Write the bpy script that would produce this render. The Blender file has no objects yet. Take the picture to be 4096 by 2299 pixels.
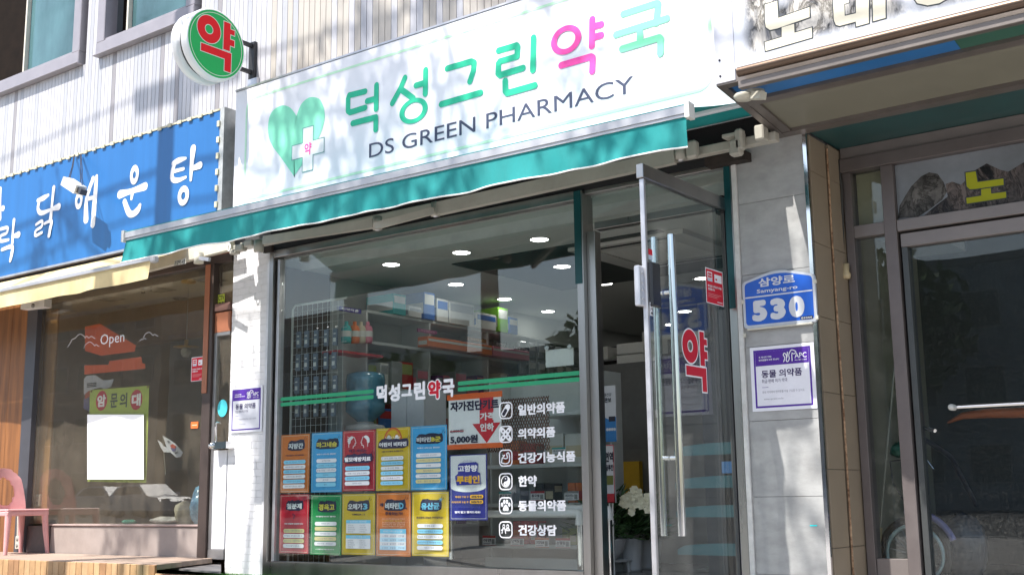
import bpy, math, random
import numpy as np
from mathutils import Vector
random.seed(7)
SC = bpy.context.scene
COL = SC.collection
rad = math.radians

# ---------------------------------------------------------------- camera
CAM_AT = np.array([0.0, -6.378, 0.6])          # metres: crouching in front of the row of shops
ROT = np.array([[0.7998403, 0.60006912, -0.01313575],
                [-0.11624563, 0.13340041, -0.98422116],
                [-0.58884841, 0.78874672, 0.17645444]])   # rows: camera right, down, forward
FOC = 4688.17                                   # focal length in pixels of the 4096 wide photograph
cam = bpy.data.cameras.new('camera')
cam_ob = bpy.data.objects.new('camera', cam)
COL.objects.link(cam_ob)
cam.sensor_width = 36.0
cam.lens = 36.0 * FOC / 4096.0
cam.clip_start = 0.05
cam.clip_end = 2000
from mathutils import Matrix
m3 = Matrix((ROT[0], -ROT[1], -ROT[2])).transposed()
cam_ob.matrix_world = Matrix.Translation(Vector(CAM_AT)) @ m3.to_4x4()
SC.camera = cam_ob

# ---------------------------------------------------------------- sky, sun, exposure
SUN_DIR = Vector((-0.150, -0.512, 0.846)).normalized()   # towards the sun
W = bpy.data.worlds.new('World')
SC.world = W
W.use_nodes = True
wn = W.node_tree.nodes
bg = wn['Background']
sky = wn.new('ShaderNodeTexSky')
sky.sky_type = 'NISHITA'
sky.sun_disc = False
sky.sun_elevation = math.asin(SUN_DIR.z)
sky.sun_rotation = math.atan2(SUN_DIR.x, SUN_DIR.y)
sky.air_density = 1.2
sky.dust_density = 2.0
W.node_tree.links.new(sky.outputs[0], bg.inputs[0])
bg.inputs[1].default_value = 0.135
sun = bpy.data.lights.new('sun', 'SUN')
sun.energy = 5.0
sun.angle = rad(0.53)
sun.color = (1.0, 0.965, 0.91)
sun_ob = bpy.data.objects.new('sun', sun)
sun_ob.rotation_euler = SUN_DIR.to_track_quat('Z', 'Y').to_euler()
sun_ob.location = (-4, -9, 14)
COL.objects.link(sun_ob)
SC.view_settings.view_transform = 'Standard'
SC.view_settings.look = 'None'
SC.view_settings.gamma = 1.0
SC.view_settings.use_curve_mapping = False
SC.view_settings.exposure = 0.80
SC.cycles.use_denoising = True
SC.cycles.max_bounces = 10
SC.cycles.transparent_max_bounces = 24
SC.cycles.sample_clamp_indirect = 6.0

# ---------------------------------------------------------------- measured points: photograph pixel + known plane -> metres
def _ray(x, y):
    return ROT.T @ np.array([x - 2048.0, y - 1149.5, FOC])
def P(x, y, Y=0.0):
    r = _ray(x, y); q = CAM_AT + (Y - CAM_AT[1]) / r[1] * r
    return Vector(q)
def PX(x, y, X):
    r = _ray(x, y); q = CAM_AT + (X - CAM_AT[0]) / r[0] * r
    return Vector(q)
def PZ(x, y, Z):
    r = _ray(x, y); q = CAM_AT + (Z - CAM_AT[2]) / r[2] * r
    return Vector(q)
def zm(ox, oy, s):                               # pixel measured in an enlarged crop -> photograph pixel
    return lambda x, y: (ox + x / s, oy + y / s)

# ---------------------------------------------------------------- materials
MATS = {}
def mat(name, col, rough=0.6, metal=0.0, noise=0.12, scale=6.0, bump=0.0, bscale=60.0, spec=0.5,
        stretch=(1, 1, 1), col2=None, emit=None, trans=None, coat=0.0, dirt=0.0):
    if name in MATS: return MATS[name]
    m = bpy.data.materials.new(name); m.use_nodes = True
    nt = m.node_tree; N = nt.nodes; L = nt.links
    b = N['Principled BSDF']
    b.inputs['Roughness'].default_value = rough
    b.inputs['Metallic'].default_value = metal
    b.inputs['Specular IOR Level'].default_value = spec
    b.inputs['Coat Weight'].default_value = coat
    tc = N.new('ShaderNodeTexCoord'); mp = N.new('ShaderNodeMapping')
    mp.inputs['Scale'].default_value = stretch
    geo = N.new('ShaderNodeNewGeometry')
    L.new(geo.outputs['Position'], mp.inputs[0])
    c = tuple(col) + (1,)
    if noise > 0 or col2:
        n1 = N.new('ShaderNodeTexNoise'); n1.inputs['Scale'].default_value = scale
        n1.inputs['Detail'].default_value = 6; n1.inputs['Roughness'].default_value = 0.62
        L.new(mp.outputs[0], n1.inputs['Vector'])
        r = N.new('ShaderNodeValToRGB')
        r.color_ramp.elements[0].position = 0.32; r.color_ramp.elements[1].position = 0.68
        lo = tuple(max(0, v * (1 - noise)) for v in col) + (1,)
        hi = (tuple(col2) + (1,)) if col2 else tuple(min(1, v * (1 + noise)) for v in col) + (1,)
        r.color_ramp.elements[0].color = lo; r.color_ramp.elements[1].color = hi
        L.new(n1.outputs['Fac'], r.inputs[0])
        out = r.outputs[0]
        if dirt > 0:
            n2 = N.new('ShaderNodeTexNoise'); n2.inputs['Scale'].default_value = 2.3
            n2.inputs['Detail'].default_value = 9; n2.inputs['Roughness'].default_value = 0.75
            L.new(geo.outputs['Position'], n2.inputs['Vector'])
            r2 = N.new('ShaderNodeValToRGB')
            r2.color_ramp.elements[0].position = 0.5; r2.color_ramp.elements[1].position = 0.78
            L.new(n2.outputs['Fac'], r2.inputs[0])
            mx = N.new('ShaderNodeMix'); mx.data_type = 'RGBA'
            mul = N.new('ShaderNodeMath'); mul.operation = 'MULTIPLY'; mul.inputs[1].default_value = dirt
            L.new(r2.outputs[0], mul.inputs[0]); L.new(mul.outputs[0], mx.inputs['Factor'])
            L.new(out, mx.inputs['A']); mx.inputs['B'].default_value = (col[0] * .35 + .02, col[1] * .3 + .015, col[2] * .25 + .01, 1)
            out = mx.outputs['Result']
        L.new(out, b.inputs['Base Color'])
        rr = N.new('ShaderNodeMapRange')
        rr.inputs['To Min'].default_value = max(0.02, rough - 0.08); rr.inputs['To Max'].default_value = min(1, rough + 0.08)
        L.new(n1.outputs['Fac'], rr.inputs[0]); L.new(rr.outputs[0], b.inputs['Roughness'])
    else:
        b.inputs['Base Color'].default_value = c
    if bump > 0:
        nb = N.new('ShaderNodeTexNoise'); nb.inputs['Scale'].default_value = bscale; nb.inputs['Detail'].default_value = 4
        L.new(mp.outputs[0], nb.inputs['Vector'])
        bp = N.new('ShaderNodeBump'); bp.inputs['Strength'].default_value = bump; bp.inputs['Distance'].default_value = 0.004
        L.new(nb.outputs['Fac'], bp.inputs['Height']); L.new(bp.outputs[0], b.inputs['Normal'])
    if emit:
        b.inputs['Emission Color'].default_value = tuple(emit[:3]) + (1,)
        b.inputs['Emission Strength'].default_value = emit[3]
    if trans:
        b.inputs['Transmission Weight'].default_value = trans
    MATS[name] = m
    return m

def glass_mat(name, tint=(0.93, 0.96, 0.95), boost=1.0, grime_haze=0.0, gscale=14.0, rough=0.0, lo=.45, dust_haze=(0.55, 0.53, 0.48)):
    if name in MATS: return MATS[name]
    m = bpy.data.materials.new(name); m.use_nodes = True
    nt = m.node_tree; N = nt.nodes; L = nt.links
    for n in list(N):
        if n.type == 'BSDF_PRINCIPLED': N.remove(n)
    out = [n for n in N if n.type == 'OUTPUT_MATERIAL'][0]
    tr = N.new('ShaderNodeBsdfTransparent'); tr.inputs[0].default_value = tuple(tint) + (1,)
    gl = N.new('ShaderNodeBsdfGlossy'); gl.inputs['Roughness'].default_value = rough
    gl.inputs[0].default_value = (1, 1, 1, 1)
    gi = N.new('ShaderNodeNewGeometry'); dt = N.new('ShaderNodeVectorMath'); dt.operation = 'DOT_PRODUCT'
    L.new(gi.outputs['Normal'], dt.inputs[0]); L.new(gi.outputs['Incoming'], dt.inputs[1])
    def mth(op, a_, b_=None):
        q = N.new('ShaderNodeMath'); q.operation = op
        for i_, v_ in enumerate((a_, b_)):
            if v_ is None: continue
            if isinstance(v_, (int, float)): q.inputs[i_].default_value = v_
            else: L.new(v_, q.inputs[i_])
        return q.outputs[0]
    sch = mth('ADD', mth('MULTIPLY', mth('POWER', mth('SUBTRACT', 1.0, mth('ABSOLUTE', dt.outputs['Value'])), 5.0), .96), .04)
    mu = N.new('ShaderNodeMath'); mu.operation = 'MULTIPLY'; mu.inputs[1].default_value = boost; mu.use_clamp = True
    L.new(sch, mu.inputs[0])
    mx = N.new('ShaderNodeMixShader')
    L.new(mu.outputs[0], mx.inputs[0]); L.new(tr.outputs[0], mx.inputs[1]); L.new(gl.outputs[0], mx.inputs[2])
    geo = N.new('ShaderNodeNewGeometry')
    nz = N.new('ShaderNodeTexNoise'); nz.inputs['Scale'].default_value = 1.3
    L.new(geo.outputs['Position'], nz.inputs['Vector'])
    bp = N.new('ShaderNodeBump'); bp.inputs['Strength'].default_value = 0.012; bp.inputs['Distance'].default_value = 0.05
    L.new(nz.outputs['Fac'], bp.inputs['Height']); L.new(bp.outputs[0], gl.inputs['Normal'])
    last = mx.outputs[0]
    if grime_haze > 0:
        df = N.new('ShaderNodeBsdfDiffuse'); df.inputs[0].default_value = tuple(dust_haze) + (1,)
        n2 = N.new('ShaderNodeTexNoise'); n2.inputs['Scale'].default_value = gscale; n2.inputs['Detail'].default_value = 10
        n2.inputs['Roughness'].default_value = 0.8
        L.new(geo.outputs['Position'], n2.inputs['Vector'])
        r = N.new('ShaderNodeValToRGB'); r.color_ramp.elements[0].position = lo; r.color_ramp.elements[1].position = lo + .5
        L.new(n2.outputs['Fac'], r.inputs[0])
        m2 = N.new('ShaderNodeMath'); m2.operation = 'MULTIPLY'; m2.inputs[1].default_value = grime_haze
        L.new(r.outputs[0], m2.inputs[0])
        mx2 = N.new('ShaderNodeMixShader')
        L.new(m2.outputs[0], mx2.inputs[0]); L.new(last, mx2.inputs[1]); L.new(df.outputs[0], mx2.inputs[2])
        last = mx2.outputs[0]
    L.new(last, out.inputs[0])
    MATS[name] = m
    return m

def rock_mat(name, dark, light, scale, fade=None):   # printed photograph of rock faces: cracks, ledges and pale stone
    m = mat(name, dark, .35, 0, .3, scale, spec=.25)
    nt = m.node_tree; N = nt.nodes; L = nt.links
    b = N['Principled BSDF']
    geo = N.new('ShaderNodeNewGeometry')
    n0 = N.new('ShaderNodeTexNoise'); n0.inputs['Scale'].default_value = scale * .8; n0.inputs['Detail'].default_value = 8; n0.inputs['Roughness'].default_value = .7; n0.inputs['Distortion'].default_value = 1.5
    v = N.new('ShaderNodeTexVoronoi'); v.feature = 'DISTANCE_TO_EDGE'; v.inputs['Scale'].default_value = scale * 1.6
    mp = N.new('ShaderNodeMapping'); mp.inputs['Scale'].default_value = (1, 1, .55); mp.inputs['Rotation'].default_value = (0, .5, 0)
    L.new(geo.outputs['Position'], mp.inputs[0]); L.new(mp.outputs[0], n0.inputs['Vector'])
    ad = N.new('ShaderNodeVectorMath'); ad.operation = 'ADD'; sc = N.new('ShaderNodeVectorMath'); sc.operation = 'SCALE'; sc.inputs['Scale'].default_value = .25
    L.new(n0.outputs['Color'], sc.inputs[0]); L.new(mp.outputs[0], ad.inputs[0]); L.new(sc.outputs[0], ad.inputs[1]); L.new(ad.outputs[0], v.inputs['Vector'])
    r1 = N.new('ShaderNodeValToRGB'); r1.color_ramp.elements[0].position = .42; r1.color_ramp.elements[1].position = .62
    r1.color_ramp.elements[0].color = tuple(dark) + (1,); r1.color_ramp.elements[1].color = tuple(light) + (1,)
    L.new(n0.outputs['Fac'], r1.inputs[0])
    r2 = N.new('ShaderNodeValToRGB'); r2.color_ramp.elements[0].position = 0; r2.color_ramp.elements[1].position = .12
    r2.color_ramp.elements[0].color = (.25, .24, .22, 1)
    L.new(v.outputs['Distance'], r2.inputs[0])
    mx = N.new('ShaderNodeMix'); mx.data_type = 'RGBA'; mx.blend_type = 'MULTIPLY'; mx.inputs['Factor'].default_value = 1
    L.new(r1.outputs[0], mx.inputs['A']); L.new(r2.outputs[0], mx.inputs['B']); out = mx.outputs['Result']
    if fade:                                       # the print itself runs out into white towards its lower and left margin
        (z0, z1, x0, x1, pale) = fade
        sp = N.new('ShaderNodeSeparateXYZ'); L.new(geo.outputs['Position'], sp.inputs[0])
        fac = None
        for (o_, a_, b_) in ((sp.outputs['Z'], z0, z1), (sp.outputs['X'], x0, x1)):
            mr = N.new('ShaderNodeMapRange'); mr.interpolation_type = 'SMOOTHSTEP'; mr.inputs['From Min'].default_value = a_; mr.inputs['From Max'].default_value = b_
            L.new(o_, mr.inputs[0])
            if fac is None: fac = mr.outputs[0]
            else:
                q = N.new('ShaderNodeMath'); q.operation = 'MULTIPLY'; L.new(fac, q.inputs[0]); L.new(mr.outputs[0], q.inputs[1]); fac = q.outputs[0]
        n5 = N.new('ShaderNodeTexNoise'); n5.inputs['Scale'].default_value = 2.6; L.new(geo.outputs['Position'], n5.inputs['Vector'])
        r5 = N.new('ShaderNodeValToRGB'); r5.color_ramp.elements[0].position = .30; r5.color_ramp.elements[1].position = .46; L.new(n5.outputs['Fac'], r5.inputs[0])
        q = N.new('ShaderNodeMath'); q.operation = 'MULTIPLY'; L.new(fac, q.inputs[0]); L.new(r5.outputs[0], q.inputs[1])
        m6 = N.new('ShaderNodeMix'); m6.data_type = 'RGBA'; L.new(q.outputs[0], m6.inputs['Factor']); m6.inputs['A'].default_value = tuple(pale) + (1,); L.new(out, m6.inputs['B']); out = m6.outputs['Result']
    L.new(out, b.inputs['Base Color'])
    return m

def flat(name, col, rough=0.5):                  # printed ink, vinyl and paper
    return mat(name, col, rough, 0, 0.03, 20, spec=.22)

WHITE = flat('white_vinyl', (.86, .86, .87), .4)
INK = flat('black_ink', (.03, .03, .045))
STEEL = mat('brushed_steel', (.40, .385, .375), .30, 1.0, .10, 5, .15, 220, stretch=(1, 1, .06))
CHROME = mat('polished_steel', (.72, .72, .73), .10, 1.0, .04, 8)
ALU = mat('aged_aluminium', (.62, .61, .63), .38, .85, .10, 9, .1, 120, dirt=.15)
BEIGE = mat('beige_powder_coat', (.38, .36, .31), .45, 0, .08, 7, .05, 90, dirt=.25)
DARK = mat('dark_cavity_paint', (.012, .012, .013), .8, 0, .2, 9)
GLASS = glass_mat('clear_glass')
GLASS_R = glass_mat('shop_glass', (.90, .93, .92), 1.35, .035, 5)

# ---------------------------------------------------------------- mesh builder
class MB:
    def __init__(s):
        s.v = []; s.f = []; s.m = []; s.sm = []; s.mats = []; s.tr = None; s.lay = 0.0
    def mi(s, m):
        if m not in s.mats: s.mats.append(m)
        return s.mats.index(m)
    def add(s, vs, fs, m, smooth=False):
        k = len(s.v); i = s.mi(m)
        if s.tr: vs = [s.tr(v) for v in vs]
        s.v += [tuple(v) for v in vs]
        for f in fs: s.f.append(tuple(k + j for j in f)); s.m.append(i); s.sm.append(smooth)
        return s
    def box(s, a, b, m, bev=0.0):
        x0, y0, z0 = [min(a[i], b[i]) for i in range(3)]; x1, y1, z1 = [max(a[i], b[i]) for i in range(3)]
        if bev > 0 and min(x1 - x0, y1 - y0, z1 - z0) > 2.2 * bev:
            vs = []; e = bev
            for sx in (0, 1):
                for sy in (0, 1):
                    for sz in (0, 1):
                        X, Y, Z = (x1 if sx else x0), (y1 if sy else y0), (z1 if sz else z0)
                        dx, dy, dz = (-e if sx else e), (-e if sy else e), (-e if sz else e)
                        vs += [(X, Y + dy, Z + dz), (X + dx, Y, Z + dz), (X + dx, Y + dy, Z)]
            def I(sx, sy, sz, k): return ((sx * 2 + sy) * 2 + sz) * 3 + k
            fs = []
            fs += [[I(0,0,0,0), I(0,0,1,0), I(0,1,1,0), I(0,1,0,0)], [I(1,0,0,0), I(1,1,0,0), I(1,1,1,0), I(1,0,1,0)]]
            fs += [[I(0,0,0,1), I(1,0,0,1), I(1,0,1,1), I(0,0,1,1)], [I(0,1,0,1), I(0,1,1,1), I(1,1,1,1), I(1,1,0,1)]]
            fs += [[I(0,0,0,2), I(0,1,0,2), I(1,1,0,2), I(1,0,0,2)], [I(0,0,1,2), I(1,0,1,2), I(1,1,1,2), I(0,1,1,2)]]
            for sz in (0, 1):
                for sy in (0, 1): fs.append([I(0,sy,sz,1), I(1,sy,sz,1), I(1,sy,sz,2), I(0,sy,sz,2)])
                for sx in (0, 1): fs.append([I(sx,0,sz,0), I(sx,1,sz,0), I(sx,1,sz,2), I(sx,0,sz,2)])
            for sx in (0, 1):
                for sy in (0, 1): fs.append([I(sx,sy,0,0), I(sx,sy,1,0), I(sx,sy,1,1), I(sx,sy,0,1)])
            for sx in (0, 1):
                for sy in (0, 1):
                    for sz in (0, 1): fs.append([I(sx,sy,sz,0), I(sx,sy,sz,1), I(sx,sy,sz,2)])
            return s.add(vs, fs, m)
        vs = [(x0,y0,z0),(x1,y0,z0),(x1,y1,z0),(x0,y1,z0),(x0,y0,z1),(x1,y0,z1),(x1,y1,z1),(x0,y1,z1)]
        return s.add(vs, [(0,3,2,1),(4,5,6,7),(0,1,5,4),(1,2,6,5),(2,3,7,6),(3,0,4,7)], m)
    def beam(s, a, b, w, h, m, up=(0, 0, 1)):     # square tube from a to b
        a = Vector(a); b = Vector(b); d = (b - a).normalized(); u = Vector(up)
        r = d.cross(u).normalized(); u = r.cross(d).normalized(); r *= w / 2; u *= h / 2
        vs = [a - r - u, a + r - u, a + r + u, a - r + u, b - r - u, b + r - u, b + r + u, b - r + u]
        return s.add(vs, [(0,3,2,1),(4,5,6,7),(0,1,5,4),(1,2,6,5),(2,3,7,6),(3,0,4,7)], m)
    def tube(s, pts, r, m, n=10, cap=True):
        pts = [Vector(p) for p in pts]; rs = r if isinstance(r, (list, tuple)) else [r] * len(pts)
        vs = []; fs = []; prev = None
        for i, p in enumerate(pts):
            d = (pts[min(i + 1, len(pts) - 1)] - pts[max(i - 1, 0)]).normalized()
            if prev is None:
                a = d.orthogonal().normalized()
            else:
                a = (prev - d * prev.dot(d)).normalized()
            prev = a; b = d.cross(a)
            for k in range(n):
                t = 2 * math.pi * k / n
                vs.append(p + (a * math.cos(t) + b * math.sin(t)) * rs[i])
        for i in range(len(pts) - 1):
            for k in range(n):
                fs.append((i*n+k, i*n+(k+1) % n, (i+1)*n+(k+1) % n, (i+1)*n+k))
        s.add(vs, fs, m, True)
        if cap:
            s.add(vs[:n], [tuple(range(n))[::-1]], m); s.add(vs[-n:], [tuple(range(n))], m)
        return s
    def lathe(s, c, prof, m, n=24, axis='z', arc=None):   # prof: (radius, height)
        vs = []; fs = []; k = len(prof)
        for j in range(n):
            t = 2 * math.pi * j / n
            for (r, h) in prof:
                if axis == 'z': vs.append((c[0] + r * math.cos(t), c[1] + r * math.sin(t), c[2] + h))
                elif axis == 'x': vs.append((c[0] + h, c[1] + r * math.cos(t), c[2] + r * math.sin(t)))
                else: vs.append((c[0] + r * math.cos(t), c[1] + h, c[2] + r * math.sin(t)))
        for j in range(n):
            for i in range(k - 1):
                a = j * k + i; b = ((j + 1) % n) * k + i
                fs.append((a, b, b + 1, a + 1))
        return s.add(vs, fs, m, True)
    # ---- flat print on a plane: frame = (origin, u, v, w); u right, v up, w towards the viewer
    def frame(s, o, u=(1, 0, 0), v=(0, 0, 1), w=(0, -1, 0)):
        s.F = (Vector(o), Vector(u), Vector(v), Vector(w)); return s
    def T(s, p, lay=None):
        o, u, v, w = s.F
        return o + u * p[0] + v * p[1] + w * (s.lay if lay is None else lay)
    def up(s, d=0.0004): s.lay += d; return s
    def poly(s, pts, m):
        from mathutils.geometry import tessellate_polygon
        tri = tessellate_polygon([[Vector((p[0], p[1], 0)) for p in pts]])
        return s.add([s.T(p) for p in pts], [tuple(t) for t in tri], m)
    def rect(s, x0, y0, x1, y1, m):
        return s.add([s.T(p) for p in ((x0, y0), (x1, y0), (x1, y1), (x0, y1))], [(0, 1, 2, 3)], m)
    def rrect(s, x0, y0, x1, y1, r, m, n=5):
        return s.poly(rr_pts(x0, y0, x1, y1, r, n), m)
    def outline(s, pts, w, m):                    # closed band of width w inside pts
        inn = offset_poly(pts, -w)
        n = len(pts)
        return s.add([s.T(p) for p in pts] + [s.T(p) for p in inn],
                     [(i, (i + 1) % n, n + (i + 1) % n, n + i) for i in range(n)], m)
    def disc(s, c, r, m, n=24, ry=None):
        ry = ry or r
        return s.add([s.T((c[0] + r * math.cos(2*math.pi*i/n), c[1] + ry * math.sin(2*math.pi*i/n))) for i in range(n)], [tuple(range(n))], m)
    def ring(s, c, r0, r1, m, n=32, k=1.0):
        vs = []
        for r in (r0, r1):
            vs += [s.T((c[0] + r * math.cos(2*math.pi*i/n), c[1] + r * k * math.sin(2*math.pi*i/n))) for i in range(n)]
        return s.add(vs, [(i, (i+1) % n, n + (i+1) % n, n + i) for i in range(n)], m)
    def stroke(s, pts, w, m, caps=True, d=0.00012):
        ws = w if isinstance(w, (list, tuple)) else [w] * len(pts)
        for i in range(len(pts) - 1):
            a = Vector(pts[i][:2]); b = Vector(pts[i+1][:2]); t = (b - a)
            if t.length < 1e-6: continue
            t.normalize(); nn = Vector((-t.y, t.x))
            s.lay += d
            s.add([s.T(a - nn*ws[i]/2), s.T(b - nn*ws[i+1]/2), s.T(b + nn*ws[i+1]/2), s.T(a + nn*ws[i]/2)], [(0,1,2,3)], m)
        for i, p in enumerate(pts):
            if caps or 0 < i < len(pts) - 1:
                s.lay += d; s.disc(p, ws[i] / 2, m, 14)
        return s
    def text(s, body, x0, y0, x1, y1, m, bold=0.0, keep=False, res=2):
        off = min(bold, 0.012); ex = bold - off       # thicker strokes: copies shifted inside the same box
        vs, fs, bb = glyphs(body, off, res)
        if not vs: return s
        if keep:
            k = min((x1 - x0) / (bb[2] - bb[0]), (y1 - y0) / (bb[3] - bb[1]))
            px = ((x1 - x0) - k * (bb[2] - bb[0])) / 2; py = ((y1 - y0) - k * (bb[3] - bb[1])) / 2
            x0 += px; x1 -= px; y0 += py; y1 -= py
        w = bb[2] - bb[0] + 2 * ex; h = bb[3] - bb[1] + 2 * ex
        sx = (x1 - x0) / max(w, 1e-6); sy = (y1 - y0) / max(h, 1e-6)
        sh = [(0, 0)] if ex <= 0 else [(0, 0), (ex, 0), (-ex, 0), (0, ex), (0, -ex), (.7*ex, .7*ex), (-.7*ex, .7*ex), (.7*ex, -.7*ex), (-.7*ex, -.7*ex)]
        for q, (dx, dy) in enumerate(sh):
            if q: s.lay += 0.00006
            s.add([s.T((x0 + (v[0] - bb[0] + ex + dx) * sx, y0 + (v[1] - bb[1] + ex + dy) * sy)) for v in vs], fs, m)
        return s
    def build(s, name, parent=None, loc=None, base=False):
        if not s.v: return None
        a = np.array(s.v); lo = a.min(0); hi = a.max(0); c = (lo + hi) / 2
        if base: c[2] = lo[2]
        if loc is not None: c = np.array(loc, float)
        me = bpy.data.meshes.new(name)
        me.from_pydata([tuple(p) for p in (a - c)], [], s.f)
        for m in s.mats: me.materials.append(m)
        me.polygons.foreach_set('material_index', s.m)
        me.polygons.foreach_set('use_smooth', s.sm)
        me.update()
        o = bpy.data.objects.new(name, me); COL.objects.link(o)
        if parent is not None:
            o.parent = parent; o.location = Vector(c) - wloc(parent)
        else: o.location = c
        return o
def wloc(o):
    v = Vector(o.location)
    while o.parent: o = o.parent; v = v + Vector(o.location)
    return v
def rr_pts(x0, y0, x1, y1, r, n=5):
    pts = []
    for cx, cy, a in ((x1 - r, y1 - r, 0), (x0 + r, y1 - r, 90), (x0 + r, y0 + r, 180), (x1 - r, y0 + r, 270)):
        for i in range(n + 1):
            t = rad(a + 90 * i / n); pts.append((cx + r * math.cos(t), cy + r * math.sin(t)))
    return pts
def offset_poly(pts, d):                          # d > 0 outwards for counter-clockwise outlines
    n = len(pts); area = sum(pts[i][0]*pts[(i+1) % n][1] - pts[(i+1) % n][0]*pts[i][1] for i in range(n))
    sg = 1 if area > 0 else -1; out = []
    for i in range(n):
        a = Vector(pts[i-1][:2]); b = Vector(pts[i][:2]); c = Vector(pts[(i+1) % n][:2])
        e1 = (b - a).normalized(); e2 = (c - b).normalized()
        n1 = Vector((e1.y, -e1.x)) * sg; n2 = Vector((e2.y, -e2.x)) * sg
        k = n1 + n2
        if k.length < 1e-5: k = n1
        k = k.normalized(); q = max(0.45, k.dot(n1)); out.append(tuple(b + k * (d / q)))
    return out
GC = {}
def glyphs(body, bold=0.0, res=2):
    key = (body, bold, res)
    if key in GC: return GC[key]
    if 'ob' not in GC:
        cu = bpy.data.curves.new('t', 'FONT'); cu.fill_mode = 'FRONT'
        GC['ob'] = bpy.data.objects.new('t', cu); tmp.collection.objects.link(GC['ob'])
    ob = GC['ob']; cu = ob.data; cu.body = body; cu.offset = bold; cu.resolution_u = res
    tmp.view_layers[0].update()
    ev = ob.evaluated_get(tmp.view_layers[0].depsgraph); me = ev.to_mesh()
    vs = [tuple(v.co) for v in me.vertices]; fs = [tuple(p.vertices) for p in me.polygons]
    ev.to_mesh_clear()
    if vs:
        xs = [v[0] for v in vs]; ys = [v[1] for v in vs]; bb = (min(xs), min(ys), max(xs), max(ys))
    else: bb = (0, 0, 1, 1)
    GC[key] = (vs, fs, bb)
    return GC[key]
tmp = bpy.data.scenes.new('lettering_workbench')      # scratch scene for turning text into outlines, removed at the end

def tag(o, label=None, cat=None, group=None, kind=None):
    if label: o['label'] = label
    if cat: o['category'] = cat
    if group: o['group'] = group
    if kind: o['kind'] = kind
    return o
def thing(name, loc, label, cat, group=None):
    o = bpy.data.objects.new(name, None); o.empty_display_size = 0.1
    COL.objects.link(o); o.location = loc
    return tag(o, label, cat, group)
def bx(name, a, b, m, parent=None, bev=0.0):
    return MB().box(a, b, m, bev).build(name, parent)
def inst(o, parent, loc, name=None, rot=None, scale=None):     # share the mesh of a piece
    c = o.copy(); COL.objects.link(c); c.parent = parent; c.location = loc
    if rot: c.rotation_euler = rot
    if scale: c.scale = scale
    return c
def crv(pts, n=6, closed=False):                   # Catmull-Rom through 2-D or 3-D points
    q = [Vector(p) for p in pts]; out = []
    N = len(q)
    rng = range(N if closed else N - 1)
    for i in rng:
        if closed: a, b, c, d = q[i-1], q[i], q[(i+1) % N], q[(i+2) % N]
        else: a, b, c, d = q[max(i-1, 0)], q[i], q[i+1], q[min(i+2, N-1)]
        for k in range(n):
            t = k / n
            out.append(0.5 * ((2*b) + (c - a)*t + (2*a - 5*b + 4*c - d)*t*t + (3*b - a - 3*c + d)*t**3))
    if not closed: out.append(q[-1])
    return out
# ================================================================ large structure
ASPH = mat('asphalt', (.055, .055, .058), .9, 0, .25, 30, .5, 300)
CONC = mat('pavement_concrete', (.36, .34, .32), .85, 0, .12, 12, .3, 160, dirt=.3)
tag(bx('road', (-120, -60, -.6), (120, -9.0, -.12), ASPH), kind='structure')
tag(bx('pavement', (-120, -9.0, -.6), (120, 14, 0.0), CONC), kind='structure')
tag(bx('kerb', (-120, -9.15, -.6), (120, -9.004, .012), mat('kerb_stone', (.42, .41, .40), .8, 0, .15, 20)), kind='structure')
for k in range(9):
    tag(bx('lane_marking', (-70 + k * 11, -22.1, -.119), (-66 + k * 11, -21.95, -.116), mat('road_paint', (.75, .75, .72), .7)), kind='structure')
XR = 1.6                                          # everything runs on past the right edge of the photograph

# ---------------- upper building with metal cladding
CLAD = [mat('cladding_white', (.56, .55, .57), .38, .15, .07, 2.5, .12, 40, stretch=(6, 6, .5), dirt=.14),
        mat('cladding_pale_grey', (.46, .46, .49), .38, .15, .07, 2.5, .12, 40, stretch=(6, 6, .5), dirt=.14),
        mat('cladding_cream', (.50, .46, .41), .4, .1, .07, 2.5, .12, 40, stretch=(6, 6, .5), dirt=.14),
        mat('cladding_taupe', (.32, .30, .31), .4, .15, .07, 2.5, .12, 40, stretch=(6, 6, .5), dirt=.14)]
up = thing('clad_building', (-6, 0.1, 2.6), 'upper floors clad in pale vertical metal planks above the shop signs', 'building')
WF = mat('window_frame_mauve_grey', (.33, .31, .34), .45, .3, .06, 6)
WB = mat('blue_window_glass', (.05, .12, .13), .05, 0, .35, 1.3, spec=.9, col2=(.10, .21, .23), stretch=(1, 1, .4))
wins = [(-12.6, -10.22), (-9.68, -8.42)]          # clear openings
def wallseg(x0, x1, z0, z1, y0=.06, y1=.3, m=None):
    bx('wall', (x0, y0, z0), (x1, y1, z1), m or DARKW, up)
DARKW = mat('behind_cladding', (.10, .10, .10), .8)
wallseg(-13.5, -2.6, 2.62, 4.93); wallseg(-2.599, XR, 2.78, 4.93); wallseg(-13.5, wins[0][0] - .2, 4.93, 8); wallseg(wins[0][1] + .12, wins[1][0] - .12, 4.93, 8); wallseg(wins[1][1] + .12, XR, 4.93, 8)
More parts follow.
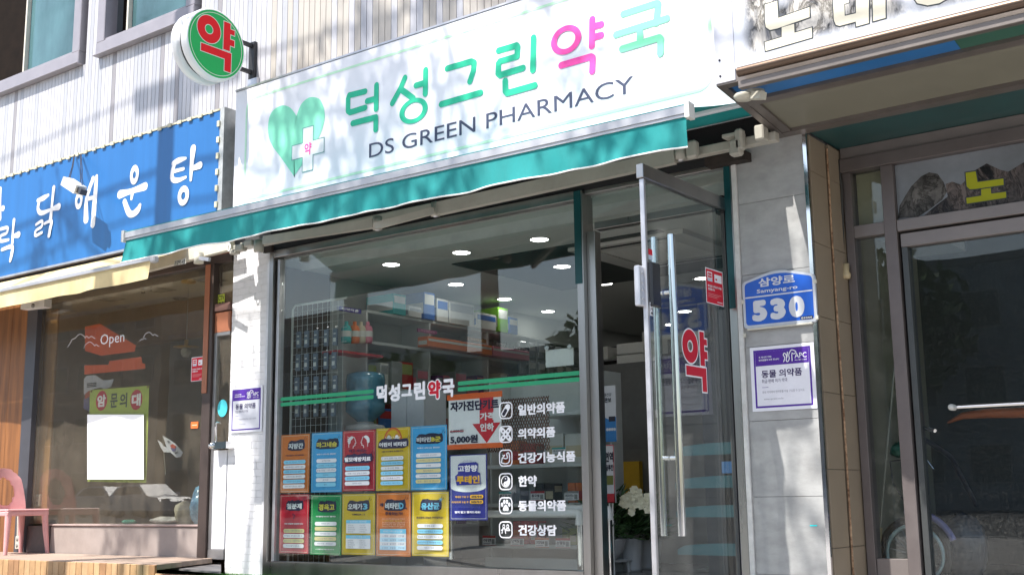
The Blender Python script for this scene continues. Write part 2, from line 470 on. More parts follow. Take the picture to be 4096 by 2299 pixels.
# planks
rng = random.Random(3)
planks = {}
def plank(w, h, m):
    k = (round(w, 4), round(h, 3), m.name)
    if k not in planks:
        b = MB(); e = .0030
        b.box((-w/2 + .0008, -.006, 0), (w/2 - .0008 - e, .03, h), m, .0012)
        planks[k] = b.build('plank', up); planks[k]['_used'] = 0
        return planks[k], True
    return planks[k], False
x = -11.9
while x < -2.2:
    w = .058 if x < -7.5 else .066
    xm = x + w / 2
    z0 = 3.80; z1 = 7.6
    if wins[0][0] - .2 < xm < wins[0][1] + .15 or wins[1][0] - .15 < xm < wins[1][1] + .15: z1 = 4.915
    if xm < -7.36 :
        m = CLAD[rng.choices([0, 1, 3], [.8, .18, .04])[0]]
    else: m = CLAD[rng.choices([2, 0, 1], [.6, .3, .1])[0]]
    if -9.25 < xm < -9.05: m = CLAD[1]
    o, first = plank(w, z1 - z0, m)
    loc = Vector((xm, .02, z0 + (z1 - z0) / 2)) - wloc(up)
    if first: o.location = loc
    else: inst(o, up, loc)
    x += w
for (a, b) in wins:
    f = MB(); z0 = 4.93; z1 = 7.0
    fw = .125
    f.box((a - fw, -.05, z0), (b + fw, .10, z0 + fw), WF, .006)
    f.box((a - fw, -.045, z0 + fw + .001), (a, .10, z1), WF, .006)
    f.box((b, -.045, z0 + fw + .001), (b + fw, .10, z1), WF, .006)
    f.box((a, -.03, z0 + fw + .001), (b, .05, z0 + fw + .03), WF, .004)
    f.box((a - fw - .01, -.075, z0 - .012), (b + fw + .01, .02, z0 - .001), WF, .003)
    wf = f.build('window_frame', up)
    xs = P(104, 120, 0).x if a < -10 else P(512, 60, 0).x
    MB().box((xs, .045, z0 + fw + .031), (b - .01, .055, z1), WB).build('pane', wf)
    MB().box((xs - .022, .0, z0 + fw + .031), (xs + .004, .05, z1), mat('cream_sash', (.62, .58, .50), .5)).build('sash_bar', wf)
    MB().box((a, .16, z0 + fw), (xs - .02, .20, z1), mat('painted_window_dark', (.012, .008, .006), .9, 0, .3, 8, spec=.1)).build('dark_opening', wf)  # near-black board, the dark interior painted into its colour
# head panel behind signs / shopfront black band
bx('header_band', (-7.24, .0, 2.612), (-2.6, .05, 3.4), DARK, up)
bx('header_band', (-13.5, .06, 2.61), (-7.24, .30, 2.70), mat('dark_brown_soffit', (.05, .035, .03), .7), up)

# ---------------- pillar of white painted bricks
PB = mat('white_painted_brick', (.74, .73, .74), .6, 0, .05, 14, .25, 90, dirt=.05)
pl = thing('brick_pillar', (-7.48, .1, 0), 'narrow pillar of white painted bricks left of the pharmacy window', 'pillar')
bx('core', (-7.69, .0, 0), (-7.262, .35, 2.66), mat('white_mortar', (.66, .655, .66), .8, 0, .05, 14), pl)
bw, bh = .142, .0555
proto = None
r = 0; z = .02
while z < 2.64:
    off = 0 if r % 2 == 0 else -bw / 2
    xx = -7.69 + off
    while xx < -7.262 - .01:
        a = max(xx, -7.69); b_ = min(xx + bw, -7.262)
        if b_ - a > .02:
            full = abs((b_ - a) - bw) < 1e-4
            loc = Vector(((a + b_) / 2, -.0005 - rng.random() * .0015, z + bh / 2)) - wloc(pl)
            if proto is None:
                proto = MB().box((-bw/2 + .0008, -.004, -bh/2 + .0008), (bw/2 - .0008, .004, bh/2 - .0008), PB, .0012).build('brick', pl)
                proto.location = loc; 
                if not full: proto.scale = ((b_ - a) / bw, 1, 1)
            else:
                inst(proto, pl, loc, scale=((b_ - a) / bw, 1, 1))
        xx += bw
    z += bh; r += 1
# metal corner strip
bx('corner_strip', (-7.2585, -.014, .03), (-7.226, .03, 2.64), mat('white_aluminium_strip', (.70, .70, .72), .35, .3), pl, .003)

# ---------------- pillar of grey tiles
TL_ = mat('grey_stone_tile', (.35, .35, .345), .45, 0, .16, 5.5, .2, 60, spec=.5, stretch=(1, 1, 1.8), dirt=.22)
tp = thing('tiled_pillar', (-2.80, .2, 0), 'pillar of large grey stone tiles carrying the blue address plate', 'pillar')
bx('core', (-3.02, .005, 0), (-2.59, .45, 2.9), mat('grout', (.12, .12, .12), .9), tp)
zz = [-.01, .152, .587, 1.022, 1.457, 1.892, 2.328, 2.70]
for i in range(len(zz) - 1):
    MB().box((-3.03, -.010 - (i % 2) * .0006, zz[i] + .0012), (-2.600, .004, zz[i+1] - .0012), TL_, .0008).build('tile', tp)
bx('edge_trim', (-2.598, -.022, 0), (-2.576, .0, 2.70), CHROME, tp)
bx('edge_trim', (-3.062, -.026, 0.05), (-3.032, .03, 2.68), mat('silicone_white', (.60, .59, .57), .5, 0, .1, 20, dirt=.5), tp)
# tan tiled reveal running back to the right-hand shop
TAN = mat('tan_wall_tile', (.26, .205, .145), .38, 0, .07, 4, .1, 50, dirt=.1)
for i, z0 in enumerate([-.01, .30, .735, 1.17, 1.605, 2.04, 2.47]):
    z1 = [.30, .735, 1.17, 1.605, 2.04, 2.47, 2.69][i]
    MB().box((-2.586, .02, z0 + .0015), (-2.574, .262, z1 - .0015), TAN, .001).build('tan_tile', tp)
    MB().box((-2.586, .285, z0 + .0015), (-2.562, .50, z1 - .0015), TAN, .001).build('tan_tile', tp)
RUST = mat('rusty_edge', (.22, .09, .035), .85, 0, .5, 40, .6, 200, col2=(.50, .33, .2))
MB().tube([(-2.565, .270, 0), (-2.563, .274, 1.0), (-2.566, .268, 2.0), (-2.565, .272, 2.66)], .007, RUST, 6).build('rusty_conduit', tp)
bx('skirting', (-2.57, .30, 0), (-2.50, .50, .06), TAN, tp)

# ---------------- interior of the pharmacy
FLR = mat('grey_floor_tile', (.20, .20, .20), .25, 0, .1, 4)
tag(bx('pharmacy_floor', (-7.3, .06, .02), (-2.6, 7, .05), FLR), kind='structure')
CEI = mat('white_ceiling_paint', (.48, .49, .46), .8, 0, .02, 2)
tag(bx('pharmacy_ceiling', (-7.3, .30, 2.5), (-2.6, 7, 2.6), CEI), kind='structure')
tag(bx('ceiling_front_band', (-7.2, .08, 2.575), (-2.6, .298, 2.62), CEI), kind='structure')
tag(bx('ceiling_step', (-7.2, .285, 2.49), (-2.6, .299, 2.574), mat('ceiling_line', (.50, .50, .49), .8)), kind='structure')
WAL = mat('interior_wall_paint', (.38, .39, .37), .8, 0, .02, 2)
tag(bx('pharmacy_left_wall', (-7.32, .06, .05), (-7.2, 7, 2.6), WAL), kind='structure')
tag(bx('pharmacy_back_wall', (-7.3, 7, .05), (-2.6, 7.1, 2.6), WAL), kind='structure')
tag(bx('pharmacy_right_wall', (-3.09, .452, .05), (-3.04, 7, 2.6), WAL), kind='structure')
tag(bx('dark_brown_wall_panel', (-7.198, .09, .05), (-7.17, .62, 2.5), mat('brown_wood_panel', (.06, .028, .014), .5, 0, .3, 6, stretch=(1, 1, .15))), kind='structure')
DARKC = mat('painted_recess_dark', (.022, .032, .030), .5)
# ceiling recess as a flat panel, its darkness without reflections painted in
tag(bx('dark_recess_panel', (-6.05, .90, 2.490), (-5.0 + .9, 2.50, 2.4985), DARKC), kind='structure')

# ---------------- interior of the restaurant
RC = mat('restaurant_ceiling_paint', (.62, .61, .52), .8, 0, .03, 2)
tag(bx('restaurant_ceiling', (-14, .12, 2.78), (-7.72, 5, 2.86), RC), kind='structure')
tag(bx('restaurant_floor', (-14, .3, .02), (-7.72, 5, .12), mat('brown_floor', (.20, .14, .10), .5)), kind='structure')
BRN = mat('brown_plaster_wall', (.40, .27, .16), .7, 0, .15, 2, stretch=(1, 1, 4))
tag(bx('restaurant_back_wall', (-14, 3.2, .12), (-7.72, 3.3, 2.78), BRN), kind='structure')
tag(bx('restaurant_side_wall', (-12.1, .3, .12), (-12.0, 3.2, 2.78), mat('grey_brown_wall', (.42, .34, .25), .7, 0, .1, 3)), kind='structure')
tag(bx('restaurant_party_wall', (-7.80, .32, .12), (-7.73, 3.2, 2.78), BRN), kind='structure')
tag(bx('restaurant_ceiling_beam', (-12.0, 1.6, 2.35), (-7.8, 1.72, 2.78), mat('beam_brown', (.30, .17, .08), .6)), kind='structure')
# interior of the right-hand shop
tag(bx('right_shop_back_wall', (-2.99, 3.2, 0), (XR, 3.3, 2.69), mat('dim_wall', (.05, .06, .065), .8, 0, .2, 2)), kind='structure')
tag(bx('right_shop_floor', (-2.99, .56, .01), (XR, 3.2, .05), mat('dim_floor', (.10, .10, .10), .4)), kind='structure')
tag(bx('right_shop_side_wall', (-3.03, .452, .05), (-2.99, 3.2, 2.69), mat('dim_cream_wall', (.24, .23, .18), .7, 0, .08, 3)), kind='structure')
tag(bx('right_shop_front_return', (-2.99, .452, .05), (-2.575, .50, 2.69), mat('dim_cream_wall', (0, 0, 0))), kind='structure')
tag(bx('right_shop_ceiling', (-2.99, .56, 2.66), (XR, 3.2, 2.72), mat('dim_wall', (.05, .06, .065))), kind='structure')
tag(bx('teal_porch_ceiling', (-2.57, .03, 2.702), (XR, .50, 2.75), mat('dark_teal_paint', (.018, .062, .062), .45, 0, .15, 5)), kind='structure')
# roof slabs to keep daylight out of the shops
tag(bx('floor_slab', (-14, .32, 2.90), (XR, 7.2, 3.05), CONC), kind='structure')
tag(bx('shop_rear_wall', (-14, 7.12, 0), (XR, 7.3, 2.9), CONC), kind='structure')

# ================================================================ pharmacy shopfront
pf = thing('pharmacy_shopfront', (-5.2, 0, .03), 'steel framed glass shopfront of the pharmacy under the white sign', 'shopfront')
def st(name, a, b, m=STEEL, bev=.002, p=None): return bx(name, a, b, m, p or pf, bev)
st('door_jamb', (-3.118, -.02, .03), (-3.066, .09, 2.61))
st('frame_post', (-7.213, -.03, .03), (-7.166, .06, 2.612))
st('frame_post', (-7.148, .0, .139), (-7.118, .06, 2.54), ALU)
st('frame_head', (-7.164, -.03, 2.552), (-4.204, .06, 2.612))
st('sill', (-7.164, -.035, .03), (-4.204, .07, .138))
st('mullion', (-4.203, -.03, .03), (-4.150, .10, 2.61))
st('teal_post_and_reflection', (-4.215, -.033, 1.98), (-4.16, -.0302, 2.61), mat('teal_steel_and_reflection', (.006, .06, .066), .35, .2), 0)
st('teal_post_and_reflection', (-3.116, -.023, 1.7), (-3.075, -.0203, 2.61), mat('teal_steel_and_reflection', (.006, .06, .066), .35, .2), 0)  # on the door jamb this strip paints a teal reflection
st('door_post', (-4.149, .012, .03), (-4.085, .085, 2.33), STEEL)
st('transom_bar', (-4.084, .01, 2.335), (-3.119, .08, 2.385), STEEL)
st('frame_head', (-4.149, .0, 2.585), (-3.119, .06, 2.612))
pw = bx('window_pane', (-7.117, .026, .139), (-4.204, .034, 2.551), GLASS_R, pf)
tg = bx('transom_pane', (-4.148, .03, 2.386), (-3.119, .038, 2.584), GLASS_R, pf)
bx('hinge_block', (-3.17, -.04, 2.29), (-3.119, .07, 2.40), DARK, pf)
# door, standing open at a right angle to the front
DX = -3.137
door = bx('glass_door', (DX - .006, -.955, .10), (DX + .006, -.02, 2.306), GLASS_R, pf)
MB().box((DX - .022, -1.0, 2.307), (DX + .022, .0, 2.386), STEEL, .003).build('top_rail', door)
MB().box((DX - .022, -1.0, .06), (DX + .022, .0, .10), STEEL, .003).build('bottom_rail', door)
MB().box((DX - .014, -.985, .10), (DX + .014, -.960, 2.306), ALU, .003).build('door_edge', door)
MB().box((DX - .012, -.022, .10), (DX + .012, -.004, 2.306), mat('rubber_seal', (.05, .05, .05), .6)).build('rear_seal', door)
for sx in (1, -1):
    h = MB()
    h.tube([(DX + sx * .055, -.775, .39), (DX + sx * .055, -.775, 2.02)], .022 if sx > 0 else .017, CHROME, 14)
    for zz_ in (.80, 1.70): h.tube([(DX + sx * .006, -.775, zz_), (DX + sx * .04, -.775, zz_)], .013, CHROME, 10)
    h.build('handle', door)
lk = MB(); lk.box((DX + .008, -.965, 1.60), (DX + .036, -.87, 1.845), mat('black_lock_plastic', (.015, .016, .02), .3), .008)
lkb = lk.build('lock_box', door)
l2 = MB(); l2.box((DX - .04, -1.03, 1.60), (DX - .006, -.966, 1.82), mat('silver_lock_plastic', (.55, .56, .60), .35, .5), .006)
for zz_ in (1.64, 1.69, 1.73, 1.78): l2.lathe((DX - .005, -1.0, zz_), [(0, .002), (.007, .002), (.007, 0)], CHROME, 8, 'x')
l2.build('lock_plate', door)

# ---- prints on the window
YG = .0245
def flatmb(Y): return MB().frame((0, Y, 0))
def xz(p): return (p.x, p.z)
def PR(a, b, Y):                                  # upper left and lower right pixel -> x0, z0, x1, z1 on the plane Y
    p = P(a[0], a[1], Y); q = P(b[0], b[1], Y)
    return p.x, q.z, q.x, p.z
z5 = zm(1000, 900, 1.807); z8 = zm(1750, 1550, 2.225)
GRN = flat('green_vinyl', (.035, .33, .16))
REDV = flat('red_vinyl', (.55, .015, .035)); WV = flat('white_decal', (.84, .84, .87))
for (a, b) in ((z5(220, 1257), z5(893, 1201)), (z5(220, 1297), z5(893, 1240)), (z5(1502, 1146), z5(2383, 1066)), (z5(1502, 1190), z5(2383, 1110))):
    mb = flatmb(YG); p = P(*a, YG); q = P(*b, YG); zc = (p.z + q.z) / 2
    mb.rrect(p.x, zc - .0145, q.x, zc + .0145, .010, GRN); mb.build('green_stripe', pf)
zt = P(*z5(915, 1158), YG).z; zb = P(*z5(1475, 1240), YG).z
# lettering of the shop name drawn as rounded strokes (x in photograph crop, height 0..1)
NAME = [('덕', 915, 990), ('성', 1000, 1085), ('그', 1095, 1172), ('린', 1185, 1268), ('국', 1390, 1478)]
for ch, a, b in NAME:
    mb = flatmb(YG)
    xa = P(*z5(a, 1210), YG).x; xb = P(*z5(b, 1200), YG).x
    zb_ = zb + (.25 if ch == '그' else 0) * (zt - zb)
    mb.text(ch, xa, zb_, xb, zt - (.08 * (zt - zb) if ch == '그' else 0), WV, .050)
    mb.build('shop_name_letter', pf)
mb = flatmb(YG); xa = P(*z5(1283, 1200), YG).x; xb = P(*z5(1382, 1200), YG).x
mb.text('약', xa - .004, zb - .012, xb + .004, zt + .008, WV, .11); mb.up(); mb.text('약', xa + .006, zb - .002, xb - .006, zt - .002, REDV, .055)
mb.build('shop_name_letter', pf)
rows = [('일반의약품', (715, 150), (1137, 222), 125, 278), ('의약외품', (715, 362), (1050, 438), 335, 490), ('건강기능식품', (715, 580), (1230, 655), 545, 702),
        ('한약', (718, 783), (885, 878), 753, 912), ('동물의약품', (718, 1002), (1147, 1096), 966, 1126), ('건강상담', (718, 1217), (1062, 1318), 1180, 1341)]
for i, (t, a, b, ya, yb) in enumerate(rows):
    mb = flatmb(YG); x0, z0, x1, z1 = PR(z8(*a), z8(*b), YG)
    mb.text(t, x0, z0, x1, z1, WV, .042); mb.build('service_lettering', pf)
    mb = flatmb(YG)
    x0, z0, x1, z1 = PR(z8(547, ya + 6), z8(668, yb - 4), YG); w = x1 - x0; h = z1 - z0
    pts = rr_pts(x0, z0, x1, z1, .032, 6); mb.outline(pts, .0085, WV)
    cx = (x0 + x1) / 2; cz = (z0 + z1) / 2; mb.lay = 0
    g = lambda u, v: (cx + u * w, cz + v * h)
    if i == 0:
        cap = lambda k: [g(-.14 + k, -.20), g(.16 + k, .20)]
        mb.stroke([g(-.15, -.2), g(.15, .2)], .042, WV); mb.up(.0008)
        mb.stroke([g(-.15, -.2), g(.0, .0)], .026, INK)
    elif i == 1:
        mb.stroke([g(-.26, -.26), g(.26, .26)], .034, WV); mb.stroke([g(-.26, .26), g(.26, -.26)], .034, WV); mb.up(.0008)
        for u, v in ((-.19, -.19), (.19, .19), (-.19, .19), (.19, -.19), (0, 0)): mb.disc(g(u, v), .007, INK, 8)
    elif i == 2:
        c_ = crv([g(-.30, -.22), g(-.22, .02), g(0, -.04), g(.16, .02), g(.10, .22), g(.24, .30), g(.32, .05), g(.27, -.25), g(.05, -.33), g(-.2, -.30), g(-.30, -.22)], 4)
        mb.stroke(c_, .0075, WV); mb.stroke([g(-.14, .16), g(-.08, .10), g(-.02, .16)], .010, WV)
    elif i == 3:
        mb.ring(g(0, 0), w * .30, w * .34, WV, 28, h / w)
        half = [g(.31 * math.cos(rad(t)), .31 * math.sin(rad(t)) * 1.0) for t in range(-90, 91, 12)]
        mid = [g(.155 * math.cos(rad(t)), .155 + .155 * math.sin(rad(t))) for t in range(90, 271, 20)]
        mid2 = [g(-.155 * math.cos(rad(t - 180)), -.155 + .155 * math.sin(rad(t))) for t in range(90, -91, -20)]
        mb.up(.0003); mb.poly([g(.31 * math.cos(rad(t)), .31 * math.sin(rad(t))) for t in range(-90, 91, 12)], WV)
        mb.up(.0003); mb.disc(g(0, .155), .155 * w, INK, 18, .155 * h); mb.up(.0003); mb.disc(g(0, -.155), .155 * w, WV, 18, .155 * h)
        mb.up(.0003); mb.disc(g(0, .17), .035 * w, WV, 10); mb.disc(g(0, -.17), .035 * w, INK, 10)
    elif i == 4:
        mb.poly([xz_ for xz_ in [tuple(q) for q in crv([g(0, .06), g(.16, -.08), g(.22, -.24), g(.10, -.32), g(0, -.28), g(-.10, -.32), g(-.22, -.24), g(-.16, -.08)], 4, True)]], WV)
        for u, v in ((-.27, .06), (-.10, .22), (.10, .22), (.27, .06)): mb.disc(g(u, v), .010, WV, 12, .015)
    else:
        for u in (-.14, .16):
            mb.ring(g(u, .20), .006, .011, WV, 14, 1.3)
            mb.stroke([g(u - .14, -.22 if u < 0 else -.02), g(u - .08, .06), g(u + .08, .06), g(u + .14, -.22 if u < 0 else -.02)], .0075, WV)
        mb.stroke([g(-.32, -.02), g(-.2, -.02)], .0075, WV); mb.stroke([g(.05, -.04), g(.33, -.04)], .0075, WV)
    mb.build('service_icon', pf)
# red sticker and big red letter on the open door (its face looks along +X)
def xmb(X): return MB().frame((X, 0, 0), (0, 1, 0), (0, 0, 1), (1, 0, 0))
z23 = zm(2300, 700, 1.808); z22 = zm(2200, 1500, 1.81)
def PXR(a, b, X):
    p = PX(a[0], a[1], X); q = PX(b[0], b[1], X); return p.y, q.z, q.y, p.z
XS = DX + .0075
YAK_RING = ((681, 341), (545, 815), (170, 514), (640, 722), (262, 421))
YAK_A = [(855, 250), (931, 275), (931, 345), (978, 362), (978, 421), (931, 405), (931, 462), (978, 480), (978, 552), (931, 535), (931, 603), (855, 578)]
YAK_G = [(588, 497), (938, 622), (934, 848), (856, 822), (856, 683), (588, 580)]
zs = zm(600, 0, 2.892)
RSX = -7.40
def yak_world():
    c = PX(*zs(*YAK_RING[0]), RSX); le = PX(*zs(545, 300), RSX).y; ri = PX(*zs(815, 390), RSX).y
    to = PX(*zs(650, 172), RSX).z; bo = PX(*zs(712, 512), RSX).z
    A = [(PX(*zs(*p), RSX).y, PX(*zs(*p), RSX).z) for p in YAK_A]; G = [(PX(*zs(*p), RSX).y, PX(*zs(*p), RSX).z) for p in YAK_G]
    def sq(pts):                                  # true the verticals and horizontals
        out = [list(p) for p in pts]
        for ax in (0, 1):
            for i in range(len(out)):
                for j in range(i):
                    if abs(out[i][ax] - out[j][ax]) < .012: out[i][ax] = out[j][ax]
        return [tuple(p) for p in out]
    return ((le + ri) / 2, (to + bo) / 2, (ri - le) / 2, (to - bo) / 2), sq(A), sq(G)
YR, YA, YGl = yak_world()
def yak(mb, red, white, rim, fit=None, hole=.36, back=None):
    (cy, cz, ry, rz) = YR
    xs = [p[0] for p in YA + YGl] + [cy - ry]; zs_ = [p[1] for p in YA + YGl] + [cz + rz]
    b = (min(xs), min(zs_), max(xs), max(zs_))
    if fit is None: fit = b
    fx = lambda p: (fit[0] + (p[0] - b[0]) / (b[2] - b[0]) * (fit[2] - fit[0]), fit[1] + (p[1] - b[1]) / (b[3] - b[1]) * (fit[3] - fit[1]))
    kx = (fit[2] - fit[0]) / (b[2] - b[0]); kz = (fit[3] - fit[1]) / (b[3] - b[1])
    c = fx((cy, cz)); R = ry * kx; k = rz * kz / R
    A = [fx(p) for p in YA]; G = [fx(p) for p in YGl]
    mb.ring(c, R * hole - rim, R + rim, white, 36, k); mb.up(.0003); mb.poly(offset_poly(A, rim), white); mb.up(.0003); mb.poly(offset_poly(G, rim), white); mb.up(.0006)
    mb.ring(c, R * hole, R, red, 36, k); mb.up(.0003); mb.poly(A, red); mb.up(.0003); mb.poly(G, red)
p0 = PX(2722, 1300, XS); p1 = PX(2838, 1576, XS)
mb = xmb(XS); yak(mb, REDV, WV, .008, (p0.y + .012, p1.z + .01, p1.y - .008, p0.z - .012)); mb.build('red_letter_decal', door)
def security_sticker(mb, x0, z0, x1, z1):
    w = x1 - x0; h = z1 - z0
    mb.rect(x0, z0, x1, z1, WV); mb.up(); mb.rect(x0 + .03 * w, z0 + .02 * h, x1 - .03 * w, z1 - .03 * h, flat('red_print', (.62, .02, .04))); mb.up()
    mb.outline([(x0 + .10*w, z1 - .30*h), (x0 + .38*w, z1 - .30*h), (x0 + .38*w, z1 - .10*h), (x0 + .10*w, z1 - .10*h)], .03 * w, WV)
    mb.text('에스원', x0 + .14*w, z1 - .23*h, x0 + .34*w, z1 - .17*h, WV, .03)
    mb.rect(x0 + .10*w, z1 - .37*h, x0 + .38*w, z1 - .31*h, flat('pale_blue_print', (.55, .62, .72))); mb.rect(x0 + .50*w, z1 - .36*h, x0 + .92*w, z1 - .13*h, WV); mb.up()
    mb.rect(x0 + .55*w, z1 - .30*h, x0 + .65*w, z1 - .25*h, flat('red_print', (.62, .02, .04)))
    mb.text('에스원은 고객님의 시작을', x0 + .1*w, z0 + .46*h, x0 + .88*w, z0 + .53*h, WV, .03)
    mb.text('응원합니다!', x0 + .1*w, z0 + .37*h, x0 + .48*w, z0 + .44*h, WV, .03)
    for q in range(3): mb.rect(x0 + .1*w, z0 + (.27 - q*.045)*h, x0 + (.85 - q*.12)*w, z0 + (.283 - q*.045)*h, flat('pale_red_print', (.75, .35, .35)))
    mb.rect(x0 + .6*w, z0 + .07*h, x0 + .9*w, z0 + .09*h, WV)
x0, z0, x1, z1 = PXR(z23(940, 652), z23(1078, 965), XS)
mb = xmb(XS); security_sticker(mb, x0, z0 + .01, x1, z1 - .01); mb.build('red_sticker', door)
x0, z0, x1, z1 = PXR(z23(540, 918), z23(566, 1020), XS + .015)
mb = xmb(DX + .022); mb.rrect(x0, z0, x1, z1, .004, WV); mb.up()
for q, ch in enumerate('당기세요'): mb.text(ch, x0 + .004, z1 - .024 - q*.022, x1 - .004, z1 - .006 - q*.022, INK, .03)
mb.build('pull_label', door)
x0, z0, x1, z1 = PXR(z23(528, 532), z23(560, 618), XS)
mb = xmb(XS + .001); mb.rect(x0, z0, x1, z1, flat('pale_blue_print', (.55, .62, .72))); mb.up(); mb.rect(x0, z0 + .45*(z1 - z0), x1, z1, flat('red_print', (.62, .02, .04))); mb.build('small_sticker', door)
# ================================================================ signs on the front
z1_ = zm(0, 0, 1.2575); z3 = zm(900, 0, 1.288); z4 = zm(2700, 0, 1.7013)
# ---- white pharmacy sign
YW = -.25
SGF = mat('white_sign_film', (.86, .85, .90), .32, 0, .015, 2, spec=.5)
ws = thing('pharmacy_sign', (-5, -.1, 2.9), 'long white sign box with a mint heart and rounded Korean letters above the awning', 'sign')
bx('sign_box', (-7.43, YW + .002, 2.86), (-2.62, -.012, 3.965), SGF, ws, .004)
bx('top_trim', (-7.432, YW - .003, 3.967), (-2.62, -.02, 3.982), ALU, ws)
bx('side_bracket', (-7.47, -.16, 2.9), (-7.434, .0, 3.9), ALU, ws)
MINT = flat('mint_print', (.035, .50, .30)); MINTL = flat('pale_mint_print', (.28, .80, .56)); LINE = flat('pale_green_line', (.56, .84, .62)); PINK = flat('pink_print', (.95, .10, .42)); SLATE = flat('slate_print', (.075, .085, .14))
mb = flatmb(YW)
xa = P(*z3(103, 720), YW).x; xb = P(*z3(2512, 300), YW).x; za = P(*z3(700, 893), YW).z; zb = P(*z3(880, 268), YW).z
pts = rr_pts(xa, za, xb, zb, .11, 7); mb.outline(pts, .020, LINE); mb.build('border_line', ws)
ST = [  # centre lines measured in the photograph
 ('M', [[(722, 472), (640, 492), (634, 510), (634, 572), (645, 580), (722, 556)], [(781, 440), (779, 562)], [(733, 522), (779, 509)], [(659, 636), (778, 605), (777, 668)]]),
 ('M', [[(927, 402), (905, 455), (862, 533)], [(908, 462), (970, 508)][:], [(1034, 362), (1032, 484)], [(985, 441), (1032, 428)]]),
 ('M', [[(1145, 354), (1268, 318), (1284, 325), (1280, 365), (1262, 420)], [(1115, 538), (1317, 479)]]),
 ('M', [[(1410, 262), (1500, 236), (1508, 243), (1505, 292), (1416, 318), (1409, 328), (1408, 378), (1418, 388), (1535, 352)], [(1590, 196), (1587, 362)], [(1444, 418), (1446, 470), (1456, 481), (1597, 441)]]),
 ('P', [[(1892, 101), (1890, 238)], [(1892, 141), (1938, 128)], [(1892, 196), (1938, 183)], [(1733, 338), (1885, 294), (1895, 300), (1892, 368)]]),
 ('L', [[(2052, 74), (2225, 18), (2232, 24), (2222, 120)], [(2015, 180), (2277, 97)], [(2137, 150), (2139, 216)], [(2047, 254), (2236, 196), (2245, 205), (2243, 276)]])]
MINTP = flat('mint_print_glare', (.24, .74, .47))  # paler mint, sun glare on the last letter put into the colour
cols = {'M': MINT, 'P': PINK, 'L': MINTP}
for i, (c, ss) in enumerate(ST):
    mb = flatmb(YW); mb.lay = .0005
    for s_ in ss: mb.stroke([xz(P(*z3(*q), YW)) for q in s_], .0475, cols[c])
    if i == 1:
        a = P(*z3(912, 590), YW); b = P(*z3(1032, 556), YW); t = P(*z3(972, 519), YW).z; u = P(*z3(972, 625), YW).z
        mb.up(); mb.ring(((a.x + b.x)/2, (t + u)/2), (b.x - a.x)/2 - .0237, (b.x - a.x)/2 + .0237, MINT, 40, (t - u)/(b.x - a.x) * 1.0)
    if i == 4:
        a = P(*z3(1695, 228), YW); b = P(*z3(1821, 190), YW); t = P(*z3(1757, 148), YW).z; u = P(*z3(1757, 267), YW).z
        mb.up(); mb.ring(((a.x + b.x)/2, (t + u)/2), (b.x - a.x)/2 - .0237, (b.x - a.x)/2 + .0237, PINK, 40, (t - u)/(b.x - a.x))
    mb.build('korean_letter', ws)
mb = flatmb(YW); mb.lay = .0005
a = P(*z3(742, 815), YW); b = P(*z3(2103, 388), YW); bot = (a.z + P(*z3(2066, 487), YW).z) / 2; top = (P(*z3(746, 742), YW).z + b.z) / 2
full = glyphs('DS GREEN PHARMACY', 0, 4)[2]
for word, pre in (('DS', ''), ('GREEN', 'DS '), ('PHARMACY', 'DS GREEN ')):
    u1 = glyphs(pre + word, 0, 4)[2][2]; u0 = u1 - (glyphs(word, 0, 4)[2][2] - glyphs(word, 0, 4)[2][0]); kx = (b.x - a.x) / (full[2] - full[0])
    mb = flatmb(YW); mb.lay = .0005; mb.text(word, a.x + (u0 - full[0]) * kx, bot, a.x + (u1 - full[0]) * kx, top, SLATE, .0, res=4); mb.build('english_word', ws)
hp = [(355, 908), (290, 815), (235, 735), (222, 650), (240, 580), (290, 545), (335, 555), (368, 598), (395, 535), (440, 502), (490, 515), (513, 580), (505, 650), (470, 735), (410, 830)]
hp3 = [xz(P(*z3(*q), YW)) for q in hp]
c_ = [tuple(q) for q in crv([hp3[0], hp3[0]] + hp3[1:7] + [hp3[7], hp3[7]] + hp3[8:] + [hp3[0]], 5)]
cl = []
for q in c_:
    if not cl or (Vector(q) - Vector(cl[-1])).length > .004: cl.append(q)
if (Vector(cl[0]) - Vector(cl[-1])).length < .004: cl.pop()
hc = xz(P(*z3(355, 690), YW)); mb = flatmb(YW); mb.lay = .0005
mb.add([mb.T(hc)] + [mb.T(q) for q in cl], [(0, 1 + i, 1 + (i + 1) % len(cl)) for i in range(len(cl))], MINTL); mb.build('heart', ws)
cc = P(*z3(427, 768), YW); aw = (P(*z3(512, 742), YW).x - P(*z3(343, 795), YW).x) / 2; ah = (P(*z3(428, 655), YW).z - P(*z3(428, 885), YW).z) / 2; t_ = .062
def plus(cx, cz, w, h, t): return [(cx-t, cz-h), (cx+t, cz-h), (cx+t, cz-t), (cx+w, cz-t), (cx+w, cz+t), (cx+t, cz+t), (cx+t, cz+h), (cx-t, cz+h), (cx-t, cz+t), (cx-w, cz+t), (cx-w, cz-t), (cx-t, cz-t)]
mb = flatmb(YW); mb.lay = .0012; mb.poly(plus(cc.x, cc.z, aw, ah, t_), WHITE); mb.up()
mb.outline(plus(cc.x, cc.z, aw, ah, t_), .0065, flat('sea_green_outline', (.12, .36, .33))); mb.up()
mb.text('약', cc.x - .038, cc.z - .05, cc.x + .042, cc.z + .052, PINK, .03); mb.build('cross', ws)

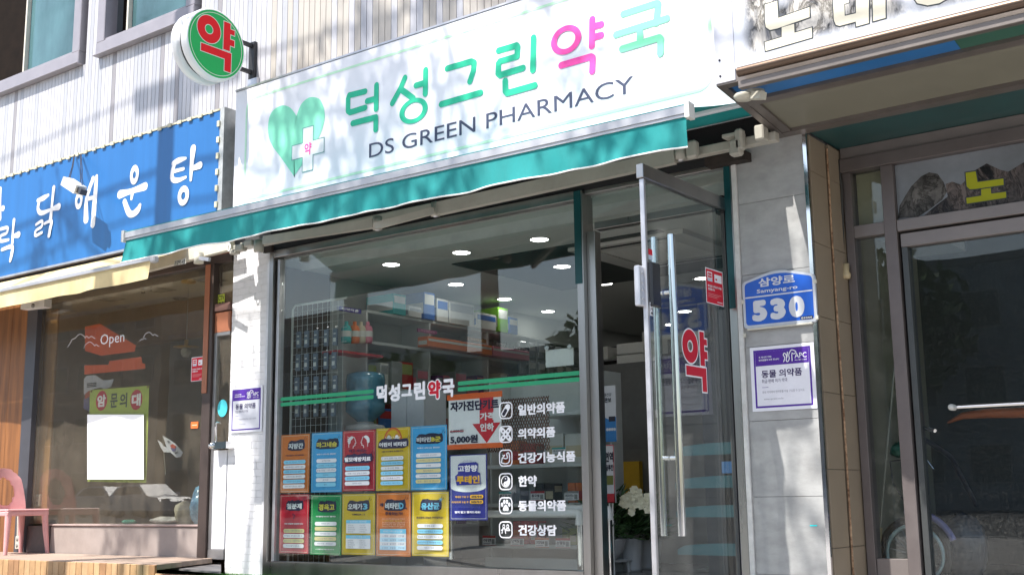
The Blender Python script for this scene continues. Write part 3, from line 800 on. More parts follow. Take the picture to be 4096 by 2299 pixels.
# ---- blue restaurant sign
YB = -.15
BLUE = mat('blue_banner_vinyl', (.020, .135, .38), .38, 0, .06, 3, stretch=(5, 1, .3), dirt=.0)
bs = thing('restaurant_sign', (-10, -.05, 2.9), 'wide blue banner sign with white brush lettering left of the white sign', 'sign')
bx('banner', (-13.6, YB, 2.865), (-7.745, YB + .02, 3.90), BLUE, bs)
bx('banner_edge', (-7.743, YB - .004, 2.87), (-7.688, -.0, 3.92), mat('galvanised_edge', (.50, .51, .50), .5, .5, .15, 14, dirt=.3), bs)
bx('bottom_rail', (-13.6, YB - .012, 2.84), (-7.69, YB + .03, 2.862), ALU, bs)
bx('top_rail', (-13.6, YB - .006, 3.902), (-7.75, YB + .03, 3.918), mat('yellowed_plastic', (.55, .52, .38), .5, 0, .2, 8), bs)
bx('box_back', (-13.6, YB + .021, 2.865), (-7.70, .0, 3.90), DARK, bs)
clip = None
for k in range(34):
    loc = Vector((-7.86 - k * .142, YB - .012, 3.903 + rng.uniform(-.003, .003))) - wloc(bs)
    if clip is None:
        clip = MB().box((-.026, -.008, -.016), (.026, .004, .016), mat('yellowed_clip', (.62, .58, .42), .5, 0, .2, 9), .002).build('clip', bs); clip.location = loc
    else: inst(clip, bs, loc)
for k in range(7):
    inst(clip, bs, Vector((-7.752, YB - .012, 3.78 - k * .142)) - wloc(bs), rot=(0, rad(90), 0))
BR = [
 [([(872, 822), (900, 808), (935, 797)], [18, 22, 10]), ([(880, 822), (868, 862), (868, 900), (895, 908), (936, 892)], [20, 18, 20, 18, 10]), ([(878, 862), (925, 850)], [14, 12]),
  ([(974, 748), (966, 830), (962, 905)], [28, 20, 12]), ([(966, 850), (1008, 832)], [16, 26])],
 [([(604, 978), (660, 962), (730, 938)], [32, 20, 30]), ([(668, 962), (662, 1000)], [20, 12]), ([(628, 1015), (648, 1068), (668, 1078), (694, 1058), (706, 1032)], [22, 26, 24, 26, 14])],
 [([(468, 900), (436, 1000), (433, 1105)], [22, 20, 30]), ([(487, 888), (478, 1000), (468, 1130)], [16, 26, 26]), ([(446, 1000), (476, 992)], [16, 16])],
 [([(190, 1008), (216, 998), (244, 982)], [14, 22, 12]), ([(200, 1006), (192, 1050), (210, 1072), (262, 1052)], [16, 18, 20, 12]), ([(272, 945), (262, 1040), (256, 1100)], [20, 16, 22]), ([(262, 1052), (297, 1040)], [14, 28]),
  ([(184, 1130), (214, 1112), (212, 1140), (184, 1160), (182, 1185), (214, 1170)], [12, 13, 12, 13, 14, 12]), ([(228, 1125), (262, 1112), (256, 1150), (250, 1185)], [12, 15, 18, 18])],
 [([(5, 1152), (38, 1146), (34, 1172), (6, 1186), (4, 1212), (44, 1206)], [14, 15, 13, 14, 15, 12]), ([(72, 1108), (66, 1170), (64, 1222)], [18, 15, 17]), ([(68, 1188), (95, 1180)], [14, 26]), ([(12, 1256), (62, 1240), (62, 1275), (54, 1310)], [14, 18, 20, 16])],
 [([(2, 950), (0, 1020), (0, 1100)], [18, 16, 20]), ([(0, 1052), (16, 1048)], [14, 24])]]
WBR = flat('white_brush_print', (.80, .80, .82))
for i, gl_ in enumerate(BR):
    mb = flatmb(YB); mb.lay = .0006
    for pts, ws_ in gl_:
        q = [xz(P(*z1_(*p), YB)) for p in pts]
        kk = [w * .0026 for w in ws_]
        cpts = crv([(a[0], a[1], b) for a, b in zip(q, kk)], 4)
        mb.stroke([(p[0], p[1]) for p in cpts], [max(.006, p[2]) for p in cpts], WBR, d=.00006)
    if i == 0:
        c = P(*z1_(925, 985), YB); mb.up(); mb.ring((c.x, c.z), .030, .078, WBR, 24, 1.15)
    if i == 1:
        c = P(*z1_(678, 880), YB); mb.up(); mb.ring((c.x, c.z), .024, .066, WBR, 24, 1.4)
    if i == 2:
        c = P(*z1_(398, 1010), YB); mb.up(); mb.ring((c.x, c.z), .024, .062, WBR, 24, 1.35)
    mb.build('brush_letter', bs)
# floodlight hanging on wires in front of the blue sign
fl = thing('floodlight', P(*z1_(372, 938), -.42), 'white floodlight hanging on wires in front of the blue sign', 'lamp')
a = P(*z1_(338, 915), -.40); b = P(*z1_(404, 958), -.40)
FLW = mat('floodlight_white', (.72, .71, .68), .4, 0, .06, 12, dirt=.2)
mb = MB(); mb.beam(a, b, .11, .085, FLW); mb.build('housing', fl)
mb = MB(); mb.beam(b + (a - b) * .02, b + (b - a) * .25, .07, .05, mat('dark_lens', (.05, .05, .06), .2)); mb.build('lens', fl)
mb = MB()
for p, q in (((376, 778), (350, 905)), ((372, 782), (345, 900)), ((404, 775), (402, 960)), ((408, 775), (412, 940))):
    u = P(*z1_(*p), -.17); v = P(*z1_(*q), -.38); mb.tube([u, (u + v) / 2 + Vector((.012, 0, 0)), v], .004, INK, 6)
mb.build('wire', fl)

# ---- round projecting sign
rs = thing('round_sign', (RSX - .1, -.2, 4.3), 'round green pharmacy lightbox with a big red letter sticking out from the wall', 'sign')
rc = (RSX, YR[0] * 0 + (PX(*zs(425, 560), RSX).y + PX(*zs(1092, 560), RSX).y) / 2, (PX(*zs(640, 50), RSX).z + PX(*zs(870, 965), RSX).z) / 2)
RW = mat('white_plastic', (.80, .80, .81), .35, 0, .02, 4)
R_ = .302
MB().lathe(rc, [(0, 0), (R_ - .012, 0), (R_ - .004, -.004), (R_, -.014), (R_, -.072), (R_ - .01, -.082), (0, -.082)], RW, 64, 'x').build('front_disc', rs)
MB().lathe(rc, [(0, -.084), (R_ - .035, -.084), (R_ - .035, -.128), (0, -.128)], mat('black_gap', (.02, .02, .025), .25), 64, 'x').build('core', rs)
MB().lathe(rc, [(0, -.13), (R_, -.13), (R_, -.20), (R_ - .012, -.212), (0, -.212)], RW, 64, 'x').build('rear_disc', rs)
GP = flat('sign_green_print', (.02, .42, .11)); RP = flat('sign_red_print', (.78, .008, .018)); CW = flat('sign_cream_print', (.72, .78, .68))
mb = xmb(RSX + .0006); mb.disc((rc[1], rc[2]), .285, GP, 64); mb.up(); mb.ring((rc[1], rc[2]), .262, .267, CW, 64); mb.build('green_face', rs)
mb = xmb(RSX + .002); yak(mb, RP, CW, .0065, hole=.36); mb.build('red_letter', rs)
BKM = mat('black_bracket', (.02, .02, .022), .5)
yb_ = rc[1] + R_ - .02
for zc in (rc[2] + .14, rc[2] - .10):
    bx('bracket_arm', (RSX - .12, yb_ - .05, zc), (RSX - .09, .01, zc + .03), BKM, rs)
bx('wall_plate', (RSX - .14, -.03, rc[2] - .14), (RSX - .07, .012, rc[2] + .19), BKM, rs)
bx('wall_bracket', (RSX - .15, -.028, rc[2] - .36), (RSX - .03, .011, rc[2] - .142), ALU, rs)

# ================================================================ green awning
aw_ = thing('green_awning', (-5.3, -.5, 2.6), 'teal folding arm awning half rolled out over the pharmacy window', 'awning')
LB = P(503, 945, -1.10); RB = P(2742, 443, -.90)
TEAL = mat('teal_canvas', (.006, .235, .235), .8, 0, .10, 5, .55, 26, stretch=(1, 1, .35), dirt=.12)
TEALU = TEAL
dirx = (RB - LB).normalized(); outv = dirx.cross(Vector((0, 0, 1))).normalized()
def bar_section(off0, off1, zlo, zhi, m, name, a=LB, b=RB, bev=None):
    mb = MB(); o0 = outv * off0; o1 = outv * off1
    vs = []
    for p in (a, b):
        vs += [p + o0 + Vector((0, 0, zlo)), p + o1 + Vector((0, 0, zlo)), p + o1 + Vector((0, 0, zhi)), p + o0 + Vector((0, 0, zhi))]
    mb.add(vs, [(0,1,2,3),(7,6,5,4),(0,4,5,1),(1,5,6,2),(2,6,7,3),(3,7,4,0)], m)
    return mb.build(name, aw_)
AWA = mat('awning_aluminium', (.50, .50, .52), .4, .5, .08, 6, .08, 150, dirt=.12)
bar_section(-.045, .012, -.016, .028, AWA, 'front_rail')
bar_section(-.040, .004, -.034, -.017, AWA, 'rail_lip')
bar_section(-.045, .006, .0285, .036, TEAL, 'rail_piping')
EC = mat('end_cap_plastic', (.68, .67, .63), .45, 0, .05, 10, dirt=.15)
for p, s_ in ((LB, -1), (RB, 1)):
    mb = MB(); q = p + dirx * s_ * .002; mb.beam(q + Vector((0, 0, -.0)) - outv * .016, q + dirx * s_ * .028 - outv * .016, .072, .088, EC); mb.build('end_cap', aw_)
# valance: a hanging strip with gentle ripples
n = 160; nz = 6; vs = []; fs = []
lenx = (RB - LB).length
for i in range(n + 1):
    t = i / n; base = LB + (RB - LB) * t + outv * (-.006)
    hh = .168 + .004 * math.sin(t * 31) + .003 * math.sin(t * 57 + 1)
    rip = .011 * math.sin(t * 43 + .6 * math.sin(t * 17)) + .006 * math.sin(t * 97 + 1)
    slant = -.035 * max(0, 1 - t * 40) + .0 * t
    for j in range(nz + 1):
        k = j / nz
        vs.append(base + outv * (rip * k * k + .01 * k) + dirx * slant * k + Vector((0, 0, -.034 - hh * k)))
for i in range(n):
    for j in range(nz):
        a = i * (nz + 1) + j; fs.append((a, a + 1, a + nz + 2, a + nz + 1))
mb = MB(); mb.add(vs, fs, TEAL, True); vo = mb.build('valance', aw_)
mb = MB(); mb.tube([Vector(vs[i * (nz + 1) + nz]) for i in range(0, n + 1, 1)], .0055, flat('white_piping', (.82, .82, .80)), 5); mb.build('valance_piping', aw_)
# roller and canvas
ry, rz_ = -.17, 2.86
MB().tube([(-7.40, ry, rz_), (-2.77, ry, rz_)], .045, mat('teal_canvas', (0, 0, 0)), 16).build('roller', aw_)
vs = []; fs = []; n = 40
Lr = Vector((-7.40, ry - .01, rz_ + .046)); Rr = Vector((-2.80, ry - .01, rz_ + .046))
for i in range(n + 1):
    t = i / n; a = Lr + (Rr - Lr) * t; b = (LB + dirx * .02) + ((RB - dirx * .02) - (LB + dirx * .02)) * t - outv * .03 + Vector((0, 0, .03))
    for j in range(7):
        k = j / 6; vs.append(a + (b - a) * k + Vector((0, 0, -.012 * math.sin(math.pi * k))))
for i in range(n):
    for j in range(6):
        a = i * 7 + j; fs.append((a, a + 1, a + 8, a + 7))
mb = MB(); mb.add(vs, fs, TEAL, True); mb.build('canvas', aw_)
# torsion bar, shoulders, folding arms
TBY = -.14
MB().box((-7.42, TBY - .03, 2.635), (-2.70, TBY + .03, 2.69), BEIGE, .004).build('torsion_bar', aw_)
def arm(name, a, b, w, h, mb=None):
    m_ = MB(); m_.beam(a, b, w, h, BEIGE); return m_.build(name, aw_)
elR = P(1742, 838, -.62); shR = P(2700, 628, -.24)
arm('upper_arm', shR, elR, .05, .085)
elR2 = P(1738, 842, -.66); farR = P(1535, 885, -.80)
arm('forearm', elR2, P(1500, 905, -.86), .03, .045)
elL = P(1500, 893, -.66); shL = P(1060, 962, -.28)
arm('upper_arm', shL, elL, .045, .065)
def joint(c, r=.032, name='elbow_joint'):
    m_ = MB(); m_.lathe(c, [(0, -.045), (r, -.045), (r, .045), (0, .045)], BEIGE, 14); m_.lathe(c, [(0, -.052), (r * .45, -.052), (r * .45, .052), (0, .052)], ALU, 10); m_.build(name, aw_)
joint(elR + Vector((.0, .0, 0))); joint(P(1510, 893, -.70)); joint(P(2722, 612, -.22), .04, 'shoulder_joint'); joint(P(1035, 985, -.22), .04, 'shoulder_joint')
for (px, py, w, h) in ((2770, 600, .07, .11), (2945, 592, .075, .10), (2960, 560, .05, .13)):
    c = P(px, py, -.22); MB().box(c - Vector((w/2, .03, h/2)), c + Vector((w/2, .03, h/2)), BEIGE, .012).build('shoulder_bracket', aw_)
c = P(2935, 545, -.20); MB().box(c - Vector((.06, .04, .012)), c + Vector((.06, .04, .012)), BEIGE, .004).build('clamp_plate', aw_)
c = P(3045, 535, -.20); MB().box(c - Vector((.03, .04, .045)), c + Vector((.03, .04, .045)), BEIGE, .008).build('end_bracket', aw_)
for px, py, w, h in ((960, 993, .12, .055), (1000, 975, .10, .05), (940, 1008, .08, .04)):
    c = P(px, py, -.20); MB().box(c - Vector((w/2, .03, h/2)), c + Vector((w/2, .03, h/2)), BEIGE, .008).build('end_bracket', aw_)
mb = MB(); c = P(917, 985, -.26)
mb.tube([c + Vector((0, 0, .05)), c + Vector((0, 0, .015))], .007, WHITE, 8)
mb.tube([c + Vector((.018 * math.cos(t / 10 * 6.283), 0, -.012 + .027 * math.sin(t / 10 * 6.283))) for t in range(11)], .006, WHITE, 7); mb.build('crank_eye', aw_)
mb = flatmb(-.305)
bx('dark_beam', (-3.20, -.10, 2.58), (-2.93, -.012, 2.635), mat('rusty_black_steel', (.03, .022, .018), .7, .3, .4, 20), aw_)
bx('dark_beam', (-7.26, -.06, 2.60), (-7.16, -.034, 2.66), mat('rusty_black_steel', (.03, .022, .018)), aw_)

# ================================================================ yellow restaurant awning
ya = thing('cream_awning', (-10, -.4, 2.6), 'old cream yellow awning over the restaurant window', 'awning')
YEL = mat('cream_canvas', (.62, .50, .27), .85, 0, .18, 2.2, .3, 300, stretch=(2, 1, .5), dirt=.2)
ra = P(603, 1037, -.62); la = P(0, 1175, -.62)
d_ = (ra - la); rb_ = P(600, 1118, -.62); lb_ = P(0, 1228, -.62)
zt_ = (ra.z + la.z) / 2; zb_ = (rb_.z + lb_.z) / 2
x1a = ra.x
n = 90; vs = []; fs = []
for i in range(n + 1):
    t = i / n; x_ = -13.5 + (x1a + 13.5) * t
    for j in range(6):
        k = j / 5; vs.append((x_ - .02 * k * (1 if i == n else 0), -.62 - .012 * math.sin(t * 60 + 1.2 * math.sin(t * 23)) * k * k, zt_ - (zt_ - zb_ + .004 * math.sin(t * 41)) * k))
for i in range(n):
    for j in range(5):
        a = i * 6 + j; fs.append((a, a + 1, a + 7, a + 6))
MB().add(vs, fs, YEL, True).build('valance', ya)
MB().box((-13.5, -.64, zt_ - .002), (x1a + .01, -.60, zt_ + .03), AWA, .004).build('front_rail', ya)
MB().box((x1a + .012, -.645, zt_ - .02), (x1a + .075, -.59, zt_ + .035), mat('grey_end_cap', (.42, .42, .43), .5), .01).build('end_cap', ya)
n = 30; vs = []; fs = []
for i in range(n + 1):
    x_ = -13.5 + (x1a + 13.5) * i / n
    for j in range(8):
        k = j / 7; vs.append((x_, -.16 - .44 * k, 2.80 + (zt_ + .03 - 2.80) * k - .03 * math.sin(math.pi * k)))
for i in range(n):
    for j in range(7):
        a = i * 8 + j; fs.append((a, a + 1, a + 9, a + 8))
MB().add(vs, fs, YEL, True).build('canvas', ya)
YBX = mat('ivory_arm_paint', (.60, .56, .46), .5, 0, .06, 8, dirt=.2)
MB().beam(P(590, 1065, -.26), P(930, 975, -.20), .05, .10, YBX).build('folding_arm', ya)
MB().beam(P(600, 1030, -.16), P(925, 950, -.14), .05, .05, YBX).build('torsion_bar', ya)
c = P(795, 1033, -.30); MB().lathe(c, [(0, -.045), (.04, -.045), (.04, .045), (0, .045)], YBX, 14).build('elbow_joint', ya)
MB().beam(c + Vector((0, -.01, 0)), P(838, 1038, -.34), .02, .03, ALU).build('lever', ya)
a = P(697, 1045, -.292); mb = MB().frame((0, a.y, 0)); x0, z0, x1, z1 = PR((698, 1042), (743, 1054), a.y)
mb.rect(x0, z0, x1, z1, flat('pale_label', (.6, .6, .56))); mb.up(); mb.text('차양막 시공', x0 + .004, z0 + .004, x1 - .004, z1 - .004, INK, .02); mb.build('maker_label', ya)

# ================================================================ right-hand canopy sign
cs = thing('canopy_sign', (-1, -.4, 2.7), 'large mountain photo sign box projecting over the right-hand shop', 'sign')
CX = -2.745; FY = -.815
CSM = mat('canopy_aluminium', (.19, .165, .15), .42, .6, .10, 5, .1, 120, dirt=.25)
def under(Y): return 2.69 + (.10) * (-Y / .815)
def slab(name, x0, x1, ya_, yb_, dz0, dz1, m):    # sloping strips of the underside
    mb = MB(); vs = []
    for x_ in (x0, x1):
        for Y in (ya_, yb_):
            for dz in (dz0, dz1): vs.append((x_, Y, under(Y) + dz))
    mb.add(vs, [(0,1,3,2),(4,6,7,5),(0,4,5,1),(2,3,7,6),(0,2,6,4),(1,5,7,3)], m); return mb.build(name, cs)
bx('left_side_panel', (CX, FY + .01, 2.80), (CX + .004, -.0, 4.6), CSM, cs)
slab('underside_edge', CX, CX + .045, -.003, FY, 0, .05, CSM)
slab('front_bottom_trim', CX + .046, XR, FY + .05, FY, 0, .05, CSM)
slab('middle_trim', CX + .046, XR, -.50, -.56, 0, .04, CSM)
slab('rear_trim', CX + .046, XR, -.003, -.07, 0, .05, CSM)
slab('blue_panel', CX + .046, -1.52, -.561, FY + .051, .02, .03, mat('blue_painted_panel', (.02, .13, .34), .4, 0, .12, 3, dirt=.1))
slab('green_panel', -1.519, XR, -.561, FY + .051, .02, .03, mat('dark_green_panel', (.03, .10, .07), .4, 0, .12, 3))
slab('tan_panel', CX + .10, XR, -.071, -.499, .022, .03, mat('tan_soffit_panel', (.17, .16, .122), .5, 0, .05, 3, dirt=.1))
slab('panel_lip', CX + .046, CX + .10, -.071, -.499, .005, .03, CSM)
# face with the mountain photograph
FZ0 = 2.86
ROCK = rock_mat('printed_rock_photo', (.11, .115, .13), (.74, .70, .64), 5.5, (FZ0 + .02, FZ0 + .11, CX + .14, CX + .24, (.66, .69, .76)))
SKYP = mat('printed_sky_photo', (.62, .66, .74), .3, 0, .1, 1.2, col2=(.80, .82, .86))
bx('face', (CX + .12, FY - .004, FZ0), (XR, FY + .01, 4.6), SKYP, cs)
bx('side_frame', (CX, FY - .006, 2.80), (CX + .118, FY + .01, 4.6), mat('worn_white_frame', (.66, .65, .68), .35, .3, .08, 9, dirt=.1), cs, .002)
for zc in (2.84, 2.93, 3.3): MB().lathe((CX + .03, FY - .006, zc), [(0, -.004), (.006, -.004), (.006, 0)], INK, 8, 'y').build('rivet', cs)
FYP = FY - .005
mb = MB().frame((0, FYP, 0))
ridge = [(420, 460), (395, 330), (420, 240), (385, 190), (460, 90), (520, 20), (560, -60), (700, -90), (980, -60), (1100, -120), (1500, -90), (1700, -130), (2100, -100), (2100, 20), (1600, 110), (1300, 180), (1000, 240), (800, 300), (640, 350), (560, 395), (480, 430)]
mb.rect(CX + .125, FZ0 + .004, XR, 4.3, ROCK); mb.build('mountain_print', cs)
CRM = flat('cream_letter_print', (.72, .68, .55)); DKO = flat('dark_outline_print', (.05, .06, .07))
L1 = [(612, 35), (697, 8), (704, 125), (916, 52), (918, 120), (700, 196), (648, 208), (620, 188), (614, 150)]
L2 = [(727, 190), (812, 165), (814, 226), (932, 190), (934, 258), (618, 350), (612, 290), (728, 255)]
L3 = [(1072, -100), (1320, -170), (1320, 160), (1235, 183), (1232, 150), (1120, 180), (1096, 172), (1082, 140)]
L4 = [(1341, -170), (1432, -200), (1434, 125), (1350, 148)]
L5 = [(1620, -20), (1650, 25), (1720, 40), (1800, 25), (1880, -20), (1900, -80), (1600, -80)]
for k, L_ in enumerate((L1, L2, L3, L4, L5)):
    mb = MB().frame((0, FYP, 0)); mb.lay = .001 + (.0004 if k == 0 else 0)
    q = [xz(P(*z4(*p), FYP)) for p in L_]
    mb.poly(offset_poly(q, .006), DKO); mb.up(.0015); mb.poly(q, CRM)
    if k == 2:
        mb.up(.0008); h_ = [xz(P(*z4(*p), FYP)) for p in ((1160, 35), (1192, 25), (1190, -30), (1226, -40), (1226, 88), (1163, 103))]
        mb.poly(offset_poly(h_, .005), DKO); mb.up(.0006); mb.poly(h_, ROCK)
    mb.build('sign_letter', cs)
pa = P(2953, 288, -.87); pb = P(4096, 12, -.87); zc = (pa.z + pb.z) / 2
PIPE = mat('worn_steel_pipe', (.12, .085, .065), .36, .9, .12, 5, .08, 90, dirt=.2)
MB().tube([(pa.x, -.87, zc), (XR, -.87, zc)], .027, PIPE, 16).build('shutter_pipe', cs)
MB().box((pa.x - .01, -.86, zc - .085), (XR, -.817, zc - .045), CSM, .003).build('pipe_rail', cs)
# small lamp under the blue panel
fl2 = thing('spotlight', (-2.58, -.68, 2.74), 'small white double spotlight under the blue strip of the canopy', 'lamp')
c = PZ(3005, 360, 2.765)
LW = mat('dusty_white_plastic', (.50, .48, .40), .5, 0, .08, 12, dirt=.3)
MB().lathe((c.x + .02, c.y, 2.752), [(0, 0), (.055, 0), (.05, -.03), (0, -.035)], LW, 18).build('base', fl2)
MB().lathe((c.x - .03, c.y - .03, 2.738), [(0, 0), (.05, 0), (.058, -.01), (.045, -.03), (0, -.03)], LW, 18).build('lamp_head', fl2)
MB().beam((c.x, c.y - .02, 2.725), (c.x + .09, c.y - .05, 2.70), .05, .04, LW).build('lamp_neck', fl2)

# ================================================================ right-hand shopfront
rf = thing('right_shopfront', (-1, .5, .0), 'shaded aluminium and glass shopfront under the canopy on the right', 'shopfront')
MF = mat('brown_grey_aluminium', (.17, .145, .14), .42, .5, .08, 5, .08, 120, dirt=.2)
MFL = mat('pale_brown_aluminium', (.23, .20, .19), .4, .4, .08, 5, .08, 120, dirt=.15)
def rb(name, a, b, m=MF, bev=.002): return bx(name, a, b, m, rf, bev)
rb('frame_head', (-2.555, .44, 2.545), (XR, .60, 2.625), MF); rb('frame_head_lip', (-2.555, .46, 2.627), (XR, .55, 2.70), MFL)
rb('frame_post', (-2.555, .47, .06), (-2.505, .58, 2.543))
rb('frame_post', (-2.312, .455, .06), (-2.238, .59, 2.543))
rb('transom', (-2.504, .475, 2.13), (-2.314, .575, 2.205), MFL)
rb('transom', (-2.236, .46, 2.13), (XR, .585, 2.20), MFL)
rb('door_head', (-2.225, .475, 2.035), (XR, .56, 2.115), MFL)
rb('door_stile', (-2.225, .48, .06), (-2.19, .56, 2.034), mat('dark_aluminium_edge', (.08, .085, .085), .4, .5))
rb('bottom_panel', (-2.504, .49, .06), (-2.314, .56, .225), MFL)
bx('threshold', (-2.555, .40, 0), (XR, .60, .058), CONC, rf)
DG = glass_mat('dusty_glass', (.86, .89, .88), .9, .10, 9)
bx('side_pane', (-2.504, .515, .227), (-2.314, .521, 2.128), DG, rf)
bx('side_top_pane', (-2.504, .515, 2.207), (-2.314, .521, 2.543), DG, rf)
bx('cream_board', (-2.50, .56, 2.207), (-2.316, .57, 2.543), mat('cream_board', (.36, .33, .22), .6, 0, .05, 3, dirt=.15), rf)
bx('door_pane', (-2.188, .515, .06), (XR, .521, 2.034), glass_mat('grimy_glass', (.80, .84, .85), .8, .10, 60), rf)
# photo sign over the door
YS = .498
bx('sign_panel', (-2.236, YS, 2.202), (XR, YS + .01, 2.543), mat('printed_sky_shaded', (.13, .14, .15), .35, 0, .15, 1.5, col2=(.24, .26, .29)), rf)  # sky print darkened, the shade over the sign put into its colour
z32 = zm(3200, 500, 1.607)
YS2 = YS - .001
for pts, m_ in (([(630, 600), (640, 520), (680, 450), (715, 395), (780, 330), (830, 305), (885, 315), (925, 370), (945, 430), (915, 480), (830, 545), (760, 590)], rock_mat('printed_granite', (.06, .056, .052), (.17, .16, .15), 7)),
               ([(790, 600), (860, 530), (950, 460), (935, 380), (980, 365), (1035, 385), (1070, 350), (1110, 300), (1200, 248), (1290, 290), (1340, 300), (1440, 240), (1700, 100), (1700, 420), (1440, 490), (1000, 560)], rock_mat('printed_far_ridge', (.014, .014, .016), (.16, .13, .12), 10))):
    mb = MB().frame((0, YS2, 0)); mb.lay = 0 if pts[0][0] == 630 else .0006
    q = [P(*z32(*p), YS2) for p in pts]
    mb.poly([(p.x, min(2.542, max(2.203, p.z))) for p in q], m_); mb.build('mountain_print', rf)
YLW = flat('yellow_letter_print', (.36, .37, .02))  # yellow darkened as well, shade put into the colour
R1 = [(1065, 308), (1130, 299), (1142, 368), (1308, 345), (1310, 386), (1130, 412), (1092, 414), (1072, 396)]
R2 = [(1165, 414), (1227, 405), (1230, 442), (1325, 430), (1327, 468), (1072, 507), (1070, 470), (1166, 455)]
for k, L_ in enumerate((R1, R2)):
    mb = MB().frame((0, YS2, 0)); mb.lay = .0014 + .0004 * k; q = [xz(P(*z32(*p), YS2)) for p in L_]
    mb.poly(offset_poly(q, .006), DKO); mb.up(.001); mb.poly(q, YLW); mb.build('yellow_letter', rf)
# pull bar
a = P(3815, 1628, .44); b = P(4096, 1622, .44)
mb = MB(); mb.tube([(a.x + .02, .44, a.z), (XR - .2, .44, a.z)], .011, CHROME, 12); mb.build('pull_bar', rf)
MB().lathe((a.x - .02, .46, a.z + .003), [(0, -.012), (.016, -.010), (.018, 0), (.018, .05)], mat('pale_plug', (.5, .5, .48), .5), 14, 'y').build('bar_knob', rf)
# cable and socket beside the frame
cb = thing('hanging_cable', (-2.54, .42, 1.3), 'black cable running down to a yellowed socket beside the right shopfront', 'cable')
pp = [P(3350, 640, .45), P(3366, 760, .45), P(3370, 900, .45), P(3372, 1060, .45)]
MB().tube(pp, .011, mat('dusty_black_rubber', (.035, .033, .03), .6), 8).build('cable', cb)
c = P(3383, 1085, .43); mb = MB(); mb.lathe((c.x, .43, c.z), [(0, -.045), (.024, -.045), (.030, -.02), (.020, 0), (.024, .045), (0, .045)], mat('yellowed_socket', (.50, .40, .24), .5, 0, .1, 14), 14); mb.build('socket', cb)
# things inside
pr_ = thing('wooden_pole', P(3500, 2150, .75), 'long thin pole leaning inside the narrow side pane', 'pole')
MB().tube([P(3583, 1400, .75), P(3520, 2110, .70)], .007, mat('dull_steel', (.35, .34, .30), .4, .6), 8).build('shaft', pr_)
MB().tube([P(3520, 2108, .70), P(3512, 2180, .70)], .016, mat('yellowed_socket', (0, 0, 0)), 8).build('tip', pr_)
# ================================================================ restaurant front
re_ = thing('restaurant_shopfront', (-9.5, 0, .1), 'brown framed glass front of the restaurant with a low stone ledge', 'shopfront')
WOOD = mat('orange_pine_boards', (.20, .070, .018), .5, 0, .4, 5, .1, 60, stretch=(3, 1, .22), col2=(.30, .12, .035), dirt=.2)
WOOD2 = mat('indoor_pine_board', (.30, .15, .045), .5, 0, .25, 6, stretch=(3, 1, .25))  # separate pine tone for the board inside the glass
BF = mat('dark_brown_aluminium', (.085, .062, .055), .4, .4, .08, 6)
TF = mat('terracotta_trim', (.33, .12, .06), .5, 0, .1, 6)
LEDGE = mat('mauve_stone_ledge', (.33, .275, .25), .6, 0, .10, 5, .15, 70, dirt=.25)
def rbx(name, a, b, m, bev=.002, p=None): return bx(name, a, b, m, p or re_, bev)
xp = P(95, 1700, 0).x; xq = P(135, 1700, 0).x
for k in range(5):
    rbx('wood_board', (xp - .30 * (k + 1) + .003, -.012, .13), (xp - .30 * k, .02, 2.62), WOOD)
rbx('frame_post', (xp + .001, -.03, .13), (xq, .06, 2.55), mat('blue_grey_aluminium', (.085, .085, .10), .4, .4, .08, 6))
ztop = P(838, 1062, 0).z
rbx('header', (-13, -.01, ztop + .072), (-7.70, .06, 2.74), TF)
rbx('frame_head', (xq, -.02, ztop), (-7.70, .055, ztop + .07), BF)
xr0 = P(830, 1300, 0).x; xr1 = P(862, 1300, 0).x
rbx('frame_post', (xr0, -.035, .125), (xr1, .06, ztop - .002), BF)
rbx('frame_post_face', (xr0 - .0, -.043, 1.5), (xr1 - .04, -.036, ztop - .002), TF)
rbx('ledge', (P(200, 2150, 0).x, -.0, .12), (xr0 - .002, .30, .398), LEDGE, .008)
rbx('ledge_cap', (P(195, 2100, 0).x, -.014, .399), (xr0 - .004, .31, .416), mat('ledge_cap_stone', (.36, .27, .25), .5, 0, .08, 5), .004)
rbx('plinth', (xp, -.004, .12), (P(200, 2150, 0).x - .004, .10, .398), mat('dark_mauve_plinth', (.075, .055, .055), .5, 0, .2, 20, dirt=.2))
RG = glass_mat('restaurant_glass', (.90, .91, .88), 1.4, .10, 1.6, 0, .15, (.50, .42, .33))  # brown veil in the pane is painted haze that brightens it
rbx('window_pane', (xq + .001, .022, .417), (xr0 - .001, .030, ztop - .002), RG, 0)
# door right of the window
x0d, x1d = xr1 + .002, -7.705
rbx('door_transom', (x0d, -.02, P(880, 1245, 0).z), (x1d, .06, P(880, 1215, 0).z), mat('brown_pink_aluminium', (.22, .12, .10), .45, .3, .1, 6))
rbx('transom_pane', (x0d, .022, P(880, 1213, 0).z), (x1d, .030, ztop - .003), RG, 0)
zdt = P(880, 1330, 0).z
ald = mat('door_aluminium', (.33, .32, .32), .35, .7, .08, 6)
rbx('door_header_board', (x0d, -.01, zdt + .002), (x1d, .05, P(880, 1250, 0).z), TF)
dr = bx('door', (x0d, -.012, P(880, 1800, 0).z), (x0d + .035, .03, zdt), ald, re_, .003)
MB().box((x0d + .036, -.012, zdt - .03), (x1d, .03, zdt), ald, .003).build('top_rail', dr)
MB().box((x0d + .036, .008, P(880, 1795, 0).z), (x1d, .016, zdt - .031), RG).build('glass', dr)
zpt = P(880, 1800, 0).z; zpb = P(880, 2195, 0).z
MB().box((x0d + .002, -.012, zpb), (x0d + .035, .03, zpt - .001), ald, .003).build('stile', dr)
MB().box((x0d + .036, -.006, zpb), (x1d, .02, zpt), mat('white_door_panel', (.70, .70, .73), .4, 0, .03, 5), .002).build('lower_panel', dr)
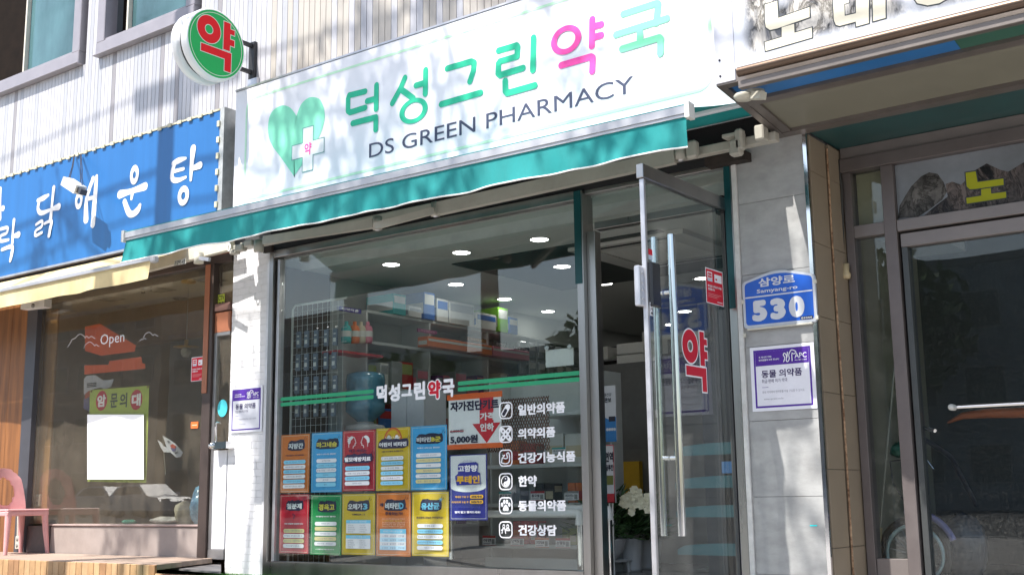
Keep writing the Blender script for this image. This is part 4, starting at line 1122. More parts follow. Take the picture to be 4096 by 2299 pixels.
MB().box((x0d + .002, -.014, .14), (x1d, .035, zpb - .002), mat('door_kick_aluminium', (.30, .29, .29), .4, .6, .1, 8), .003).build('kick_plate', dr)
h = MB(); a = P(863, 1690, -.07); b = P(863, 1780, -.07)
h.tube([a, b, b + Vector((0, .05, 0))], .010, CHROME, 8); h.tube([a, a + Vector((0, .05, 0))], .010, CHROME, 8); h.build('pull_handle', dr)
c = P(850, 1782, -.06); h = MB(); h.beam(c, c + Vector((.20, 0, 0)), .05, .055, CHROME); h.lathe((c.x + .02, -.088, c.z), [(0, -.012), (.026, -.01), (.026, .02), (0, .02)], CHROME, 16, 'y'); h.build('lock', dr)
# prints on restaurant glass
z13 = zm(250, 1250, 2.2246)
mb = flatmb(.018); x0, z0, x1, z1 = PR(z13(340, 190), z13(548, 278), .018)
mb.text('Open', x0, P(*z13(405, 307), .018).z, x1, P(*z13(380, 190), .018).z, WV, .0)
mb.build('open_lettering', re_)
def squig(pts, w=.0042):
    mb = flatmb(.018); mb.stroke([xz(P(*z13(*q[:2]), .018)) for q in crv([(p[0], p[1]) for p in pts], 4)], w, WV); mb.build('cloud_line', re_)
squig([(48, 305), (72, 268), (78, 262), (85, 240), (112, 230), (118, 228), (140, 200), (170, 193), (200, 215), (208, 225), (220, 208), (240, 225), (262, 210), (280, 222), (298, 232)])
squig([(190, 318), (205, 285), (245, 260), (280, 285), (290, 295), (302, 283), (318, 296), (330, 300)])
squig([(688, 250), (705, 236), (715, 240), (728, 228), (746, 236)])
squig([(722, 220), (740, 188), (775, 175), (798, 195), (810, 203), (822, 192), (838, 202), (853, 210)])
# CCTV sticker on the narrow pane, cyan dot, small stickers
x0, z0, x1, z1 = PR((863, 1180), (899, 1232), .018)
mb = flatmb(.018); mb.rect(x0, z0, x1, z1, INK); mb.up(); w = x1 - x0; h_ = z1 - z0
mb.rect(x0 + .02*w, z0 + .10*h_, x1 - .04*w, z1 - .02*h_, flat('lime_print', (.60, .66, .08))); mb.up()
mb.text('CCTV', x0 + .06*w, z0 + .58*h_, x1 - .08*w, z0 + .92*h_, INK, .025); mb.text('녹화중', x0 + .06*w, z0 + .16*h_, x1 - .08*w, z0 + .48*h_, INK, .025); mb.build('cctv_sticker', re_)
mb = flatmb(-.0005 + .004); c = P(882, 1632, 0); mb.disc((c.x + .02, c.z), .062, flat('cyan_vinyl', (.08, .55, .62)), 30, .072); mb.build('cyan_dot_sticker', re_)
x0, z0, x1, z1 = PR(z13(1143, 972), z13(1206, 1026), .018); mb = flatmb(.018); mb.rrect(x0, z0, x1, z1, .004, flat('orange_vinyl', (.80, .16, .04))); mb.up(); mb.rect(x0 + .015, (z0+z1)/2 - .003, x1 - .015, (z0+z1)/2 + .003, flat('pale_orange', (.9, .6, .45))); mb.build('orange_sticker', re_)
x0, z0, x1, z1 = PR(z13(1150, 400), z13(1268, 600), .018); mb = flatmb(.0175); security_sticker(mb, x0, z0, x1, z1); mb.build('red_security_sticker', re_)

# hanging notice (yellow-green, with an added white redaction rectangle)
z0_ = .0335
nt = thing('paper_notice', (P(480, 1750, z0_).x, z0_, .8), 'yellow green notice with a large blank white redaction field taped inside the restaurant window', 'notice')
mb = flatmb(.040)
q = [P(*z13(245, 688), .04), P(*z13(772, 648), .04)]; bl = P(350, 1925, .04); br = P(585, 1930, .04)
LIME = flat('lime_paper', (.42, .52, .10))
mb.poly([xz(bl), xz(br), xz(q[1]), xz(q[0])], LIME); mb.build('sheet', nt)
x0, z0, x1, z1 = PR(z13(296, 727), z13(398, 888), .04)
for body, ax, bx_, col in (('암', 296, 398, 1), ('문', 425, 490, 0), ('의', 508, 575, 0), ('대', 602, 710, 1)):
    mb = flatmb(.0385); xa = P(*z13(ax, 800), .0385).x; xb = P(*z13(bx_, 780), .0385).x; za = P(*z13((ax+bx_)/2, 860 - (ax - 340) * .02), .0385).z; zb = za + .165
    if col:
        mb.disc(((xa+xb)/2, za + .082), (xb - xa)/2, flat('crimson_print', (.50, .02, .06)), 28, .092); mb.up(.0006); mb.text(body, xa + .022, za + .025, xb - .022, zb - .028, WV, .045)
    else: mb.text(body, xa, za + .015, xb, zb - .02, flat('dark_green_print', (.03, .06, .05)), .03)
    mb.build('notice_letter', nt)
mb = flatmb(.0395); x0, z0, x1, z1 = PR((349, 1657), (575, 1916), .0395); mb.lay = .0025
a = P(349, 1657, .037); b = P(575, 1657, .037); c = P(575, 1916, .037); d = P(349, 1916, .037)
mb = flatmb(.0155); mb.poly([xz(P(349, 1916, .0155)), xz(P(575, 1916, .0155)), xz(P(575, 1657, .0155)), xz(P(349, 1657, .0155))], mat('redaction_white', (.95, .95, .95), .6, 0, 0, spec=.2)); mb.build('redaction_field', nt)
for p in ((258, 700), (760, 660)):
    c = P(*z13(*p), .038); MB().lathe((c.x, .036, c.z), [(0, -.001), (.011, -.001), (.011, .002)], mat('brass_eyelet', (.25, .12, .05), .4, .6), 10, 'y').build('eyelet', nt)

# pendant lamps, ceiling lights, vents, camera
PY = mat('yellow_lamp_paint', (.55, .30, .02), .4)
OP = mat('opal_bulb', (.55, .54, .50), .3)
spots = [(1167, 1085, 1270, 340, 440, .9, 'lamp nearest the red sticker'), (683, 905, 690, 90, 240, 1.9, 'lamp behind the painted clouds right of the word Open'), (240, 0, 240, 225, 380, 1.9, 'lamp hanging left behind the word Open')]
pos = [((745, 1388), .9), ((561, 1312), 1.9), ((357, 1372), 1.7)]
for k, ((px, py), Y) in enumerate(pos):
    c = P(px, py, Y)
    t = thing('pendant_lamp', (c.x, c.y, c.z), ['yellow pendant lamp hanging nearest the red sticker of the restaurant window', 'yellow pendant lamp hanging between the word Open and the right cloud', 'yellow pendant lamp hanging behind the left cloud drawing'][k], 'lamp', 'yellow pendant lamps in the restaurant')
    if k: t['group'] = 'yellow pendant lamps in the restaurant'
    MB().lathe((c.x, c.y, c.z), [(0, .075), (.022, .075), (.024, .012), (.03, .008), (.125, .004), (.125, 0), (.03, -.004), (0, -.004)], PY, 24).build('lamp_shade', t)
    MB().lathe((c.x, c.y, c.z), [(0, -.10), (.03, -.096), (.052, -.06), (.05, -.03), (.028, -.005)], OP, 18).build('bulb', t)
    MB().tube([(c.x, c.y, c.z + .075), (c.x, c.y, 2.76)], .003, mat('white_cord', (.5, .48, .42), .5), 6).build('cord', t)
    MB().lathe((c.x, c.y, 2.779), [(0, 0), (.075, 0), (.07, -.03), (0, -.035)], PY, 20).build('ceiling_rose', t)
for (px, py, lab) in ((720, 1195, 'unlit round ceiling light nearer the restaurant door'), (487, 1225, 'unlit round ceiling light farther left in the restaurant')):
    c = PZ(px, py, 2.775); o = MB().lathe((c.x, c.y, 2.779), [(0, 0), (.085, 0), (.085, -.008), (.06, -.012), (.058, -.002), (0, -.002)], mat('dull_chrome_ring', (.45, .45, .42), .3, .6), 24).build('ceiling_light')
    tag(o, lab, 'lamp', 'unlit ceiling lights in the restaurant')
for (px, py, lab) in ((430, 1195, 'square ceiling vent farthest left in the restaurant'), (632, 1158, 'square ceiling vent beside the dome camera'), (835, 1120, 'square ceiling vent nearest the restaurant door')):
    c = PZ(px, py, 2.775); t = thing('ceiling_vent', (c.x, c.y, 2.77), lab, 'vent', 'square ceiling vents in the restaurant')
    m_ = mat('vent_grey', (.22, .22, .20), .6)
    MB().frame((c.x, c.y, 2.774), (1, 0, 0), (0, 1, 0), (0, 0, -1)).outline([(-.14, -.14), (.14, -.14), (.14, .14), (-.14, .14)], .03, m_).build('vent_frame', t)
    for q in range(6): MB().box((c.x - .11, c.y - .10 + q * .036, 2.768), (c.x + .11, c.y - .085 + q * .036, 2.776), m_).build('slat', t)
c = PZ(588, 1150, 2.74); t = thing('dome_camera', (c.x, c.y, 2.7), 'small white security camera on the restaurant ceiling', 'camera')
MB().lathe((c.x, c.y, 2.778), [(0, 0), (.05, 0), (.045, -.05), (.02, -.07), (0, -.07)], mat('camera_white', (.45, .45, .42), .4), 18).build('body', t)
MB().lathe((c.x - .02, c.y - .03, 2.70), [(0, .0), (.02, -.002), (.018, -.018), (0, -.02)], INK, 12).build('lens', t)
# street reflection cut out in orange, and a flag, both behind the glass
OR = mat('orange_reflection_tone', (.78, .10, .02), .8, 0, .08, 3)
oc = thing('orange_reflection', P(460, 1380, .14), 'bright orange street reflection cut out behind the word Open', 'banner')
def ppoly(pts, Y, m, name, par, f=z13):
    mb = MB().frame((0, Y, 0)); q = [xz(P(*f(*p), Y)) for p in pts]; mb.poly(q, m); mb.lay = -.004; mb.poly(q, m); o = mb.build(name, par); return o
ppoly([(200, 125), (330, 98), (650, 290), (640, 345), (345, 382), (200, 340)], .14, OR, 'upper_piece', oc)
ppoly([(195, 468), (410, 462), (415, 430), (700, 392), (708, 450), (733, 455), (733, 498), (195, 550)], .14, OR, 'lower_piece', oc)
FW = mat('flag_white_cloth', (.50, .50, .55), .8, 0, .12, 6)
fl_ = thing('folded_flag', P(400, 1580, .11), 'folded white flag with black bars hanging above the yellow green notice', 'flag')
ppoly([(190, 590), (215, 560), (290, 555), (360, 600), (415, 598), (455, 590), (430, 660), (380, 680), (330, 665), (240, 690), (190, 730)], .11, FW, 'cloth', fl_)
ppoly([(190, 760), (235, 740), (240, 880), (185, 850)], .118, mat('flag_blue_cloth', (.10, .09, .22), .8), 'blue_piece', fl_)
ppoly([(200, 700), (280, 690), (240, 745), (200, 770)], .114, mat('flag_red_cloth', (.40, .06, .03), .8), 'red_piece', fl_)
for k in range(3): ppoly([(218, 628 + k*14), (298, 620 + k*14), (298, 627 + k*14), (216, 636 + k*14)], .1035, INK, 'black_bar', fl_)
fg = thing('small_flags', P(680, 1790, .12), 'small white flags with red and blue circle on sticks at the window', 'flag')
z17 = zm(0, 1700, 2.4144)
ppoly([(1572, 100), (1640, 140), (1700, 185), (1765, 262), (1740, 305), (1700, 310), (1645, 260), (1600, 190)], .12, FW, 'cloth', fg, z17)
ppoly([(1520, 140), (1560, 170), (1575, 200), (1610, 210), (1640, 262), (1580, 258), (1555, 220)], .13, FW, 'cloth', fg, z17)
ppoly([(1640, 195), (1665, 180), (1700, 205), (1690, 225), (1660, 225)], .1135, mat('flag_red_cloth', (0, 0, 0)), 'red_half', fg, z17)
ppoly([(1645, 215), (1690, 226), (1700, 215), (1690, 250), (1665, 250)], .1125, mat('flag_blue_cloth', (0, 0, 0)), 'blue_half', fg, z17)
for a, b in (((1612, 152), (1636, 170)), ((1620, 146), (1642, 162)), ((1690, 275), (1722, 262)), ((1688, 268), (1716, 254))):
    mb = MB().frame((0, .1115, 0)); mb.stroke([xz(P(*z17(*a), .1115)), xz(P(*z17(*b), .1115))], .006, INK, False); mb.build('black_bar', fg)
MB().tube([P(*z17(1572, 95), .14), P(*z17(1600, 480), .14)], .004, mat('dull_steel', (0, 0, 0)), 6).build('stick', fg)
# sacks and bags on the ledge
def blob(name, c, rx, ry, rz, m, lab, cat, seed, par=None, sub=18, rough=.16):
    r_ = random.Random(seed); ph = [r_.uniform(0, 6.28) for _ in range(12)]
    vs = []; fs = []; n = sub; k = 10
    for j in range(k + 1):
        th = math.pi * j / k
        for i in range(n):
            a = 2 * math.pi * i / n
            d = 1 + rough * (math.sin(3 * a + ph[0] + 2 * th) * math.sin(th * 2 + ph[1]) + .6 * math.sin(5 * a + ph[2]) * math.sin(3 * th + ph[3]) + .4 * math.sin(9 * a + 4 * th + ph[4]))
            z = math.cos(th); vs.append((c[0] + rx * d * math.sin(th) * math.cos(a), c[1] + ry * d * math.sin(th) * math.sin(a), max(c[2] - rz * .96, c[2] + rz * d * z)))
    for j in range(k):
        for i in range(n): fs.append((j*n+i, (j+1)*n+i, (j+1)*n+(i+1) % n, j*n+(i+1) % n))
    mb = MB(); mb.add(vs, fs, m, True); o = mb.build(name, par)
    if lab: tag(o, lab, cat)
    return o
cz = .416
def pxb(px, py, Y): return P(px, py, Y)
c = P(815, 2040, .22); blob('plastic_bag', (c.x + .04, .20, .56), .12, .12, .165, mat('blue_plastic_film', (.08, .30, .60), .18, 0, .4, 12, .4, 30, spec=.8, col2=(.30, .60, .85)), 'crumpled blue plastic bag standing on the ledge behind the window', 'bag', 5, rough=.2)
c = P(745, 2065, .22); blob('cloth_sack', (c.x, .22, .50), .125, .08, .105, mat('pale_sackcloth', (.34, .31, .24), .8, 0, .12, 9, .4, 60), 'pale cloth sack slumped beside the blue plastic bag', 'sack', 8, rough=.12)
c = P(670, 2095, .22); blob('newspaper_bundle', (c.x, .20, .445), .20, .08, .030, mat('newsprint', (.40, .38, .37), .8, 0, .35, 22), 'low bundle of crumpled newspaper lying on the ledge', 'newspaper', 3)
c = P(525, 2100, .22); blob('green_cloth', (c.x, .20, .432), .09, .05, .020, mat('green_cloth', (.03, .28, .20), .8, 0, .3, 14), 'small green cloth lying on the window ledge', 'cloth', 2)
# socket boxes
def socket(name, px, py, Y, w, h, lab):
    c = P(px, py, Y); t = thing(name, c, lab, 'socket')
    MB().box((c.x - w/2, Y - .02, c.z - h/2), (c.x + w/2, Y + .01, c.z + h/2), mat('ivory_plastic', (.55, .52, .45), .4, 0, .05, 9, dirt=.2), .004).build('cover', t)
    for dz in (-.24, .24):
        MB().lathe((c.x, Y - .021, c.z + dz * h), [(0, -.001), (.018, -.001), (.018, .001)], mat('socket_grey', (.20, .19, .17), .5), 14, 'y').build('outlet', t)
socket('wall_socket', 156, 2000, .10, .075, .115, 'ivory double socket on the pine board inside the glass')
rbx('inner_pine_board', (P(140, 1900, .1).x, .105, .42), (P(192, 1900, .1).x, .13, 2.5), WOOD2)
socket('floor_socket', 76, 2168, -.03, .07, .12, 'ivory socket box with a conduit beside the pink chair')
MB().tube([P(72, 2145, -.04), P(74, 2050, -.04)], .012, mat('ivory_plastic', (0, 0, 0)), 8).build('conduit', bpy.data.objects['floor_socket'])
# small white speaker under the cream awning
c = P(150, 1220, -.12); sp = thing('outdoor_speaker', c, 'small white box speaker fixed under the cream awning', 'speaker')
MB().beam(P(98, 1222, -.14), P(192, 1212, -.08), .09, .085, mat('speaker_white', (.62, .60, .55), .45, 0, .05, 9)).build('case', sp)
MB().lathe(P(130, 1222, -.19), [(0, -.004), (.022, -.002), (.022, .01), (0, .01)], mat('socket_grey', (.2, .2, .2)), 14, 'y').build('button', sp)

# ---- wooden deck and step
dk = thing('wooden_deck', (-9.5, -.3, 0), 'low wooden deck with a slatted front edge below the restaurant window', 'deck')
DW = [mat('deck_board_' + n_, c_, .6, 0, .2, 6, .15, 80, stretch=(1, .2, 1)) for n_, c_ in (('honey', (.40, .24, .115)), ('tan', (.46, .29, .15)), ('brown', (.30, .16, .075)))]
DP = [mat('deck_top_plank_' + n_, c_, .6, 0, .12, 6, .15, 80, stretch=(.2, 1, 1), dirt=.15) for n_, c_ in (('a', (.36, .27, .21)), ('b', (.33, .245, .195)))]
for k in range(10):
    y1 = -.016 - k * .082
    bx('deck_plank', (-13, y1 - .079, .11), (-7.86 - .5 * (y1 - .04), y1, .150 + (k % 2) * .001), DP[k % 2], dk, .003)
x_ = -11.6; fy = -.845
k = 0
while x_ < -6.75:
    w = .078 + rng.uniform(-.006, .008)
    top = .148 if x_ < -7.46 else .086
    bx('front_slat', (x_, fy - .02 - rng.random() * .004, -.10), (x_ + w - .005, fy, top), DW[rng.choices([0, 1, 2], [.45, .35, .2])[0]], dk, .003)
    x_ += w; k += 1
q = [PZ(600, 2264, .10), PZ(884, 2286, .10), PZ(884, 2240, .10), PZ(800, 2240, .10)]
mb = MB(); mb.add([tuple(p) for p in q] + [(p.x, p.y, .088) for p in q], [(0, 1, 2, 3), (7, 6, 5, 4), (0, 4, 5, 1), (1, 5, 6, 2), (2, 6, 7, 3), (3, 7, 4, 0)], mat('grey_step_plate', (.20, .19, .19), .5, .3, .1, 8)); mb.build('step_plate', dk)
# ---- artificial grass
gb = MB(); r_ = random.Random(4)
gm = [mat('artificial_grass_' + a_, c_, .6, 0, .2, 30) for a_, c_ in (('bright', (.10, .30, .035)), ('deep', (.05, .18, .02)))]
gb.box((-7.75, -1.3, .0), (-6.4, -.04, .018), gm[1])
for _ in range(9000):
    x_ = r_.uniform(-7.74, -6.6); y_ = r_.uniform(-.55, -.045); a = r_.uniform(0, 3.14); hh = r_.uniform(.018, .032); dx, dy = math.cos(a) * .0022, math.sin(a) * .0022; lx, ly = r_.uniform(-.012, .012), r_.uniform(-.012, .012)
    gb.add([(x_ - dx, y_ - dy, .017), (x_ + dx, y_ + dy, .017), (x_ + lx, y_ + ly, .017 + hh)], [(0, 1, 2)], gm[r_.random() < .4])
tag(gb.build('artificial_grass'), 'strip of bright green artificial grass at the foot of the white brick pillar', 'artificial grass', kind='stuff')

# ---- pink plastic chair
PK = mat('faded_pink_plastic', (.66, .33, .33), .42, 0, .08, 7, .05, 60, dirt=.08)
fr = Vector((-10.165, -.035, .151))
chx = fr.x; cY = fr.y
ch = thing('plastic_chair', (fr.x - .25, fr.y - .22, .151), 'faded pink moulded plastic chair cut by the left edge of the photograph', 'chair')
# seat faces left-front; measured: right-rear foot fr, seat height .43, back rising behind
xR = fr.x; yR = fr.y
sx0, sx1 = xR - .46, xR - .015; sy0, sy1 = yR - .42, yR
zs0 = .151 + .40
mb = MB(); mb.box((sx0, sy0, zs0 - .012), (sx1, sy1 + .0, zs0 + .008), PK, .008)
mb.box((sx1 - .03, sy0, zs0 - .055), (sx1, sy1, zs0 - .013), PK, .008); mb.box((sx0, sy0, zs0 - .055), (sx0 + .03, sy1, zs0 - .013), PK, .008)
mb.box((sx0 + .031, sy0, zs0 - .055), (sx1 - .031, sy0 + .025, zs0 - .013), PK, .008); mb.build('seat', ch)
def leg(x, y, dx, dy):
    mb = MB(); mb.tube([(x, y, zs0 - .01), (x + dx * .4, y + dy * .4, .151 + .2), (x + dx, y + dy, .151)], [.032, .026, .019], PK, 8); mb.build('leg', ch)
leg(sx1 - .03, sy1 - .03, .035, .03); leg(sx0 + .03, sy1 - .03, -.03, .03); leg(sx1 - .03, sy0 + .03, .035, -.03); leg(sx0 + .03, sy0 + .03, -.03, -.03)
# backrest: curved shell with an oval opening, on the left side facing right
mb = MB(); vs = []; fs = []
bxx = sx0 + .06
def shell(u, v, t):   # u -1..1 along the back width, v 0..1 up
    wd = .20 * (1 - .28 * v * v) ; yy = (sy0 + sy1) / 2 + u * wd
    xx_ = bxx - .03 - .09 * v + .03 * u * u + t
    zz__ = zs0 + v * .40 * (1 - .10 * u * u * (v > .8)) 
    return (xx_, yy, zz__)
nu, nv = 16, 16
def hole(u, v): return ((u / .48) ** 2 + ((v - .43) / .30) ** 2) < 1
for t in (0, .022):
    base = len(vs)
    for j in range(nv + 1):
        for i in range(nu + 1): 
            u = -1 + 2 * i / nu; v = j / nv
            vs.append(shell(u, v, t))
    for j in range(nv):
        for i in range(nu):
            u = -1 + 2 * (i + .5) / nu; v = (j + .5) / nv
            corner = v > .8 and abs(u) > math.sqrt(max(0, 1 - ((v - .8) / .22) ** 2))
            if not hole(u, v) and not corner:
                a = base + j * (nu + 1) + i; fs.append((a, a + 1, a + nu + 2, a + nu + 1))
mb.add(vs, fs, PK, True); bk_ = mb.build('backrest', ch)
so = bk_.modifiers.new('smooth', 'SMOOTH'); so.factor = .6; so.iterations = 4

# ---- APC notices on the pillars
PUR = flat('purple_print', (.085, .03, .30)); PAP = flat('notice_paper', (.76, .76, .82)); GREYT = flat('grey_print', (.35, .35, .40))
def apc(name, lab, x0, z0, x1, z1, Y):
    t = thing(name, ((x0 + x1)/2, Y, z0), lab, 'notice', 'white and purple animal medicine notices')
    bx('sheet', (x0, Y, z0), (x1, Y + .003, z1), PAP, t)
    w = x1 - x0; h = z1 - z0; g = lambda u, v: (x0 + u*w, z0 + v*h)
    mb = flatmb(Y - .0005); mb.outline([g(.055, .05), g(.945, .05), g(.945, .95), g(.055, .95)], .028*w, PUR); mb.rect(*g(.085, .70), *g(.915, .92), PUR); mb.build('purple_frame', t)
    mb = flatmb(Y - .001); 
    mb.text('또 하나의 가족!', *g(.14, .82), *g(.34, .85), WV, .02); mb.text('반려동물의 모든 것·APC', *g(.14, .775), *g(.46, .805), WV, .02); mb.build('slogan', t); mb = flatmb(Y - .001)
    mb.text('APC', *g(.70, .78), *g(.885, .86), WV, .01); mb.build('brand_letters', t); mb = flatmb(Y - .001); mb.text('ALL PET CARE', *g(.70, .74), *g(.885, .76), WV, .01); mb.build('brand_line', t); mb = flatmb(Y - .001)
    for pts in ([(.53, .74), (.55, .80), (.53, .84), (.545, .87), (.57, .85), (.585, .80), (.60, .88)], [(.60, .88), (.575, .76), (.60, .735), (.625, .78), (.62, .84), (.66, .905), (.70, .90), (.735, .87), (.70, .845), (.675, .86)], [(.672, .84), (.672, .74)]):
        mb.stroke([g(*p) for p in crv([(a, b) for a, b in pts], 3)], .013*w, WV)
    mb.build('pet_drawing', t); mb = flatmb(Y - .001)
    mb.text('동물 의약품', *g(.17, .51), *g(.80, .63), flat('dark_purple_print', (.03, .015, .10)), .02); mb.build('title', t); mb = flatmb(Y - .001)
    mb.text('취급·판매 허가 약국', *g(.17, .43), *g(.57, .49), flat('dark_purple_print', (.03, .015, .10)), .0)
    mb.build('subtitle', t); mb = flatmb(Y - .001)
    mb.rect(*g(.17, .363), *g(.27, .368), PUR)
    mb.text('동네 약국에서 반려동물 약을 구입할 수 있어요.', *g(.17, .27), *g(.83, .31), GREYT, .0); mb.build('body_text', t); mb = flatmb(Y - .001)
    mb.text('www.apcare.co.kr', *g(.19, .16), *g(.50, .20), GREYT, 0)
    mb.build('web_address', t)
z29 = zm(2900, 900, 1.808)
x0, z0, x1, z1 = PR(z29(178, 888), z29(668, 1322), -.016); apc('animal_medicine_notice', 'white and purple pet notice on the grey tiled pillar under the blue address plate', x0, z0, x1, z1, -.016)
zq = zm(0, 1150, 1.2583)
x0, z0, x1, z1 = PR(zq(1163, 505), zq(1318, 722), -.014); apc('animal_medicine_notice', 'smaller white and purple pet notice on the white painted brick pillar', x0, z0, x1, z1, -.016)

# ---- address plate
ap = thing('address_plate', (-2.81, -.03, 1.56), 'blue house shaped address plate reading 530 on the grey tiled pillar', 'sign')
AY = -.036
q = [xz(P(*z29(*p), AY)) for p in ((138, 745), (665, 700), (650, 360), (388, 312), (122, 412))]
# square the plate up in metres
xl = (q[0][0] + q[4][0])/2; xr = (q[1][0] + q[2][0])/2; zb_ = (q[0][1] + q[1][1])/2; zs_ = (q[2][1] + q[4][1])/2; zt_ = q[3][1]; xm = (xl + xr)/2
def pent(e):
    pts = [(xl + e, zb_ + e), (xr - e, zb_ + e), (xr - e, zs_ - e*.6), (xm, zt_ - e*1.1), (xl + e, zs_ - e*.6)]
    out = []
    for i, p in enumerate(pts):
        a = Vector(pts[i-1]); b = Vector(p); c = Vector(pts[(i+1) % 5]); r = .022 if i != 3 else .09
        u = b + (a - b).normalized() * r; v = b + (c - b).normalized() * r
        for k in range(6):
            t = k/5; out.append(tuple(u*(1-t)**2 + b*2*t*(1-t) + v*t*t))
    return out
PLW = mat('plate_silver_grey', (.50, .53, .58), .35, .1, .04, 6); PLB = mat('plate_blue', (.012, .10, .50), .3, 0, .05, 4)
mb = MB().frame((0, AY, 0)); o_ = pent(0); n = len(o_)
mb.poly(o_, PLW); mb.add([(p[0], AY, p[1]) for p in o_] + [(p[0], AY + .018, p[1]) for p in o_], [(i, (i+1) % n, n + (i+1) % n, n + i) for i in range(n)], PLW); mb.build('plate', ap)
mb = flatmb(AY - .0006); mb.poly(pent(.016), PLB); mb.build('blue_field', ap)
mb = flatmb(AY - .0014); zl = P(*z29(388, 500), AY).z
LTS = flat('plate_letter_silver', (.60, .62, .66)); W_ = xr - xl
mb.rect(xl + .018, zl - .004, xr - .018, zl + .004, LTS); mb.build('divider_line', ap)
mb = flatmb(AY - .0014)
mb.text('삼양로', xl + .235*W_, zl + .055, xr - .265*W_, zl + .108, LTS, .03); mb.build('korean_street_name', ap)
mb = flatmb(AY - .0014); mb.text('Samyang-ro', xl + .205*W_, zl + .013, xr - .235*W_, zl + .043, LTS, .02); mb.build('latin_street_name', ap)
mb = flatmb(AY - .0014); h5 = zl - zb_
for k, ch_ in enumerate('530'): mb.text(ch_, xl + (.125 + .255*k)*W_, zb_ + .19*h5, xl + (.335 + .255*k)*W_, zl - .12*h5, LTS, .075, res=6)
mb.build('house_number', ap)
mb = flatmb(AY - .0014); mb.rect(xr - .10, zb_ + .018, xr - .024, zb_ + .036, INK); mb.up(); mb.text('01044', xr - .094, zb_ + .021, xr - .030, zb_ + .033, LTS, .02); mb.build('serial_number', ap)
bx('lower_lip', (xl + .02, AY - .004, zb_ - .012), (xr - .03, AY + .012, zb_ - .001), mat('ivory_lip', (.60, .58, .50), .4), ap, .002)
for xx_, dz in ((xl, -.02), (xl, -.22), (xr, .05), (xr, -.16)): bx('plate_clip', (xx_ - .008, AY - .006, zl + dz - .012), (xx_ + .008, AY + .010, zl + dz + .012), mat('ivory_lip', (0, 0, 0)), ap, .002)
bx('cyan_mark', P(3240, 2098, -.0108), P(3268, 2103, -.0135), flat('bright_cyan', (.02, .75, .80)), tp)

# ---- white board hanging on the glass by suction hooks
wb = thing('hanging_white_board', P(2240, 1430, .06), 'small blank white board hanging by two suction hooks inside the pharmacy window', 'board')
x0, z0, x1, z1 = PR(z5(2137, 905), z5(2341, 1010), .06); bx('board', (x0, .058, z0), (x1, .062, z1), mat('board_white', (.62, .64, .62), .4, 0, .03, 4), wb)
for px, py in ((2150, 888), (2315, 879)):
    c = P(*z5(px, py), .05); MB().lathe((c.x, .040, c.z), [(0, 0), (.016, -.004), (.017, .004), (.006, .010), (0, .010)], mat('clear_plastic', (.5, .52, .52), .1, 0, 0, spec=.9), 14, 'y').build('suction_hook', wb)
# ================================================================ posters on the pharmacy window
YP = .0375
PO = {'orange': flat('poster_orange', (.70, .20, .035)), 'blue': flat('poster_sky_blue', (.08, .42, .78)), 'red': flat('poster_red', (.55, .022, .045)),
      'yellow': flat('poster_yellow', (.72, .50, .035)), 'green': flat('poster_green', (.02, .30, .09)), 'navy': flat('poster_navy', (.035, .04, .27))}
PWH = flat('poster_white', (.78, .78, .80)); PCY = flat('poster_pill_cyan', (.25, .62, .82)); PCR = flat('poster_pill_cream', (.70, .62, .30)); PDK = flat('poster_dark', (.035, .03, .07)); PYE = flat('poster_letter_yellow', (.78, .66, .10)); PLB = flat('poster_letter_blue', (.20, .58, .80))
def poster(tl, br, col, lab, draw):
    x0, z0, x1, z1 = PR(tl, br, YP)
    t = thing('poster', ((x0 + x1)/2, YP, z0), lab, 'poster', 'coloured health posters on the pharmacy window')
    w = x1 - x0; h = z1 - z0
    tilt = rng.uniform(-.0015, .0015)
    bx('sheet', (x0, YP, z0), (x1, YP + .0015, z1), PO[col], t)
    mb = flatmb(YP - .0008); g = lambda u, v: (x0 + u*w, z1 - v*h + tilt * u)
    mb.outline([g(.035, .98), g(.965, .98), g(.965, .02), g(.035, .02)], .007*w, flat('thin_border_print', (.75, .72, .6)))
    mb.lay = 0; draw(mb, g, w, h)
    mb.build('print', t)
    return t
def ttl(mb, g, body, u0, v0, u1, v1, col, seed=0, split=None, col2=None):
    r_ = random.Random(seed + len(body))
    top = [(u0 - .03 + (u1 - u0 + .06) * k / 8, v0 - .035 - .028 * r_.random()) for k in range(9)]
    top[0] = (u0 - .01, v0 + .0); 
    pts = [g(*p) for p in top] + [g(u1 + .06, v0 + .02), g(u1 + .05, v1 - .005), g(u1 - .08, v1 + .03), g(u0 + .1, v1 + .028), g(u0 - .03, v1 + .008)]
    mb.up(); mb.poly(pts, PDK); mb.up(.0005)
    if split:
        k = split; um = u0 + (u1 - u0) * k / len(body) + .005
        mb.text(body[:k], *g(u0, v1), *g(um - .01, v0), col, .045); mb.text(body[k:], *g(um, v1), *g(u1, v0), col2, .045)
    else: mb.text(body, *g(u0, v1), *g(u1, v0), col, .045)
    for a in (0, 1): mb.stroke([g(u1 + .04 + .05*a, v0 - .06 + .01*a), g(u1 + .07 + .05*a, v0 - .095 + .02*a)], .0035, PDK)
def sub(mb, g, body, v, u0=.18, u1=.82, col=None, hh=.026):
    mb.up(); mb.text(body, *g(u0, v + hh/2), *g(u1, v - hh/2), col or PWH, .03)
def pills(mb, g, w, h, items, v0, dv, ph=.055, u0=.12, u1=.88):
    for k, (tx, c) in enumerate(items):
        v = v0 + dv*k; mb.up(); a = g(u0, v + ph/2); b = g(u1, v - ph/2); mb.rrect(a[0], a[1], b[0], b[1], (b[1]-a[1])*.48, {'w': PWH, 'c': PCY, 'y': PCR}[c], 4)
        mb.up(); L_ = min(.62, .045*len(tx)); mb.text(tx, *g(.5 - L_/2, v + .013), *g(.5 + L_/2, v - .013), flat('poster_small_text', (.12, .16, .28)), .0)
